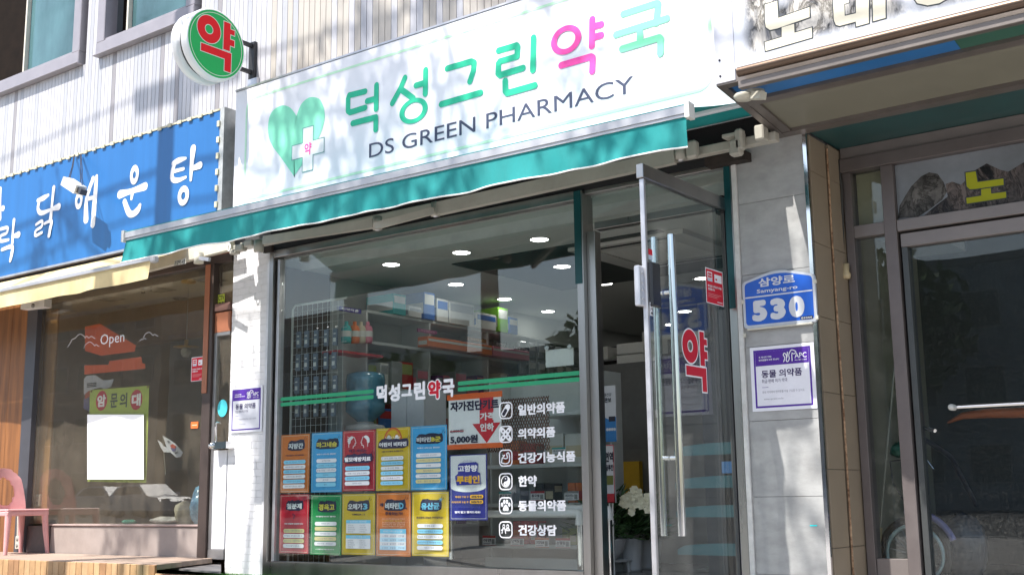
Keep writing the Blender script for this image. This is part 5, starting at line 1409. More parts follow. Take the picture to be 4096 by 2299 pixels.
zp = zm(1100, 1650, 2.41)
def d1(mb, g, w, h):
    ttl(mb, g, '지방간', .27, .15, .78, .25, PWH, 1); sub(mb, g, '이런 증상이 있으신가요?', .36, col=PDK)
    pills(mb, g, w, h, [('평일 자도 피곤하고 피곤하다', 'c'), ('속이 매스껍고 소변색이 짙다', 'w'), ('오른쪽 윗배가 항상 불쾌하다', 'c'), ('손바닥이 붉고 붉어진다', 'w'), ('눈동자가 맑지 못하다', 'c'), ('멍이 자주 생기고 가렵다', 'w')], .475, .083, .068)
def d2(mb, g, w, h):
    ttl(mb, g, '마그네슘', .17, .16, .84, .25, PYE, 2); sub(mb, g, '부족시 나타나는 증상은?', .365)
    pills(mb, g, w, h, [('눈꺼풀 떨림', 'w'), ('근육통 / 어깨 결림', 'c'), ('손발 저림 / 다리 쥐남', 'w'), ('만성피로', 'c'), ('골다공증', 'w'), ('변비', 'c')], .475, .08, .065, .18, .84)
def d3(mb, g, w, h):
    for s_ in (-1, 1):
        c_ = [g(.5 + s_*(.14 + p[0]), p[1]) for p in ((.02, .10), (.10, .10), (.17, .135), (.19, .20), (.14, .24), (.17, .29))]
        f = [g(.5 + s_*p[0], p[1]) for p in ((.14, .11), (.11, .16), (.085, .205), (.115, .215), (.11, .245), (.16, .255), (.17, .29))]
        mb.up(); mb.poly([tuple(q) for q in crv([g(.5 + s_*p[0], p[1]) for p in ((.15, .105), (.24, .09), (.33, .13), (.34, .20), (.28, .215), (.25, .16))], 4)], PWH)
        mb.stroke([tuple(q) for q in crv(f, 3)], .005, PWH); mb.stroke([g(.5 + s_*.30, .20), g(.5 + s_*.30, .27)], .005, PWH)
    for a in (0, 1, 2): mb.stroke([g(.22 - .0*a, .14 + .03*a - .03), g(.17, .125 + .035*a - .03)], .0035, PWH)
    mb.up(); mb.text('먹고 바르는', *g(.23, .365), *g(.77, .31), PDK, .03); ttl(mb, g, '탈모예방치료', .10, .44, .90, .515, PWH, 3)
    pills(mb, g, w, h, [('모발성장에 필요한 영양공급', 'c'), ('모발 구성 성분의 80%', 'w'), ('항산화작용 · 손상 모근세포 회복', 'c'), ('흰머리 방지', 'w')], .625, .083, .066)
def d4(mb, g, w, h):
    c = g(.5, .20); mb.up()
    for r__, m_ in ((.27, flat('rainbow_red', (.62, .12, .06))), (.24, flat('rainbow_orange', (.75, .30, .05))), (.21, PO['yellow'])):
        mb.up(.0002); mb.poly([(c[0] + r__*w*math.cos(rad(t)), c[1] + r__*w*math.sin(rad(t))*1.05) for t in range(0, 181, 12)], m_)
    for u in (.38, .62):
        q = g(u, .155); mb.up(.0003); mb.disc((q[0], q[1] + .008), .065*w, flat('child_hair_print', (.55, .24, .05)), 18); mb.up(.0003); mb.disc(q, .055*w, PWH, 18)
        mb.up(.0003); mb.disc((q[0] - .02*w, q[1]), .006*w, PDK, 8); mb.disc((q[0] + .02*w, q[1]), .006*w, PDK, 8); mb.stroke([(q[0] - .015*w, q[1] - .02*w), (q[0] + .015*w, q[1] - .02*w)], .0015, PDK)
        mb.stroke([(q[0] - .05*w, q[1] - .05*w), (q[0] - .10*w, q[1] + .02*w)], .004, PWH); mb.stroke([(q[0] + .05*w, q[1] - .05*w), (q[0] + .10*w, q[1] + .02*w)], .004, PWH)
    ttl(mb, g, '어린이 비타민', .10, .225, .91, .30, PWH, 4); sub(mb, g, '이런 아이에게 권장합니다!', .375, col=PDK)
    pills(mb, g, w, h, [('1. 성적 집중기능 저하', 'w'), ('2. 또래에 비해 작다', 'c'), ('3. 주의력 결핍', 'w'), ('4. 감기를 자주 한다', 'c'), ('5. 가려움을 느낀다', 'w'), ('6. 성격이 예민하다', 'c')], .485, .079, .062, .17, .83)
def d5(mb, g, w, h):
    ttl(mb, g, '비타민B군', .16, .175, .84, .255, PWH, 5, 3, PYE); sub(mb, g, '부족시 나타나는 증상은?', .345)
    pills(mb, g, w, h, [('만성피로로 심신쇠약', 'w'), ('스트레스 / 간 기능저하', 'y'), ('구내염', 'w'), ('탈모/흰머리', 'y'), ('소화불량 / 저장장애', 'w'), ('부종 / 몸이 잘 붓는다', 'y')], .46, .081, .062, .15, .85)
def d6(mb, g, w, h):
    ttl(mb, g, '철분제', .24, .15, .76, .25, PWH, 6)
    for u, v in ((.47, .34), (.53, .36), (.50, .40)): mb.up(.0003); mb.disc(g(u, v), .018*w, PDK, 10, .03*w)
    sub(mb, g, '이런 분들께 권장합니다!', .50)
    pills(mb, g, w, h, [('어지러움, 두통이 자주 있는 분', 'y'), ('생리불순, 생리통이 심한 분', 'w'), ('임신 / 수유 / 성장기 청소년', 'y'), ('다크써클이 심한 분', 'w')], .62, .085, .068, .16, .87)
def d7(mb, g, w, h):
    ttl(mb, g, '경옥고', .26, .15, .78, .26, PYE, 7); sub(mb, g, '무병장수의 명약!', .36)
    pills(mb, g, w, h, [('면역력 강화', 'w'), ('신진대사 촉진', 'y'), ('피부질환 개선', 'w'), ('노인성 해수 / 천식', 'y'), ('피로회복 / 체력증진', 'w')], .48, .083, .066, .15, .86); sub(mb, g, '※ 선물포장 해드립니다 ※', .905, .2, .8, None, .022)
def d8(mb, g, w, h):
    ttl(mb, g, '오메가3', .18, .16, .78, .26, PWH, 8, 3, PLB); sub(mb, g, 'OMEGA - 3', .34, .32, .70, PDK, .028)
    for v in (.43, .68):
        mb.up(); a = g(.14, v + .22 if v < .5 else v + .22); b = g(.88, v); mb.rect(a[0], a[1], b[0], b[1], PWH); mb.up(); a = g(.14, v + .055); mb.rect(a[0], a[1], b[0], b[1], PLB)
        mb.up(); mb.text('불포화지방산 보충하려면?' if v < .5 else '이런분께 추천합니다!', *g(.26, v + .042), *g(.76, v + .014), PWH, .01)
        for k in range(4):
            for u, tx in ((.20, '혈액순환'), (.55, '기억력 개선')): mb.text(tx, *g(u, v + .10 + .034*k), *g(u + .16 + .03*(k % 3), v + .08 + .034*k), GREYT, 0)
def d9(mb, g, w, h):
    ttl(mb, g, '비타민D', .26, .16, .80, .26, PWH, 9, 3, PLB); mb.up(); mb.text('왜', *g(.10, .22), *g(.21, .16), PDK, .03); mb.text('에', *g(.84, .265), *g(.90, .235), PDK, .02); mb.text('주목하는가?', *g(.27, .36), *g(.78, .305), PDK, .025)
    for k, tx in enumerate(('장에서 흡수하여 혈중농도를 유지한다', '< 비타민D 효능은 >', '골다공증/뇌질환/당뇨/고혈압예방에', '면역력증진 및 각종 호르몬조절', '비타민D는 면역질환과 관계가 있습니다')): mb.text(tx, *g(.18, .425 + .03*k), *g(.84, .407 + .03*k), PYE if k == 1 else flat('poster_pale_text', (.80, .60, .45)), 0)
    mb.up(); a = g(.12, .90); b = g(.88, .575); mb.rect(a[0], a[1], b[0], b[1], PWH); mb.up(); a = g(.12, .645); mb.rect(a[0], a[1], b[0], b[1], PLB); mb.up(); mb.text('비타민D 부족시 생기는 질환', *g(.22, .628), *g(.78, .596), PWH, .01)
    for k, (p, q, r__) in enumerate((('1. 관절염', '골다공증', '간암'), ('2. 고혈압', '심근경색', '뇌졸중'), ('3. 당뇨병', '발기부전', '신경질환'), ('4. 뇌종양', '우울증', '치매'))):
        if k % 2: mb.up(.0001); a = g(.12, .775 + .064*(k-1)); b = g(.88, .711 + .064*(k-1)); mb.rect(a[0], a[1], b[0], b[1], flat('pale_cyan_row', (.50, .72, .85))); mb.up(.0002)
        for u, tx in ((.19, p), (.42, q), (.66, r__)): mb.text(tx, *g(u, .70 + .062*k), *g(u + .17, .672 + .062*k), flat('poster_small_text', (.12, .16, .28)), 0)
def d10(mb, g, w, h):
    ttl(mb, g, '유산균', .25, .165, .76, .275, PLB, 10); sub(mb, g, '유산균의 효능은 무엇일까요?', .40, .13, .86, PDK, .032)
    for k in range(6): mb.stroke([g(.80, .12), g(.80 + .05*math.cos(k*1.05), .12 + .03*math.sin(k*1.05))], .003, PLB)
    pills(mb, g, w, h, [('면역력 강화', 'w'), ('과민성 대장증후군 증상조절', 'c'), ('항생제 복용시 함께 복용 권장', 'w'), ('설사/변비 등 배변활동 원활', 'c'), ('아토피 완화', 'w')], .53, .085, .064, .16, .86)
cornerd = 'poster'
poster(zp(60, 217), zp(327, 766), 'orange', 'orange poster about fatty liver, top left of the poster rows', d1)
poster(zp(356, 198), zp(641, 762), 'blue', 'sky blue poster about magnesium with a yellow title', d2)
poster(zp(657, 180), zp(964, 750), 'red', 'red poster with two white heads in profile about hair loss', d3)
poster(zp(978, 155), zp(1302, 745), 'yellow', 'yellow poster with two cartoon children in front of a rainbow', d4)
poster(zp(1313, 135), zp(1659, 738), 'blue', 'sky blue poster about vitamin B, top right of the poster rows', d5)
poster(zp(50, 788), zp(320, 1355), 'red', 'red poster about iron with dark drops, bottom left of the poster rows', d6)
poster(zp(349, 793), zp(636, 1372), 'green', 'green poster with a yellow title and white and yellow pills', d7)
poster(zp(650, 783), zp(962, 1371), 'yellow', 'yellow poster reading OMEGA - 3 with white tables', d8)
poster(zp(980, 773), zp(1308, 1384), 'orange', 'orange poster about vitamin D with a blue and white table', d9)
poster(zp(1322, 765), zp(1675, 1385), 'yellow', 'yellow poster with a sky blue title, bottom right of the poster rows', d10)
def d11(mb, g, w, h):
    mb.up(); pts = [g(.03, .015), g(.97, .015), g(.97, .50)] + [g(.5 + .47*math.cos(rad(t)), .50 + .075*math.sin(rad(t))) for t in range(10, 171, 16)] + [g(.03, .50)]
    mb.poly(pts, PWH); mb.up()
    for k in range(13): a = rad(180*k/12); mb.stroke([g(.5 + .12*math.cos(a), .155 - .05*math.sin(a)), g(.5 + .17*math.cos(a), .155 - .075*math.sin(a))], .0018, PO['navy'])
    mb.up(); mb.poly([g(*p) for p in ((.24, .155), (.30, .13), (.72, .12), (.78, .15), (.76, .27), (.83, .29), (.84, .46), (.20, .47), (.16, .33), (.24, .29))], PO['navy']); mb.up()
    mb.text('고함량', *g(.24, .265), *g(.76, .165), PWH, .045); mb.text('루테인', *g(.20, .445), *g(.82, .325), flat('gold_print', (.75, .42, .03)), .05)
    for v, a, b in ((.645, '백내장 수술 후', '45%개선'), (.725, '라식/라섹 수술 후', '50%개선')):
        mb.up(); p = g(.56, v + .028); q = g(.91, v - .028); mb.rrect(p[0], p[1], q[0], q[1], .012, flat('gold_print', (.75, .42, .03)), 4); mb.up()
        mb.text(a, *g(.17 if v < .7 else .08, v + .017), *g(.53, v - .017), flat('gold_print', (.75, .42, .03)), .02); mb.text(b, *g(.60, v + .018), *g(.88, v - .018), PDK, .03)
    mb.text('잊지 말고 챙겨드세요!', *g(.16, .895), *g(.84, .86), PWH, .035)
poster(z8(108, 600), z8(446, 1178), 'navy', 'navy and white lutein poster right of the coloured poster rows', d11)
# sale poster with red arrow and orange tape
x0, z0, x1, z1 = PR(z8(98, 100), z8(568, 498), YP)
t = thing('price_poster', ((x0+x1)/2, YP, z0), 'white price poster with a big red down arrow and orange tape', 'poster')
bx('sheet', (x0, YP + .002, z0), (x1, YP + .0035, z1), PWH, t)
OT = flat('orange_tape', (.70, .13, .03))
bx('tape', (x0 - .015, YP + .0005, z1 - .012), (x1 + .012, YP + .0018, z1 + .028), OT, t); bx('tape', (x0 - .015, YP + .0005, z0 - .025), (x1 + .012, YP + .0018, z0 + .010), OT, t)
mb = flatmb(YP - .0001); w = x1 - x0; h = z1 - z0; g = lambda u, v: (x0 + u*w, z1 - v*h)
RA = flat('arrow_red', (.55, .02, .04)); NV = flat('dark_navy_print', (.02, .02, .06))
mb.poly([g(*p) for p in ((.60, .03), (.86, .03), (.86, .56), (.99, .56), (.73, .97), (.46, .56), (.60, .56))], RA); mb.up()
mb.text('자가진단키트', *g(.035, .28), *g(.965, .07), NV, .05); mb.text('가격', *g(.61, .50), *g(.87, .34), PWH, .045); mb.text('인하', *g(.61, .73), *g(.87, .56), PWH, .045)
mb.text('6,000원', *g(.035, .73), *g(.29, .655), NV, .02); mb.up(); p = g(.03, .70); q = g(.30, .685); mb.rect(p[0], p[1], q[0], q[1], RA); mb.text('5,000원', *g(.035, .965), *g(.565, .78), NV, .045); mb.build('print', t)

# ================================================================ inside the pharmacy
# downlights
DL = mat('downlight_glow', (.9, .9, .9), .4, 0, 0, emit=(1, .98, .94, 17.0))
RIM = mat('downlight_rim', (.45, .45, .44), .4)
lab = ['front row, farthest left', 'front row, second from left', 'front row, just left of the teal post', 'seen through the doorway above the air conditioner', 'second row, above the blue medicine boxes', 'second row, left of the teal post', 'third row, over the shelves', 'fourth row, above the white board',
       'seen through the doorway left of the lock', 'seen through the open door, lower one', 'seen through the open door beside the red sticker']
for k, (px, py) in enumerate([(984, 665), (1161, 635), (1357, 602), (1577, 563), (1147, 715), (1414, 670), (1269, 752), (1379, 783), (1521, 713), (1722, 783), (1767, 700)]):
    zc = 2.4999 if k not in (5, ) else 2.4915
    c = PZ(px*1.59, py*1.59, zc)
    t = thing('downlight', (c.x, c.y, 2.5), 'lit round downlight, ' + lab[k], 'lamp', 'lit downlights in the pharmacy ceiling')
    MB().lathe((c.x, c.y, zc), [(.068, 0), (.082, 0), (.082, -.006), (.068, -.004)], RIM, 24).build('rim', t)
    MB().lathe((c.x, c.y, zc), [(0, -.0025), (.068, -.0025)], DL, 24).build('diffuser', t)
for k, (x_, y_) in enumerate([(-4.2, 2.4), (-3.3, 3.2), (-4.6, 4.6), (-3.2, 5.2), (-6.4, 5.2)]):
    t = thing('downlight', (x_, y_, 2.5), 'lit round downlight farther inside the pharmacy', 'lamp', 'lit downlights deep in the pharmacy')
    MB().lathe((x_, y_, 2.4999), [(0, -.0025), (.068, -.0025)], DL, 16).build('diffuser', t)
# air conditioner cassette
ac = thing('ceiling_air_conditioner', (-4.3, 1.5, 2.47), 'square ceiling air conditioner with a grille seen through the doorway', 'air conditioner')
ACW = mat('aircon_plastic', (.45, .44, .41), .5, 0, .03, 5)
ax0, ax1, ay0, ay1 = -4.95, -3.95, .98, 1.98
mb = MB(); mb.box((ax0, ay0, 2.462), (ax1, ay0 + .17, 2.4995), ACW); mb.box((ax0, ay1 - .17, 2.462), (ax1, ay1, 2.4995), ACW); mb.box((ax0, ay0 + .17, 2.462), (ax0 + .17, ay1 - .17, 2.4995), ACW); mb.box((ax1 - .17, ay0 + .17, 2.462), (ax1, ay1 - .17, 2.4995), ACW); mb.build('panel', ac)
bx('slot', (ax0 + .12, ay0 + .05, 2.459), (ax1 - .12, ay0 + .09, 2.4615), DARK, ac); bx('slot', (ax0 + .12, ay1 - .09, 2.459), (ax1 - .12, ay1 - .05, 2.4615), DARK, ac)
bx('inner_void', (ax0 + .171, ay0 + .171, 2.49), (ax1 - .171, ay1 - .171, 2.495), DARK, ac)
for k in range(15):
    bx('grille_bar', (ax0 + .172, ay0 + .18 + k*.044, 2.466), (ax1 - .172, ay0 + .196 + k*.044, 2.476), ACW, ac)
for k in range(12):
    bx('grille_bar', (ax0 + .19 + k*.055, ay0 + .172, 2.4765), (ax0 + .205 + k*.055, ay1 - .172, 2.484), ACW, ac)
# left wall shelving with goods
SHW = mat('shelf_white', (.44, .45, .44), .5, 0, .04, 5)
def box_thing(name, a, b, m, lab, grp, m2=None, txt=None):
    o = MB(); o.box(a, b, m, .003)
    if m2:
        o.box((b[0] + .0006, a[1] + .01, a[2] + (b[2]-a[2])*.55), (b[0] + .0012, b[1] - .01, b[2] - .02), m2)
        o.box((a[0] + .01, a[1] - .0012, a[2] + (b[2]-a[2])*.2), (b[0] - .01, a[1] - .0006, a[2] + (b[2]-a[2])*.6), m2)
    ob = o.build(name); tag(ob, lab, 'box', grp); return ob
XW = -7.19; XF = -6.86
ls = thing('left_wall_shelves', (XW + .15, 2, .05), 'white shelving full of goods along the left wall of the pharmacy', 'shelves')
for zc in (.35, .75, 1.15, 1.52, 1.90, 2.16):
    bx('shelf', (XW, .75, zc), (XF, 4.6, zc + .025), SHW, ls, .002)
for yc in (.74, 1.55, 2.4, 3.2, 4.0, 4.61):
    bx('side_panel', (XW, yc, .05), (XF + .004, yc + .02, 2.16), SHW, ls, .002)
cw_ = {'teal': flat('box_teal', (.02, .34, .33)), 'white': flat('box_white', (.55, .55, .52)), 'blue': flat('box_blue', (.03, .12, .38)), 'green': flat('box_green', (.16, .40, .03)), 'orange': flat('box_orange', (.60, .14, .03)),
       'red': flat('box_red', (.42, .03, .04)), 'lime': flat('box_lime', (.30, .34, .12)), 'pink': flat('box_pink', (.55, .16, .22)), 'black': flat('box_black', (.03, .03, .035)), 'cream': flat('box_cream', (.48, .42, .30)), 'purple': flat('box_purple', (.14, .03, .16)), 'grey': flat('box_grey', (.25, .26, .27))}
r_ = random.Random(12)
top = [('teal', 'white', .16, .19, 1.06), ('white', 'grey', .17, .10, 1.26), ('blue', 'white', .15, .26, 1.46), ('white', 'blue', .16, .22, 1.64), ('white', 'grey', .36, .22, 1.82), ('white', 'blue', .30, .16, 2.22), ('green', 'white', .16, .25, 2.55), ('blue', 'white', .14, .17, 2.73)]
for k, (c1, c2, dy, hh, y_) in enumerate(top):
    box_thing('medicine_box', (XW + .02, y_, 2.187), (XF + .02, y_ + dy, 2.187 + hh * .95), cw_[c1], f'{c1} medicine box, number {k + 1} from the window on the top of the left shelves' if False else {0: 'teal and white box nearest the window on top of the left shelves', 1: 'low white box between the teal box and the blue stack', 2: 'tall dark blue box with white bands on top of the left shelves', 3: 'white box just behind the tall blue one on the top shelf', 4: 'wide white carton in the middle of the top shelf', 5: 'wide flat white carton with blue print farther along the top shelf', 6: 'bright green and white box on the top shelf', 7: 'small blue box at the far end of the top shelf'}[k], 'boxes on the top of the left shelves', cw_[c2])
box_thing('carton', (XF - .02, 1.42, 1.93), (XF + .10, 2.35, 2.02), cw_['orange'], 'long orange edged carton running under the top boxes', 'long cartons below the top shelf', cw_['white'])
box_thing('carton', (XF - .02, 2.36, 1.93), (XF + .10, 2.95, 2.02), cw_['pink'], 'long pink carton at the far end under the top boxes', 'long cartons below the top shelf', cw_['white'])
names = list(cw_)
cnt = 0
for zi, zc in enumerate((.375, .775, 1.175, 1.545)):
    y_ = .80
    while y_ < 4.5:
        dy = r_.uniform(.08, .17); hh = r_.uniform(.14, .27)
        c1 = r_.choice(['white', 'cream', 'lime', 'pink', 'white', 'grey', 'red', 'blue', 'purple', 'orange', 'cream', 'white']); c2 = r_.choice(['white', 'pink', 'lime', 'grey', 'red'])
        if not any(abs(y_ - q) < .05 for q in (1.55, 2.4, 3.2, 4.0)):
            box_thing('medicine_box', (XW + .04, y_, zc), (XF - r_.uniform(0, .05), y_ + dy, zc + hh), cw_[c1], f'{c1} medicine box with {c2} print, ' + ['lowest', 'second', 'third', 'fourth'][zi] + ' left shelf', 'goods packed on the left wall shelves', cw_[c2]); cnt += 1
        y_ += dy + r_.uniform(.012, .04)
# hanging packs at the far end of the wall (two rows)
PKM = mat('blister_film', (.30, .32, .34), .15, 0, .3, 20, spec=.9)
for row, zc in enumerate((1.98, 1.80)):
    for k in range(11):
        y_ = 3.0 + k * .16 - .1
        mb = MB(); mb.box((XF - .02, y_, zc), (XF + .02, y_ + .11, zc + .15), PKM, .006); mb.box((XF + .0205, y_ + .01, zc + .07), (XF + .022, y_ + .10, zc + .13), cw_['white'] if k % 3 else cw_['grey'])
        tag(mb.build('blister_pack'), ('upper' if row == 0 else 'lower') + ' row blister pack on the far left wall', 'pack', 'blister packs hanging on the left wall')
# wall signs
def wallsign(name, px0, py0, px1, py1, X, m, body, tm, lab):
    a = PX(px0, py0, X); b = PX(px1, py1, X); y0, y1 = sorted((a.y, b.y)); z0, z1 = sorted((a.z, b.z)); zc = (z0 + z1)/2
    t = thing(name, (X, (y0+y1)/2, z0), lab, 'sign')
    bx('panel', (X - .012, y0, z0), (X, y1, z1), m, t)
    if body:
        mb = xmb(X + .0006); mb.text(body, y0 + .15*(y1-y0), z0 + .22*(z1-z0), y1 - .12*(y1-y0), z1 - .22*(z1-z0), tm, .02); mb.build('lettering', t)
wallsign('category_sign', 1352, 1222, 1445, 1255, -6.82, flat('sign_navy', (.04, .03, .20)), '의약외품', WV, 'navy category sign with white letters near the upper left of the window')
wallsign('category_sign', 1672, 1312, 1748, 1338, -6.80, flat('sign_magenta', (.22, .03, .12)), '여성건강식품', flat('sign_pink_text', (.6, .3, .4)), 'dark magenta category sign over the middle of the left shelves')
wallsign('category_sign', 1872, 1345, 1945, 1372, -6.80, flat('sign_brown', (.22, .10, .03)), '비타민', flat('sign_tan_text', (.6, .4, .2)), 'brown category sign right of the magenta one')
wallsign('category_sign', 1975, 1362, 2030, 1392, -6.80, flat('sign_black', (.03, .03, .035)), '한방', flat('sign_grey_text', (.4, .4, .4)), 'black category sign over the far shelves')
wallsign('category_sign', 2055, 1382, 2118, 1410, -6.80, flat('sign_black', (0, 0, 0)), '동물 의약품', flat('sign_grey_text', (.4, .4, .4)), 'black category sign for animal medicine at the far end')
# bottles
for k, (px, c1) in enumerate(((1385, 'teal'), (1418, 'orange'), (1443, 'cream'), (1470, 'pink'))):
    c = PX(px, 1372, -6.84)
    mb = MB(); mb.lathe((c.x, c.y, c.z), [(0, 0), (.038, 0), (.042, .02), (.042, .12), (.030, .145), (.016, .15), (.016, .18), (0, .18)], cw_[c1], 16)
    mb.lathe((c.x, c.y, c.z + .05), [(.0425, 0), (.0425, .05)], cw_['white'], 16)
    tag(mb.build('lotion_bottle'), ['teal', 'orange', 'cream', 'pink'][k] + ' lotion bottle standing behind the wire rack', 'bottle', 'lotion bottles on the left shelves')
bx_ = PX(1430, 1375, -6.84); tag(bx('red_tray', (-6.95, bx_.y - .30, 1.78), (-6.78, bx_.y + .25, 1.80), cw_['red']), 'dark red tray under the lotion bottles', 'tray')
# wire grid rack just inside the window with hanging packs
RY = .16
x0, z0, x1, z1 = PR((1172, 1215), (1420, 2180), RY)
x1 = x0 + .62
wr = thing('wire_rack', ((x0+x1)/2, RY, .05), 'white wire grid rack hung with small dark packs at the left end of the window', 'rack')
WRM = mat('white_coated_wire', (.55, .56, .54), .4)
zt_ = P(1180, 1222, RY).z
mb = MB(); mb.tube([(x0, RY, .06), (x0, RY, zt_ - .03), (x0 + .03, RY, zt_), (x1, RY, zt_)], .010, WRM, 8); mb.build('frame', wr)
gx = MB()
for k in range(1, 11): gx.tube([(x0 + k*.058, RY, .1), (x0 + k*.058, RY, zt_ - .005)], .0016, WRM, 4, False)
for k in range(1, 34): gx.tube([(x0, RY, zt_ - k*.058), (x1, RY, zt_ - k*.058)], .0016, WRM, 4, False)
o = gx.build('wire_grid', wr); o['kind'] = 'stuff'
pk = {}
for row in range(9):
    for k in range(5 if row not in (4,) else 0):
        zc = zt_ - .36 - row * .185 - .004*k; xx_ = x0 + .10 + k*.105 + r_.uniform(-.008, .008)
        dark = row >= 5
        mb = MB(); m_ = cw_['black'] if dark else mat('pack_slate', (.10, .12, .16), .3)
        mb.box((xx_ - .026, RY - .035, zc), (xx_ + .026, RY - .018, zc + .135), m_, .004)
        mb.box((xx_ - .014, RY - .0365, zc + .03), (xx_ + .014, RY - .0355, zc + .062), cw_['white']); mb.box((xx_ - .012, RY - .0365, zc + .09), (xx_ + .012, RY - .0355, zc + .10), cw_['white'])
        mb.tube([(xx_, RY - .028, zc + .15), (xx_, RY, zc + .155)], .002, CHROME, 5)
        tag(mb.build('hanging_pack'), ('black' if dark else 'slate') + ' pack on the wire rack, ' + ['top', 'second', 'third', 'fourth', 'fifth', 'sixth', 'seventh', 'eighth', 'lowest'][row] + ' row', 'pack', 'small packs hanging on the wire rack')
# water cooler
c = P(1462, 1600, .75); c = Vector((c.x, .75, 0)); wz = P(1455, 1690, .75).z
wc = thing('water_cooler', (c.x, c.y, .05), 'white water cooler with a big blue bottle behind the posters', 'water cooler')
BW = mat('blue_bottle', (.06, .22, .34), .12, 0, .15, 6, spec=.8, col2=(.12, .34, .48))
k_ = .165
MB().lathe((c.x, c.y, wz), [(0, 0), (.06, 0), (.09, .03), (k_, .09), (k_, .15), (k_*.96, .165), (k_, .18), (k_, .26), (k_*.96, .275), (k_, .29), (k_, .36), (k_*.95, .40), (.10, .42), (0, .42)], BW, 30).build('bottle', wc)
MB().lathe((c.x, c.y, wz - .08), [(0, .085), (.07, .085), (.075, .07), (.155, .055), (.17, .03), (.17, 0), (0, 0)], mat('cooler_white', (.60, .60, .60), .35, 0, .03, 5), 30).build('collar', wc)
bx('cabinet', (c.x - .165, c.y - .165, .05), (c.x + .165, c.y + .165, wz - .082), mat('cooler_white', (0, 0, 0)), wc, .015)
# tall white cabinet behind
a = P(1565, 1565, .55); b = P(1695, 1750, .55)
cbn = thing('white_cabinet', ((a.x + b.x)/2, .6, .05), 'pale cabinet with two doors standing between the posters and the shelves', 'cabinet')
CBW = mat('cabinet_white', (.62, .63, .68), .35, 0, .03, 3)
xm = P(1627, 1600, .55).x
bx('door', (a.x, .55, .06), (xm - .002, .57, a.z), CBW, cbn, .002); bx('door', (xm + .002, .55, .06), (b.x, .57, a.z), CBW, cbn, .002); bx('carcass', (a.x, .572, .05), (b.x, .82, a.z + .002), CBW, cbn)
# white gondola shelves facing the street
gs = thing('white_gondola', (-4.9, 1.1, .05), 'white display shelves facing the street behind the service lettering', 'shelves')
GY = .98; gx0 = P(1935, 1700, GY).x; gx1 = P(2372, 1700, GY).x
GW = mat('gondola_white', (.50, .53, .53), .45, 0, .04, 4)
zsh = [P(2200, 1648, GY).z, P(2200, 1852, GY).z, P(2200, 2010, GY).z, P(2200, 2178, GY).z]
for zc in zsh: bx('shelf', (gx0 if zc < 1.0 else P(2130, 1650, GY).x, GY, zc - .03), (gx1, GY + .36, zc), GW, gs, .003)
bx('back_panel', (gx0, GY + .361, .06), (gx1, GY + .38, zsh[0] + .28), GW, gs); bx('kick_panel', (gx0, GY + .004, .05), (gx1, GY + .02, zsh[3] - .10), GW, gs)
for x_ in (gx0 - .02, gx1): bx('upright', (x_, GY + .10, .05), (x_ + .02, GY + .38, zsh[0] + .3), GW, gs)
goods = [(2190, 2265, 1835, 1745, 'white', 'yellow eye print'), (2268, 2335, 1835, 1745, 'white', 'yellow eye print')]
k = 0
def shelfbox(px0, px1, py0, zbase, col, lab, Y=GY + .06, m2=None):
    a = P(px0, py0, Y); b = P(px1, py0, Y)
    box_thing('medicine_box', (a.x, Y, zbase), (b.x, Y + .12, a.z), cw_[col], lab, 'boxes on the white display shelves', m2 and cw_[m2])
shelfbox(2182, 2252, 1735, zsh[1], 'white', 'white box with print, left one of the pair below the second shelf line', m2='cream')
shelfbox(2258, 2330, 1735, zsh[1], 'white', 'white box with print beside the window mullion', m2='cream')
shelfbox(2090, 2140, 1775, zsh[1], 'red', 'red box on the second shelf of the white display', m2='grey')
shelfbox(2012, 2075, 1765, zsh[1], 'orange', 'orange box at the left of the second shelf', m2='red')
shelfbox(2062, 2080, 1932, zsh[2], 'grey', 'narrow grey box on the third shelf')
shelfbox(2138, 2176, 1932, zsh[2], 'black', 'black box on the third shelf left of the white gap', m2='white')
shelfbox(2178, 2215, 1932, zsh[2], 'black', 'second black box on the third shelf', m2='cream')
shelfbox(2270, 2300, 1930, zsh[2], 'orange', 'orange box on the third shelf, left of a pair', m2='red')
shelfbox(2302, 2335, 1930, zsh[2], 'orange', 'orange box on the third shelf beside the mullion', m2='red')
shelfbox(2050, 2080, 2082, zsh[3], 'red', 'red box on the lowest shelf, first of three', m2='orange'); shelfbox(2084, 2116, 2082, zsh[3], 'red', 'red box on the lowest shelf, middle of three', m2='orange'); shelfbox(2119, 2150, 2082, zsh[3], 'red', 'red box on the lowest shelf, last of three', m2='white')
shelfbox(2248, 2272, 2112, zsh[3], 'lime', 'olive box on the lowest shelf, left one', m2='cream'); shelfbox(2275, 2308, 2112, zsh[3], 'lime', 'olive box on the lowest shelf, right one', m2='cream')
def tagc(px0, py0, px1, py1, head, body, lab, Y=GY - .02):
    x0, z0, x1, z1 = PR((px0, py0), (px1, py1), Y); t = thing('price_card', ((x0+x1)/2, Y, z0), lab, 'price card', 'price cards on the white display shelves')
    bx('card', (x0, Y, z0), (x1, Y + .002, z1), PWH, t); mb = flatmb(Y - .0006); w = x1-x0; h = z1-z0
    mb.rect(x0, z1 - .24*h, x1, z1, head); mb.rect(x0, z0, x1, z0 + .05*h, head); mb.text(body, x0 + .08*w, z0 + .35*h, x0 + .66*w, z0 + .68*h, NV, .03); mb.rect(x0 + .70*w, z0 + .15*h, x0 + .92*w, z0 + .65*h, cw_['grey']); mb.rect(x0 + .08*w, z0 + .15*h, x0 + .6*w, z0 + .24*h, GREYT); mb.build('print', t)
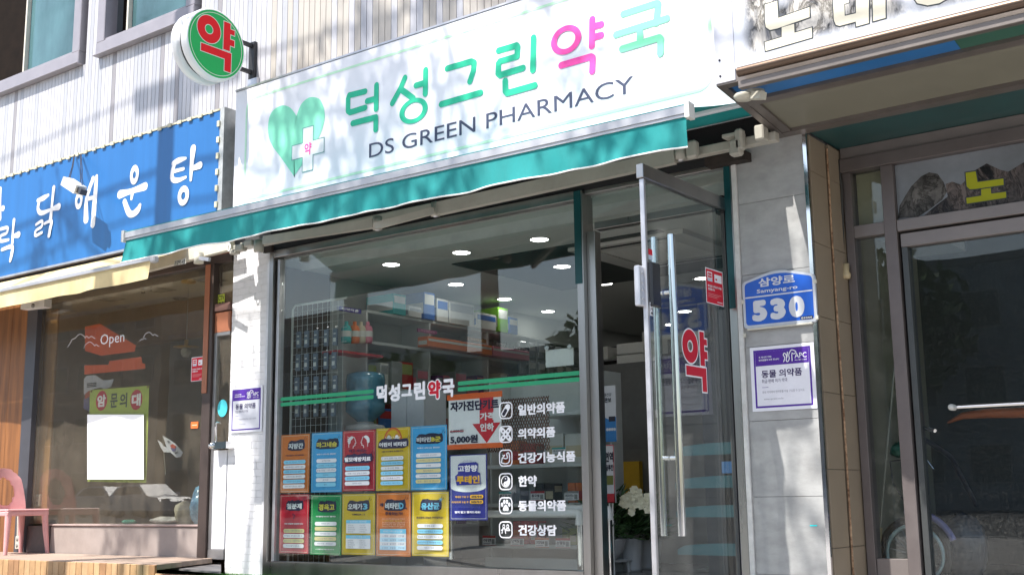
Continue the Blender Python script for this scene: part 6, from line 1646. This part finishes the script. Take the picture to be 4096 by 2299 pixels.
tagc(1930, 2140, 1983, 2180, cw_['red'], '아연', 'price card with a red top reading about zinc, far left of the lowest shelf'); tagc(2042, 2143, 2096, 2182, cw_['red'], '단백질', 'red price card in front of the red boxes'); tagc(2140, 2148, 2196, 2188, cw_['orange'], '코칼핍솔', 'price card with orange top between the red and olive boxes'); tagc(2222, 2150, 2281, 2190, cw_['red'], '눈떨림', 'price card covered with red print in front of the olive boxes')
tagc(1995, 1965, 2047, 2002, cw_['teal'], '홍수용', 'pale teal price card behind the paw icon'); tagc(2122, 1963, 2178, 2000, cw_['red'], '홍국쌀', 'price card with red top in front of the black boxes'); tagc(2257, 1963, 2315, 2000, cw_['grey'], '비타민D', 'white price card in front of the orange boxes'); tagc(2208, 1790, 2262, 1815, cw_['teal'], '마스터', 'pale green card hanging below the paired white boxes', GY - .01)
# brown woven net hanging in the window
nx0, nz0, nx1, nz1 = PR((1985, 1590), (2195, 1800), .30)
nt_ = thing('woven_basket_net', ((nx0+nx1)/2, .30, nz0), 'brown woven lattice hanging behind the top service lettering', 'lattice')
NM = mat('brown_lacquered_cane', (.17, .07, .045), .18, 0, .25, 30, spec=.8)
ng = MB()
for dpass in (1, -1):
    k = -14
    while k < 30:
        pts = []
        for q in range(0, 21):
            t = q / 20; z_ = nz0 - .02 + (nz1 - nz0 + .05) * t; x_ = nx0 + k * .022 + dpass * (t - .5) * .22
            zedge = nz0 + .10 * max(0, 1 - (x_ - nx0) / .30)
            if nx0 - .09 < x_ < nx1 + .02 and z_ > nz0 + .0 and z_ < nz1: pts.append((x_, .30 + .0035 * math.sin(q * 2.2 + k * 3.14) * dpass, z_))
        if len(pts) > 1: ng.tube(pts, .0036, NM, 4, False)
        k += 1
o = ng.build('cane_strands', nt_); o['kind'] = 'stuff'
# white rail with steel posts
PVC = mat('white_rail_pvc', (.70, .70, .70), .35, 0, .03, 5)
def rail(x0, xp, Y, zt, lab, lft=True):
    t = thing('rail', (xp, Y, .05), lab, 'rail', 'white topped steel rails inside the pharmacy')
    MB().tube([(x0, Y, zt), (xp - .03, Y, zt), (xp - .005, Y, zt - .005), (xp, Y, zt - .035), (xp, Y, zt - .065)], [.026, .026, .03, .031, .031], PVC, 14).build('handrail', t)
    MB().lathe((xp, Y, zt - .075), [(0, 0), (.036, 0), (.036, .012), (0, .012)], PVC, 16).build('cap', t)
    MB().tube([(xp, Y, .05), (xp, Y, zt - .07)], .024, CHROME, 18).build('steel_post', t)
a = P(2320, 2056, .30); rail(P(1955, 2055, .3).x, a.x, .30, a.z + .005, 'white rail on a steel post behind the window under the lettering')
a = P(2433, 2045, .50); rail(-4.9, a.x, .50, a.z + .02, 'white rail on a steel post just inside the doorway')
MB_ = thing('steel_leg', (P(1803, 2200, .4).x, .4, .05), 'thin steel post behind the bottom right yellow poster', 'post')
MB().tube([P(1803, 2080, .4), P(1806, 2235, .4)], .020, CHROME, 14).build('tube', MB_)
# standing displays by the door
def stand(px0, py0, px1, py1, Y, lab, fn):
    x0, z0, x1, z1 = PR((px0, py0), (px1, py1), Y); t = thing('display_banner', ((x0+x1)/2, Y, z0), lab, 'banner')
    bx('panel', (x0, Y, z0), (x1, Y + .02, z1), flat('banner_white', (.50, .50, .52)), t, .002)
    mb = flatmb(Y - .0008); fn(mb, lambda u, v: (x0 + u*(x1-x0), z1 - v*(z1-z0))); mb.build('print', t)
    MB().tube([((x0+x1)/2, Y + .03, .05), ((x0+x1)/2, Y + .03, z0 + .1)], .008, ALU, 8).build('stand', t)
def bn1(mb, g):
    mb.text('관절건강', *g(.10, .19), *g(.75, .13), INK, .02); mb.text('호관보', *g(.08, .30), *g(.74, .21), INK, .045); mb.poly([g(*p) for p in ((0, .52), (.55, .60), (1, .56), (1, 1), (0, 1))], flat('banner_blue', (.04, .17, .40))); mb.up()
    for k in range(4): c = g(.45 + .15*k, .78); mb.disc(c, .011, flat('banner_white', (0, 0, 0)), 12)
    mb.rect(*g(.55, .64), *g(.95, .55), INK)
def bn2(mb, g):
    mb.outline([g(0, 1), g(1, 1), g(1, 0), g(0, 0)], .006, cw_['red']); mb.rect(*g(0, 1), *g(1, .84), cw_['red']); mb.up()
    c = g(.25, .20); mb.poly([(c[0] - .028, c[1] + .04), (c[0], c[1] + .052), (c[0] + .028, c[1] + .04), (c[0] + .026, c[1] - .01), (c[0], c[1] - .045), (c[0] - .026, c[1] - .01)], flat('shield_orange', (.60, .22, .03)))
    mb.text('면역', *g(.42, .30), *g(.97, .12), INK, .05); mb.text('베타글루칸', *g(.12, .45), *g(.95, .34), INK, .05); mb.rect(*g(.48, .69), *g(.92, .53), flat('banner_olive', (.14, .15, .04))); mb.rect(*g(.12, .74), *g(.42, .70), cw_['red']); mb.text('8개월', *g(.1, .60), *g(.4, .55), INK, .01)
stand(2397, 1545, 2467, 1765, .95, 'blue and white joint health banner hanging in the doorway', bn1)
stand(2392, 1780, 2461, 2010, .85, 'white banner with a red foot and an orange shield in the doorway', bn2)
# rear shelves seen through the doorway
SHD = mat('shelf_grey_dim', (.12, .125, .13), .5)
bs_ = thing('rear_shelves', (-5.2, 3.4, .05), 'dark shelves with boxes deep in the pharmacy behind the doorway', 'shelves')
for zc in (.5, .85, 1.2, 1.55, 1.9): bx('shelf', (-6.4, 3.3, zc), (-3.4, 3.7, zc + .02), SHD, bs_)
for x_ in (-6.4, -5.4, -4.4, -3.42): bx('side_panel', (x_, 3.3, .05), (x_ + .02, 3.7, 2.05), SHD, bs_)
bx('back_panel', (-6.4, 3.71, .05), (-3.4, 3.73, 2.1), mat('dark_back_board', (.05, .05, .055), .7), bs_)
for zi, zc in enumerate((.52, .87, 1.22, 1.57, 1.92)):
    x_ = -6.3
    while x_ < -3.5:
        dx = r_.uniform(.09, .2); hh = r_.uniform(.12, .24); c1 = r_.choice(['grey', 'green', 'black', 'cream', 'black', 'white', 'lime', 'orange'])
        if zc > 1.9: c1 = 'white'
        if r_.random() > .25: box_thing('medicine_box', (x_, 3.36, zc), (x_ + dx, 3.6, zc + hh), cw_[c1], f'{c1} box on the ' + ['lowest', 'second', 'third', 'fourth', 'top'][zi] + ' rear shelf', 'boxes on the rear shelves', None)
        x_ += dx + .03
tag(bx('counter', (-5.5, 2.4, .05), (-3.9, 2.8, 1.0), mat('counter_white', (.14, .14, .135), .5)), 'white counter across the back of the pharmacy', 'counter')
tag(bx('yellow_leaflet_rack', (P(2478, 1900, 2.3).x, 2.34, .62), (P(2548, 1900, 2.3).x, 2.395, P(2500, 1845, 2.34).z), mat('rack_yellow', (.55, .33, .02), .5)), 'yellow leaflet rack on the front of the counter', 'rack')
# plants in white pots
POT = mat('white_pot_glaze', (.60, .60, .62), .25, 0, .03, 5)
LEAF = [mat('leaf_green_a', (.05, .11, .035), .5, 0, .3, 12), mat('leaf_green_b', (.03, .075, .025), .5, 0, .3, 12)]
PET = mat('cream_petal', (.80, .76, .58), .6, 0, .06, 14)
def leafball(mb, c, R, n, L, w, seed, ms=LEAF, up_=.3):
    rr_ = random.Random(seed)
    for _ in range(n):
        a = rr_.uniform(0, 6.283); e = rr_.uniform(-.25, 1.3); d = Vector((math.cos(a)*math.cos(e), math.sin(a)*math.cos(e), math.sin(e)))
        p = Vector(c) + d * R * rr_.uniform(.15, 1); t = (d + Vector((rr_.uniform(-.6, .6), rr_.uniform(-.6, .6), rr_.uniform(-.3, .6)))).normalized(); s_ = t.cross(Vector((rr_.uniform(-1, 1), rr_.uniform(-1, 1), rr_.uniform(-1, 1)))).normalized() * w
        mb.add([p - t*L*.2, p + s_ + t*L*.3, p + t*L, p - s_ + t*L*.3], [(0, 1, 2, 3)], ms[rr_.random() < .5])
def plant(px, py, Y, r, h, lab, kind, seed):
    c = P(px, py, Y); c = Vector((c.x, Y, .05))
    t = thing('potted_plant', c, lab, 'plant')
    if kind == 'bowl':
        for sx in (-1, 1):
            for sy in (-1, 1): MB().tube([(c.x + sx*r*.9, c.y + sy*r*.6, .05), (c.x + sx*r*.85, c.y + sy*r*.6, .125)], .014, POT, 8).build('stand_leg', t)
        bx('stand_top', (c.x - r, c.y - r*.75, .126), (c.x + r, c.y + r*.75, .145), POT, t, .004)
        MB().lathe((c.x, c.y, .146), [(0, 0), (r*.6, 0), (r*.85, .05), (r*1.02, .14), (r*1.05, h), (r*.98, h), (r*.9, h - .03), (0, h - .03)], POT, 30).build('pot', t); top_ = .146 + h
    else:
        MB().lathe((c.x, c.y, .05), [(0, 0), (r*.82, 0), (r*.86, .02), (r*.82, .025), (r, h), (r*.94, h), (r*.9, h - .03), (0, h - .03)], POT, 26).build('pot', t); top_ = .05 + h
    mb = MB(); leafball(mb, (c.x, c.y, top_ + .06), r * 1.55, 520, .085, .010, seed); leafball(mb, (c.x, c.y, top_ + .2), r * 1.2, 320, .09, .010, seed + 1); mb.build('foliage', t)
    st_ = MB()
    for k in range(5): st_.tube([(c.x, c.y, top_ - .03), (c.x + .05*math.cos(k*1.3), c.y + .05*math.sin(k*1.3), top_ + .15)], .004, LEAF[0], 5)
    st_.build('stem', t)
    return t, c, top_
plant(2415, 2250, 1.15, .17, .15, 'bushy plant in a wide white bowl on a low white stand', 'bowl', 1)
plant(2528, 2245, 1.35, .085, .24, 'green plant in a slim white cylinder pot', 'cyl', 3)
t, c, tp_ = plant(2592, 2235, 1.65, .11, .22, 'plant with cream flowers in a tapered white pot behind the door edge', 'cyl', 5)
fb = MB()
for k in range(46):
    rr_ = random.Random(k); p = P(2540 + rr_.uniform(-50, 60), 1998 + rr_.gauss(0, 20), 1.05)
    for q in range(5):
        a = q * 1.256 + k; u = Vector((math.cos(a), rr_.uniform(-.5, .5), math.sin(a))).normalized() * .032; s_ = Vector((-math.sin(a), 0, math.cos(a))) * .018
        fb.add([p, p + u*.6 + s_, p + u + Vector((0, -.006, 0)), p + u*.6 - s_], [(0, 1, 2, 3)], PET)
fb.build('flowers', t)
# rack with teal shelf lips right of the door, blue banner
rk = thing('teal_lipped_rack', (-3.35, .9, .05), 'dark rack with curved teal shelf lips seen through the open glass door', 'rack')
TQ = mat('teal_acrylic', (.03, .17, .20), .3, 0, .1, 6); RKD = mat('rack_dark', (.03, .035, .05), .6)
bx('back_panel', (-4.02, 1.3, .05), (-3.11, 1.33, 2.0), RKD, rk)
for py in (1795, 1925, 2040, 2190):
    a = PZ(2760, py, 1); z_ = P(2760, py, .85).z
    bx('shelf', (-4.02, .86, z_ - .01), (-3.11, 1.3, z_), RKD, rk)
    mb = MB(); n = 14; vs = []; fs = []
    for i in range(n + 1):
        t_ = i/n; y_ = .86 - .05 * math.sin(math.pi * t_); vs += [(-4.02 + t_*.90, y_, z_ - .045), (-4.02 + t_*.90, y_, z_ - .01 + .045 * max(0, math.sin(math.pi * t_)) ** .35)]
    for i in range(n): fs.append((2*i, 2*i + 2, 2*i + 3, 2*i + 1))
    mb.add(vs, fs, TQ, True); mb.build('shelf_lip', rk)
tag(bx('blue_roll_banner', (-3.31, .34, .06), (-3.13, .355, .78), mat('banner_deep_blue', (.01, .08, .38), .4)), 'deep blue banner standing behind the right door jamb', 'banner')
x0, z0, x1, z1 = PR((2886, 1845), (2948, 1890), .45); sg_ = thing('small_blue_sign', ((x0+x1)/2, .45, z0), 'small blue sign with a white letter C beside the door jamb', 'sign'); bx('panel', (x0, .45, z0), (x1 + .1, .46, z1), flat('sign_light_blue', (.05, .20, .45)), sg_); mb = flatmb(.449); mb.text('C', x1 - .03, z0 + .02, x1 - .01, z1 - .02, WV, .01); mb.build('lettering', sg_)
# white boxes high in the doorway
for k, py in enumerate((1395, 1435)):
    a = P(2466, py - 18, 2.6); b = P(2575, py + 18, 2.6)
    o = box_thing('white_carton', (a.x, 2.6, b.z), (b.x, 2.9, a.z), cw_['white'], ['upper white carton stacked high behind the doorway', 'lower white carton stacked high behind the doorway'][k], 'white cartons on the high shelf')
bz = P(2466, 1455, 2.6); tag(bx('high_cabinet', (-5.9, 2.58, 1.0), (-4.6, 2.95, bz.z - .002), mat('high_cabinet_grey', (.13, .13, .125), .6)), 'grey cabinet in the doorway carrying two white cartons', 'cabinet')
# ================================================================ inside the right-hand shop
bt = thing('bicycle', (-2.2, 1.1, .05), 'bicycle with a pale rim and a lilac mudguard inside the right-hand shop', 'bicycle')
BY = .78
wc_ = P(3660, 2215, BY); wr_ = (P(3528, 2215, BY) - wc_).length
TY = mat('tyre_rubber', (.02, .02, .022), .8, 0, .1, 30); RIMM = mat('pale_teal_rim', (.55, .72, .74), .3, .3, .1, 8)
def torus(c, R, r, m, n=48, k=8, arc=(0, 6.2832)):
    pts = [Vector((c[0] + R*math.cos(arc[0] + (arc[1]-arc[0])*i/n), c[1], c[2] + R*math.sin(arc[0] + (arc[1]-arc[0])*i/n))) for i in range(n + 1)]
    return MB().tube(pts, r, m, k, False)
wz_ = .05 + wr_ + .04
wc_ = Vector((wc_.x, BY, wc_.z))
wh = torus(wc_, wr_, .022, TY).build('tyre', bt)
torus(wc_, wr_ - .032, .013, RIMM).build('rim', wh)
sp_ = MB()
for k in range(28):
    a = k * 2*math.pi/28; b = a + (.35 if k % 2 else -.35)
    sp_.tube([wc_ + Vector((.02*math.cos(b), .02 * (1 if k % 2 else -1), .02*math.sin(b))), wc_ + Vector(((wr_-.035)*math.cos(a), 0, (wr_-.035)*math.sin(a)))], .0012, CHROME, 4, False)
sp_.build('spokes', wh)
MB().lathe(wc_, [(0, -.04), (.02, -.04), (.02, .04), (0, .04)], CHROME, 14, 'y').build('hub', wh)
torus(wc_, wr_ + .045, .020, mat('lilac_mudguard', (.22, .21, .42), .35), 24, 8, (rad(20), rad(100))).build('mudguard', bt)
hd = P(3672, 1740, BY); top_ = P(3668, 1640, BY)
FRM = mat('pale_blue_frame', (.20, .30, .36), .35, .2)
mb = MB(); mb.tube([wc_ + Vector((0, -.05, 0)), wc_ + Vector((.01, -.05, wr_ + .05)), hd], .013, FRM, 8); mb.tube([wc_ + Vector((0, .05, 0)), wc_ + Vector((.01, .05, wr_ + .05)), hd], .013, FRM, 8); mb.build('fork', bt)
MB().tube([hd + Vector((0, 0, -.12)), hd + Vector((0, 0, .10))], .018, FRM, 10).build('head_tube', bt)
MB().tube([P(3655, 1745, BY), P(3652, 1700, BY - .05), P(3665, 1690, BY - .15), P(3700, 1712, BY - .25), P(3740, 1722, BY - .30)], .011, CHROME, 8).build('handlebar', bt)
MB().tube([P(3690, 1815, BY - .2), P(3735, 1875, BY - .2)], .005, CHROME, 6).build('brake_lever', bt)
MB().tube([P(3655, 1832, BY), P(3560, 1845, BY + .05), P(3572, 1930, BY), P(3615, 2000, BY)], .004, INK, 5).build('brake_cable', bt)
MB().tube([P(3690, 1800, BY), P(3672, 1930, BY)], .010, ALU, 7).build('stem', bt)
blob('bell_cover', P(3595, 1800, BY), .05, .05, .045, mat('green_bell', (.015, .12, .08), .3), None, None, 6, bt)
DFR = mat('dark_frame_paint', (.03, .03, .04), .4)
MB().tube([hd + Vector((.0, .01, .0)), hd + Vector((.05, .45, -.12)), hd + Vector((.08, .80, -.42))], .016, DFR, 8).build('main_frame', bt)
# dark jug with a pale mark, steps in the back
jg = P(3860, 2230, 1.2); o = blob('dark_blue_bag', (jg.x, 1.2, .26), .14, .12, .21, mat('dark_blue_plastic', (.015, .035, .06), .3, 0, .3, 9), 'dark blue bag with a pale mark on the shop floor beside the bicycle', 'bag', 9, None, 18, .06)
for k in range(6):
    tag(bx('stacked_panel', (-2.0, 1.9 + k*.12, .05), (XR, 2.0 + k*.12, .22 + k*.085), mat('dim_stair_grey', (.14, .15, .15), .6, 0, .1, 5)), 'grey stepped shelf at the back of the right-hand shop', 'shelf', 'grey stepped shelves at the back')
ol = thing('orange_stripe_reflection', P(3960, 1650, .9), 'orange stripe reflection made as a strip behind the steel pull bar', 'cloth')
a = P(3790, 1690, .95); MB().tube([a, P(3850, 1662, .95), P(3950, 1652, .95), P(4096, 1650, .95), P(4200, 1650, .95)], [.006, .020, .028, .030, .030], mat('dull_orange_reflection', (.40, .10, .03), .7), 8).build('strip', ol)  # reflection in the door glass painted as a solid orange strip

# ================================================================ across the street (shows in the glass) and what shades the front
def bldg(x0, x1, y, h, m, lab, floors, n, wm):
    t = thing('street_building', ((x0+x1)/2, y - 4, -.12), lab, 'building')
    bx('wall', (x0, y - 8, -.12), (x1, y, h), m, t)
    for f in range(floors):
        for k in range(n):
            w = (x1 - x0) / n; xa = x0 + w*(k + .18); zb_ = .9 + f * (h - .5) / floors
            fr_ = bx('window', (xa, y + .002, zb_), (xa + w*.62, y + .05, zb_ + (h / floors)*.48), mat('far_window_frame', (.35, .35, .36), .5), t)
            MB().box((xa + .08, y + .052, zb_ + .08), (xa + w*.62 - .08, y + .06, zb_ + (h/floors)*.48 - .08), wm).build('pane', fr_)
    bx('parapet', (x0 - .1, y - 8.05, h + .002), (x1 + .1, y + .08, h + .3), mat('far_parapet', (.30, .30, .30), .8), t)
FWN = mat('far_window_glass', (.10, .13, .13), .15)
bldg(-95, -63, -40, 15, mat('far_wall_dim', (0.275, 0.258, 0.226), .8, 0, .1, 1), 'long dim four storey building across the street, beyond the grey one', 4, 10, FWN)
bldg(-62, -44, -40, 10.8, mat('far_wall_grey', (0.323, 0.355, 0.323), .8, 0, .1, 1), 'grey three storey building across the street, farthest left', 3, 6, FWN)
bldg(-43.5, -31, -40, 7.6, mat('far_wall_olive', (0.388, 0.403, 0.338), .8, 0, .1, 1), 'olive grey building across the street with a lower roof', 2, 5, FWN)
bldg(-30, -20, -40, 6.4, mat('far_wall_brown', (0.450, 0.355, 0.275), .8, 0, .1, 1), 'brown brick building across the street', 2, 4, FWN)
bldg(-19, -6, -40, 9.5, mat('far_wall_dark', (0.291, 0.323, 0.355), .8, 0, .1, 1), 'dark grey building across the street', 3, 5, FWN)
bldg(-5, 14, -40, 8.0, mat('far_wall_tan', (0.450, 0.450, 0.420), .8, 0, .1, 1), 'tan building across the street, farthest right', 3, 6, FWN)
def car(x, y, m, lab, L=4.5, flip=1):
    t = thing('parked_car', (x, y, -.12), lab, 'car', 'cars parked across the street')
    hw = .90
    def prism(pr, w0, w1, ybr, m_, name):
        n = len(pr); vs = []
        for s_ in (-1, 1):
            for (a, b) in pr: vs.append((x + flip*a, y + s_*(w0 if b < ybr else w1), -.12 + b))
        mb = MB(); mb.add(vs, [tuple(range(n)), tuple(range(2*n - 1, n - 1, -1))] + [(i, n + i, n + (i+1) % n, (i+1) % n) for i in range(n)], m_); return mb.build(name, t)
    prism([(-2.2, .35), (-2.25, .75), (-2.12, 1.02), (1.15, 1.06), (1.95, .98), (2.22, .78), (2.25, .35)], hw, hw, 9, m, 'body')
    prism([(-2.05, 1.03), (-1.5, 1.52), (-.9, 1.64), (.3, 1.62), (1.12, 1.07)], hw - .03, hw - .17, 1.3, m, 'cabin')
    for s_ in (-1, 1):
        mb = MB(); q = [(-1.70, 1.12), (-1.32, 1.47), (-.85, 1.55), (.24, 1.53), (.86, 1.12)]
        mb.add([(x + flip*a, y + s_*(hw - .028 - .14 * (b - 1.03) / .60 + .012), -.12 + b) for a, b in q], [tuple(range(5))], mat('car_glass', (.012, .014, .016), .05)); mb.build('side_window', t)
        for wx in (-1.35, 1.38):
            w_ = MB().lathe((x + flip*wx, y + s_*(hw - .18), .22), [(0, -.11), (.30, -.11), (.34, -.08), (.34, .08), (.30, .11), (0, .11)], TY, 24, 'y').build('wheel', t)
            MB().lathe((x + flip*wx, y + s_*(hw - .065), .22), [(0, -.01), (.21, -.01), (.21, .012), (0, .012)], CHROME, 18, 'y').build('rim', w_)
        bx('headlight', (x + flip*2.0, y + s_*.62 - .18, .62), (x + flip*2.235, y + s_*.62 + .18, .78), mat('headlight_glass', (.6, .6, .6), .1), t)
        bx('mirror', (x + flip*.85, y + s_*.98 - .09, .98), (x + flip*1.02, y + s_*.98 + .06, 1.12), m, t, .01)
CS = mat('car_silver', (.42, .43, .48), .3, 0, .03, 3, coat=.6); CW_ = mat('car_white', (.62, .62, .64), .25, 0, .03, 3, coat=.6)
car(-55.2, -31.5, CS, 'silver grey car parked farthest left across the street')
car(-49.3, -29.6, CW_, 'pale car parked second from left across the street')
car(-42, -31.5, mat('car_black', (.02, .02, .022), .25, .2, coat=.6), 'black car parked across the street')
car(-30, -31.5, CW_, 'white car parked alone across the street'); car(-18, -31.5, CS, 'silver car parked across the street, farthest right')
# utility pole
pole = thing('utility_pole', (-9.35, -3.1, 0), 'concrete utility pole with cables at the kerb in front of the restaurant', 'pole')
MB().tube([(-9.35, -3.1, -.05), (-9.35, -3.1, 11.5)], [.15, .10], mat('pole_concrete', (.34, .33, .31), .8, 0, .1, 10), 16).build('shaft', pole)
bx('crossarm', (-10.1, -3.15, 9.4), (-8.6, -3.05, 9.5), ALU, pole)
mb = MB()
for k, dz in enumerate((9.55, 8.6, 8.45, 7.9)):
    mb.tube([(-60, -4.5 - k*.4, dz + 1.0), (-30, -3.9 - k*.2, dz - .2), (-9.35, -3.1 - .12 * k, dz), (10, -3.4 - k*.3, dz - .25), (40, -4.5, dz + .8)], .012 + .004 * (k % 2), INK, 5)
mb.build('cables', pole)
# trees standing on the pavement: leaves far above the camera throw the dappled shade
BARK = mat('tree_bark', (.12, .09, .065), .9, 0, .25, 18, .5, 60)
TL2 = [mat('street_leaf_a', (.07, .13, .03), .5, 0, .2, 8), mat('street_leaf_b', (.10, .17, .045), .5, 0, .2, 8)]
def tree(x, y, h, lab, blobs, seed, dens=1.0, size=.085):
    t = thing('street_tree', (x, y, -.05), lab, 'tree', 'street trees on the pavement')
    rr_ = random.Random(seed); tr = MB()
    fork = Vector((x, y, h * .42))
    tr.tube([(x, y, -.05), (x + .05, y, h*.2), fork], [.17, .14, .12], BARK, 10)
    lf = MB()
    for (bx_, by_, bz_, R, n) in blobs:
        c = Vector((bx_, by_, bz_))
        mid = fork.lerp(c, .5) + Vector((rr_.uniform(-.2, .2), rr_.uniform(-.2, .2), .25))
        tr.tube([fork, mid, c], [.07, .045, .02], BARK, 6)
        for q in range(max(4, int(n / 60))):
            d = Vector((rr_.gauss(0, 1), rr_.gauss(0, 1), rr_.gauss(0, .8))).normalized(); e = c + d * R * rr_.uniform(.5, 1)
            tr.tube([c, c.lerp(e, .5) + Vector((0, 0, .06)), e], [.018, .012, .006], BARK, 4, False)
            for _ in range(60):
                p = c.lerp(e, rr_.uniform(.35, 1.1)) + Vector((rr_.gauss(0, .13), rr_.gauss(0, .13), rr_.gauss(0, .12)))
                a = Vector((rr_.gauss(0, 1), rr_.gauss(0, 1), rr_.gauss(0, 1))).normalized(); b = a.orthogonal().normalized(); L = size * rr_.uniform(.6, 1.2)
                lf.add([p - a*L*.5, p + b*L*.3, p + a*L*.5, p - b*L*.3], [(0, 1, 2, 3)], TL2[rr_.random() < .5])
    tr.build('trunk', t); lf.build('crown', t)
S = SUN_DIR
def shade(x, z, t):                               # place along the sun's path of a wall point
    return (x + S.x/S.z*t, S.y/S.z*t, z + t)
b1 = []
for (x_, z_, t_, R, n) in ((-6.5, 3.5, 6.8, .8, 480), (-5.7, 3.6, 7.6, .9, 540), (-5.0, 3.3, 7.0, .75, 360), (-6.7, 2.9, 7.4, .7, 300), (-5.9, 2.7, 7.2, .8, 420), (-4.3, 3.6, 6.6, .6, 120), (-5.2, 4.6, 6.8, .7, 180), (-6.3, 1.1, 7.2, .8, 360), (-5.2, 1.1, 7.4, .8, 360), (-4.2, 1.0, 7.0, .7, 300), (-7.3, 1.2, 7.6, .6, 240), (-3.2, 1.0, 7.2, .6, 240)):
    s_ = shade(x_, z_, t_); b1.append((s_[0], s_[1], s_[2], R, n))
tree(-9.6, -5.9, 9.2, 'street tree whose branches shade the pharmacy sign', b1, 3)
b2 = []
for (x_, z_, t_, R, n) in ((-2.8, .6, 7.6, .8, 220), (-7.0, .3, 7.8, .6, 240), (-10.2, 3.2, 7.0, .8, 260), (-8.6, .4, 7.4, .9, 420), (-4.6, .4, 8.2, .9, 700), (-6.0, .3, 8.0, .9, 700)):
    s_ = shade(x_, z_, t_); b2.append((s_[0], s_[1], s_[2], R, n))
tree(1.2, -6.2, 8.6, 'street tree farther right on the pavement', b2, 9)
# distant trees on the far side for the reflections
def fartree(x, y, h, seed):
    t = thing('far_tree', (x, y, -.12), 'dark leafy tree between the buildings across the street', 'tree', 'trees across the street')
    MB().tube([(x, y, -.12), (x, y, h*.6)], [.2, .1], BARK, 8).build('trunk', t)
    mb = MB(); rr_ = random.Random(seed)
    for _ in range(900):
        d = Vector((rr_.gauss(0, 1), rr_.gauss(0, 1), rr_.gauss(0, .8))).normalized(); p = Vector((x, y, h*.72)) + d * h*.32 * rr_.uniform(.5, 1.05)
        a = Vector((rr_.gauss(0, 1), rr_.gauss(0, 1), rr_.gauss(0, 1))).normalized() * .35; b = a.orthogonal().normalized() * .25
        mb.add([p - a, p + b, p + a, p - b], [(0, 1, 2, 3)], TL2[rr_.random() < .5])
    mb.build('crown', t)
for k, x_ in enumerate((-38, -27, -15, -6)): fartree(x_, -36.5, 7.4 + (k % 3), k)

_t = GC.pop('ob'); _c = _t.data; bpy.data.objects.remove(_t); bpy.data.curves.remove(_c); bpy.data.scenes.remove(tmp)

# ---------------- like things get their place in the row added to their label
from bpy_extras.object_utils import world_to_camera_view
bpy.context.view_layer.update()
ORD = ['first', 'second', 'third', 'fourth', 'fifth', 'sixth', 'seventh', 'eighth', 'ninth', 'tenth', 'eleventh', 'twelfth']
byl = {}
for o in SC.objects:
    if o.parent is None and o.get('label') and o.get('group'): byl.setdefault(o['label'], []).append(o)
for lab_, os_ in byl.items():
    if 1 < len(os_) <= 12:
        os_.sort(key=lambda o: world_to_camera_view(SC, cam_ob, o.matrix_world.translation).x)
        for i, o in enumerate(os_):
            if len(lab_.split()) <= 11: o['label'] = ('leftmost ' if i == 0 else 'rightmost ' if i == len(os_) - 1 else ORD[i] + ' from left, ') + lab_
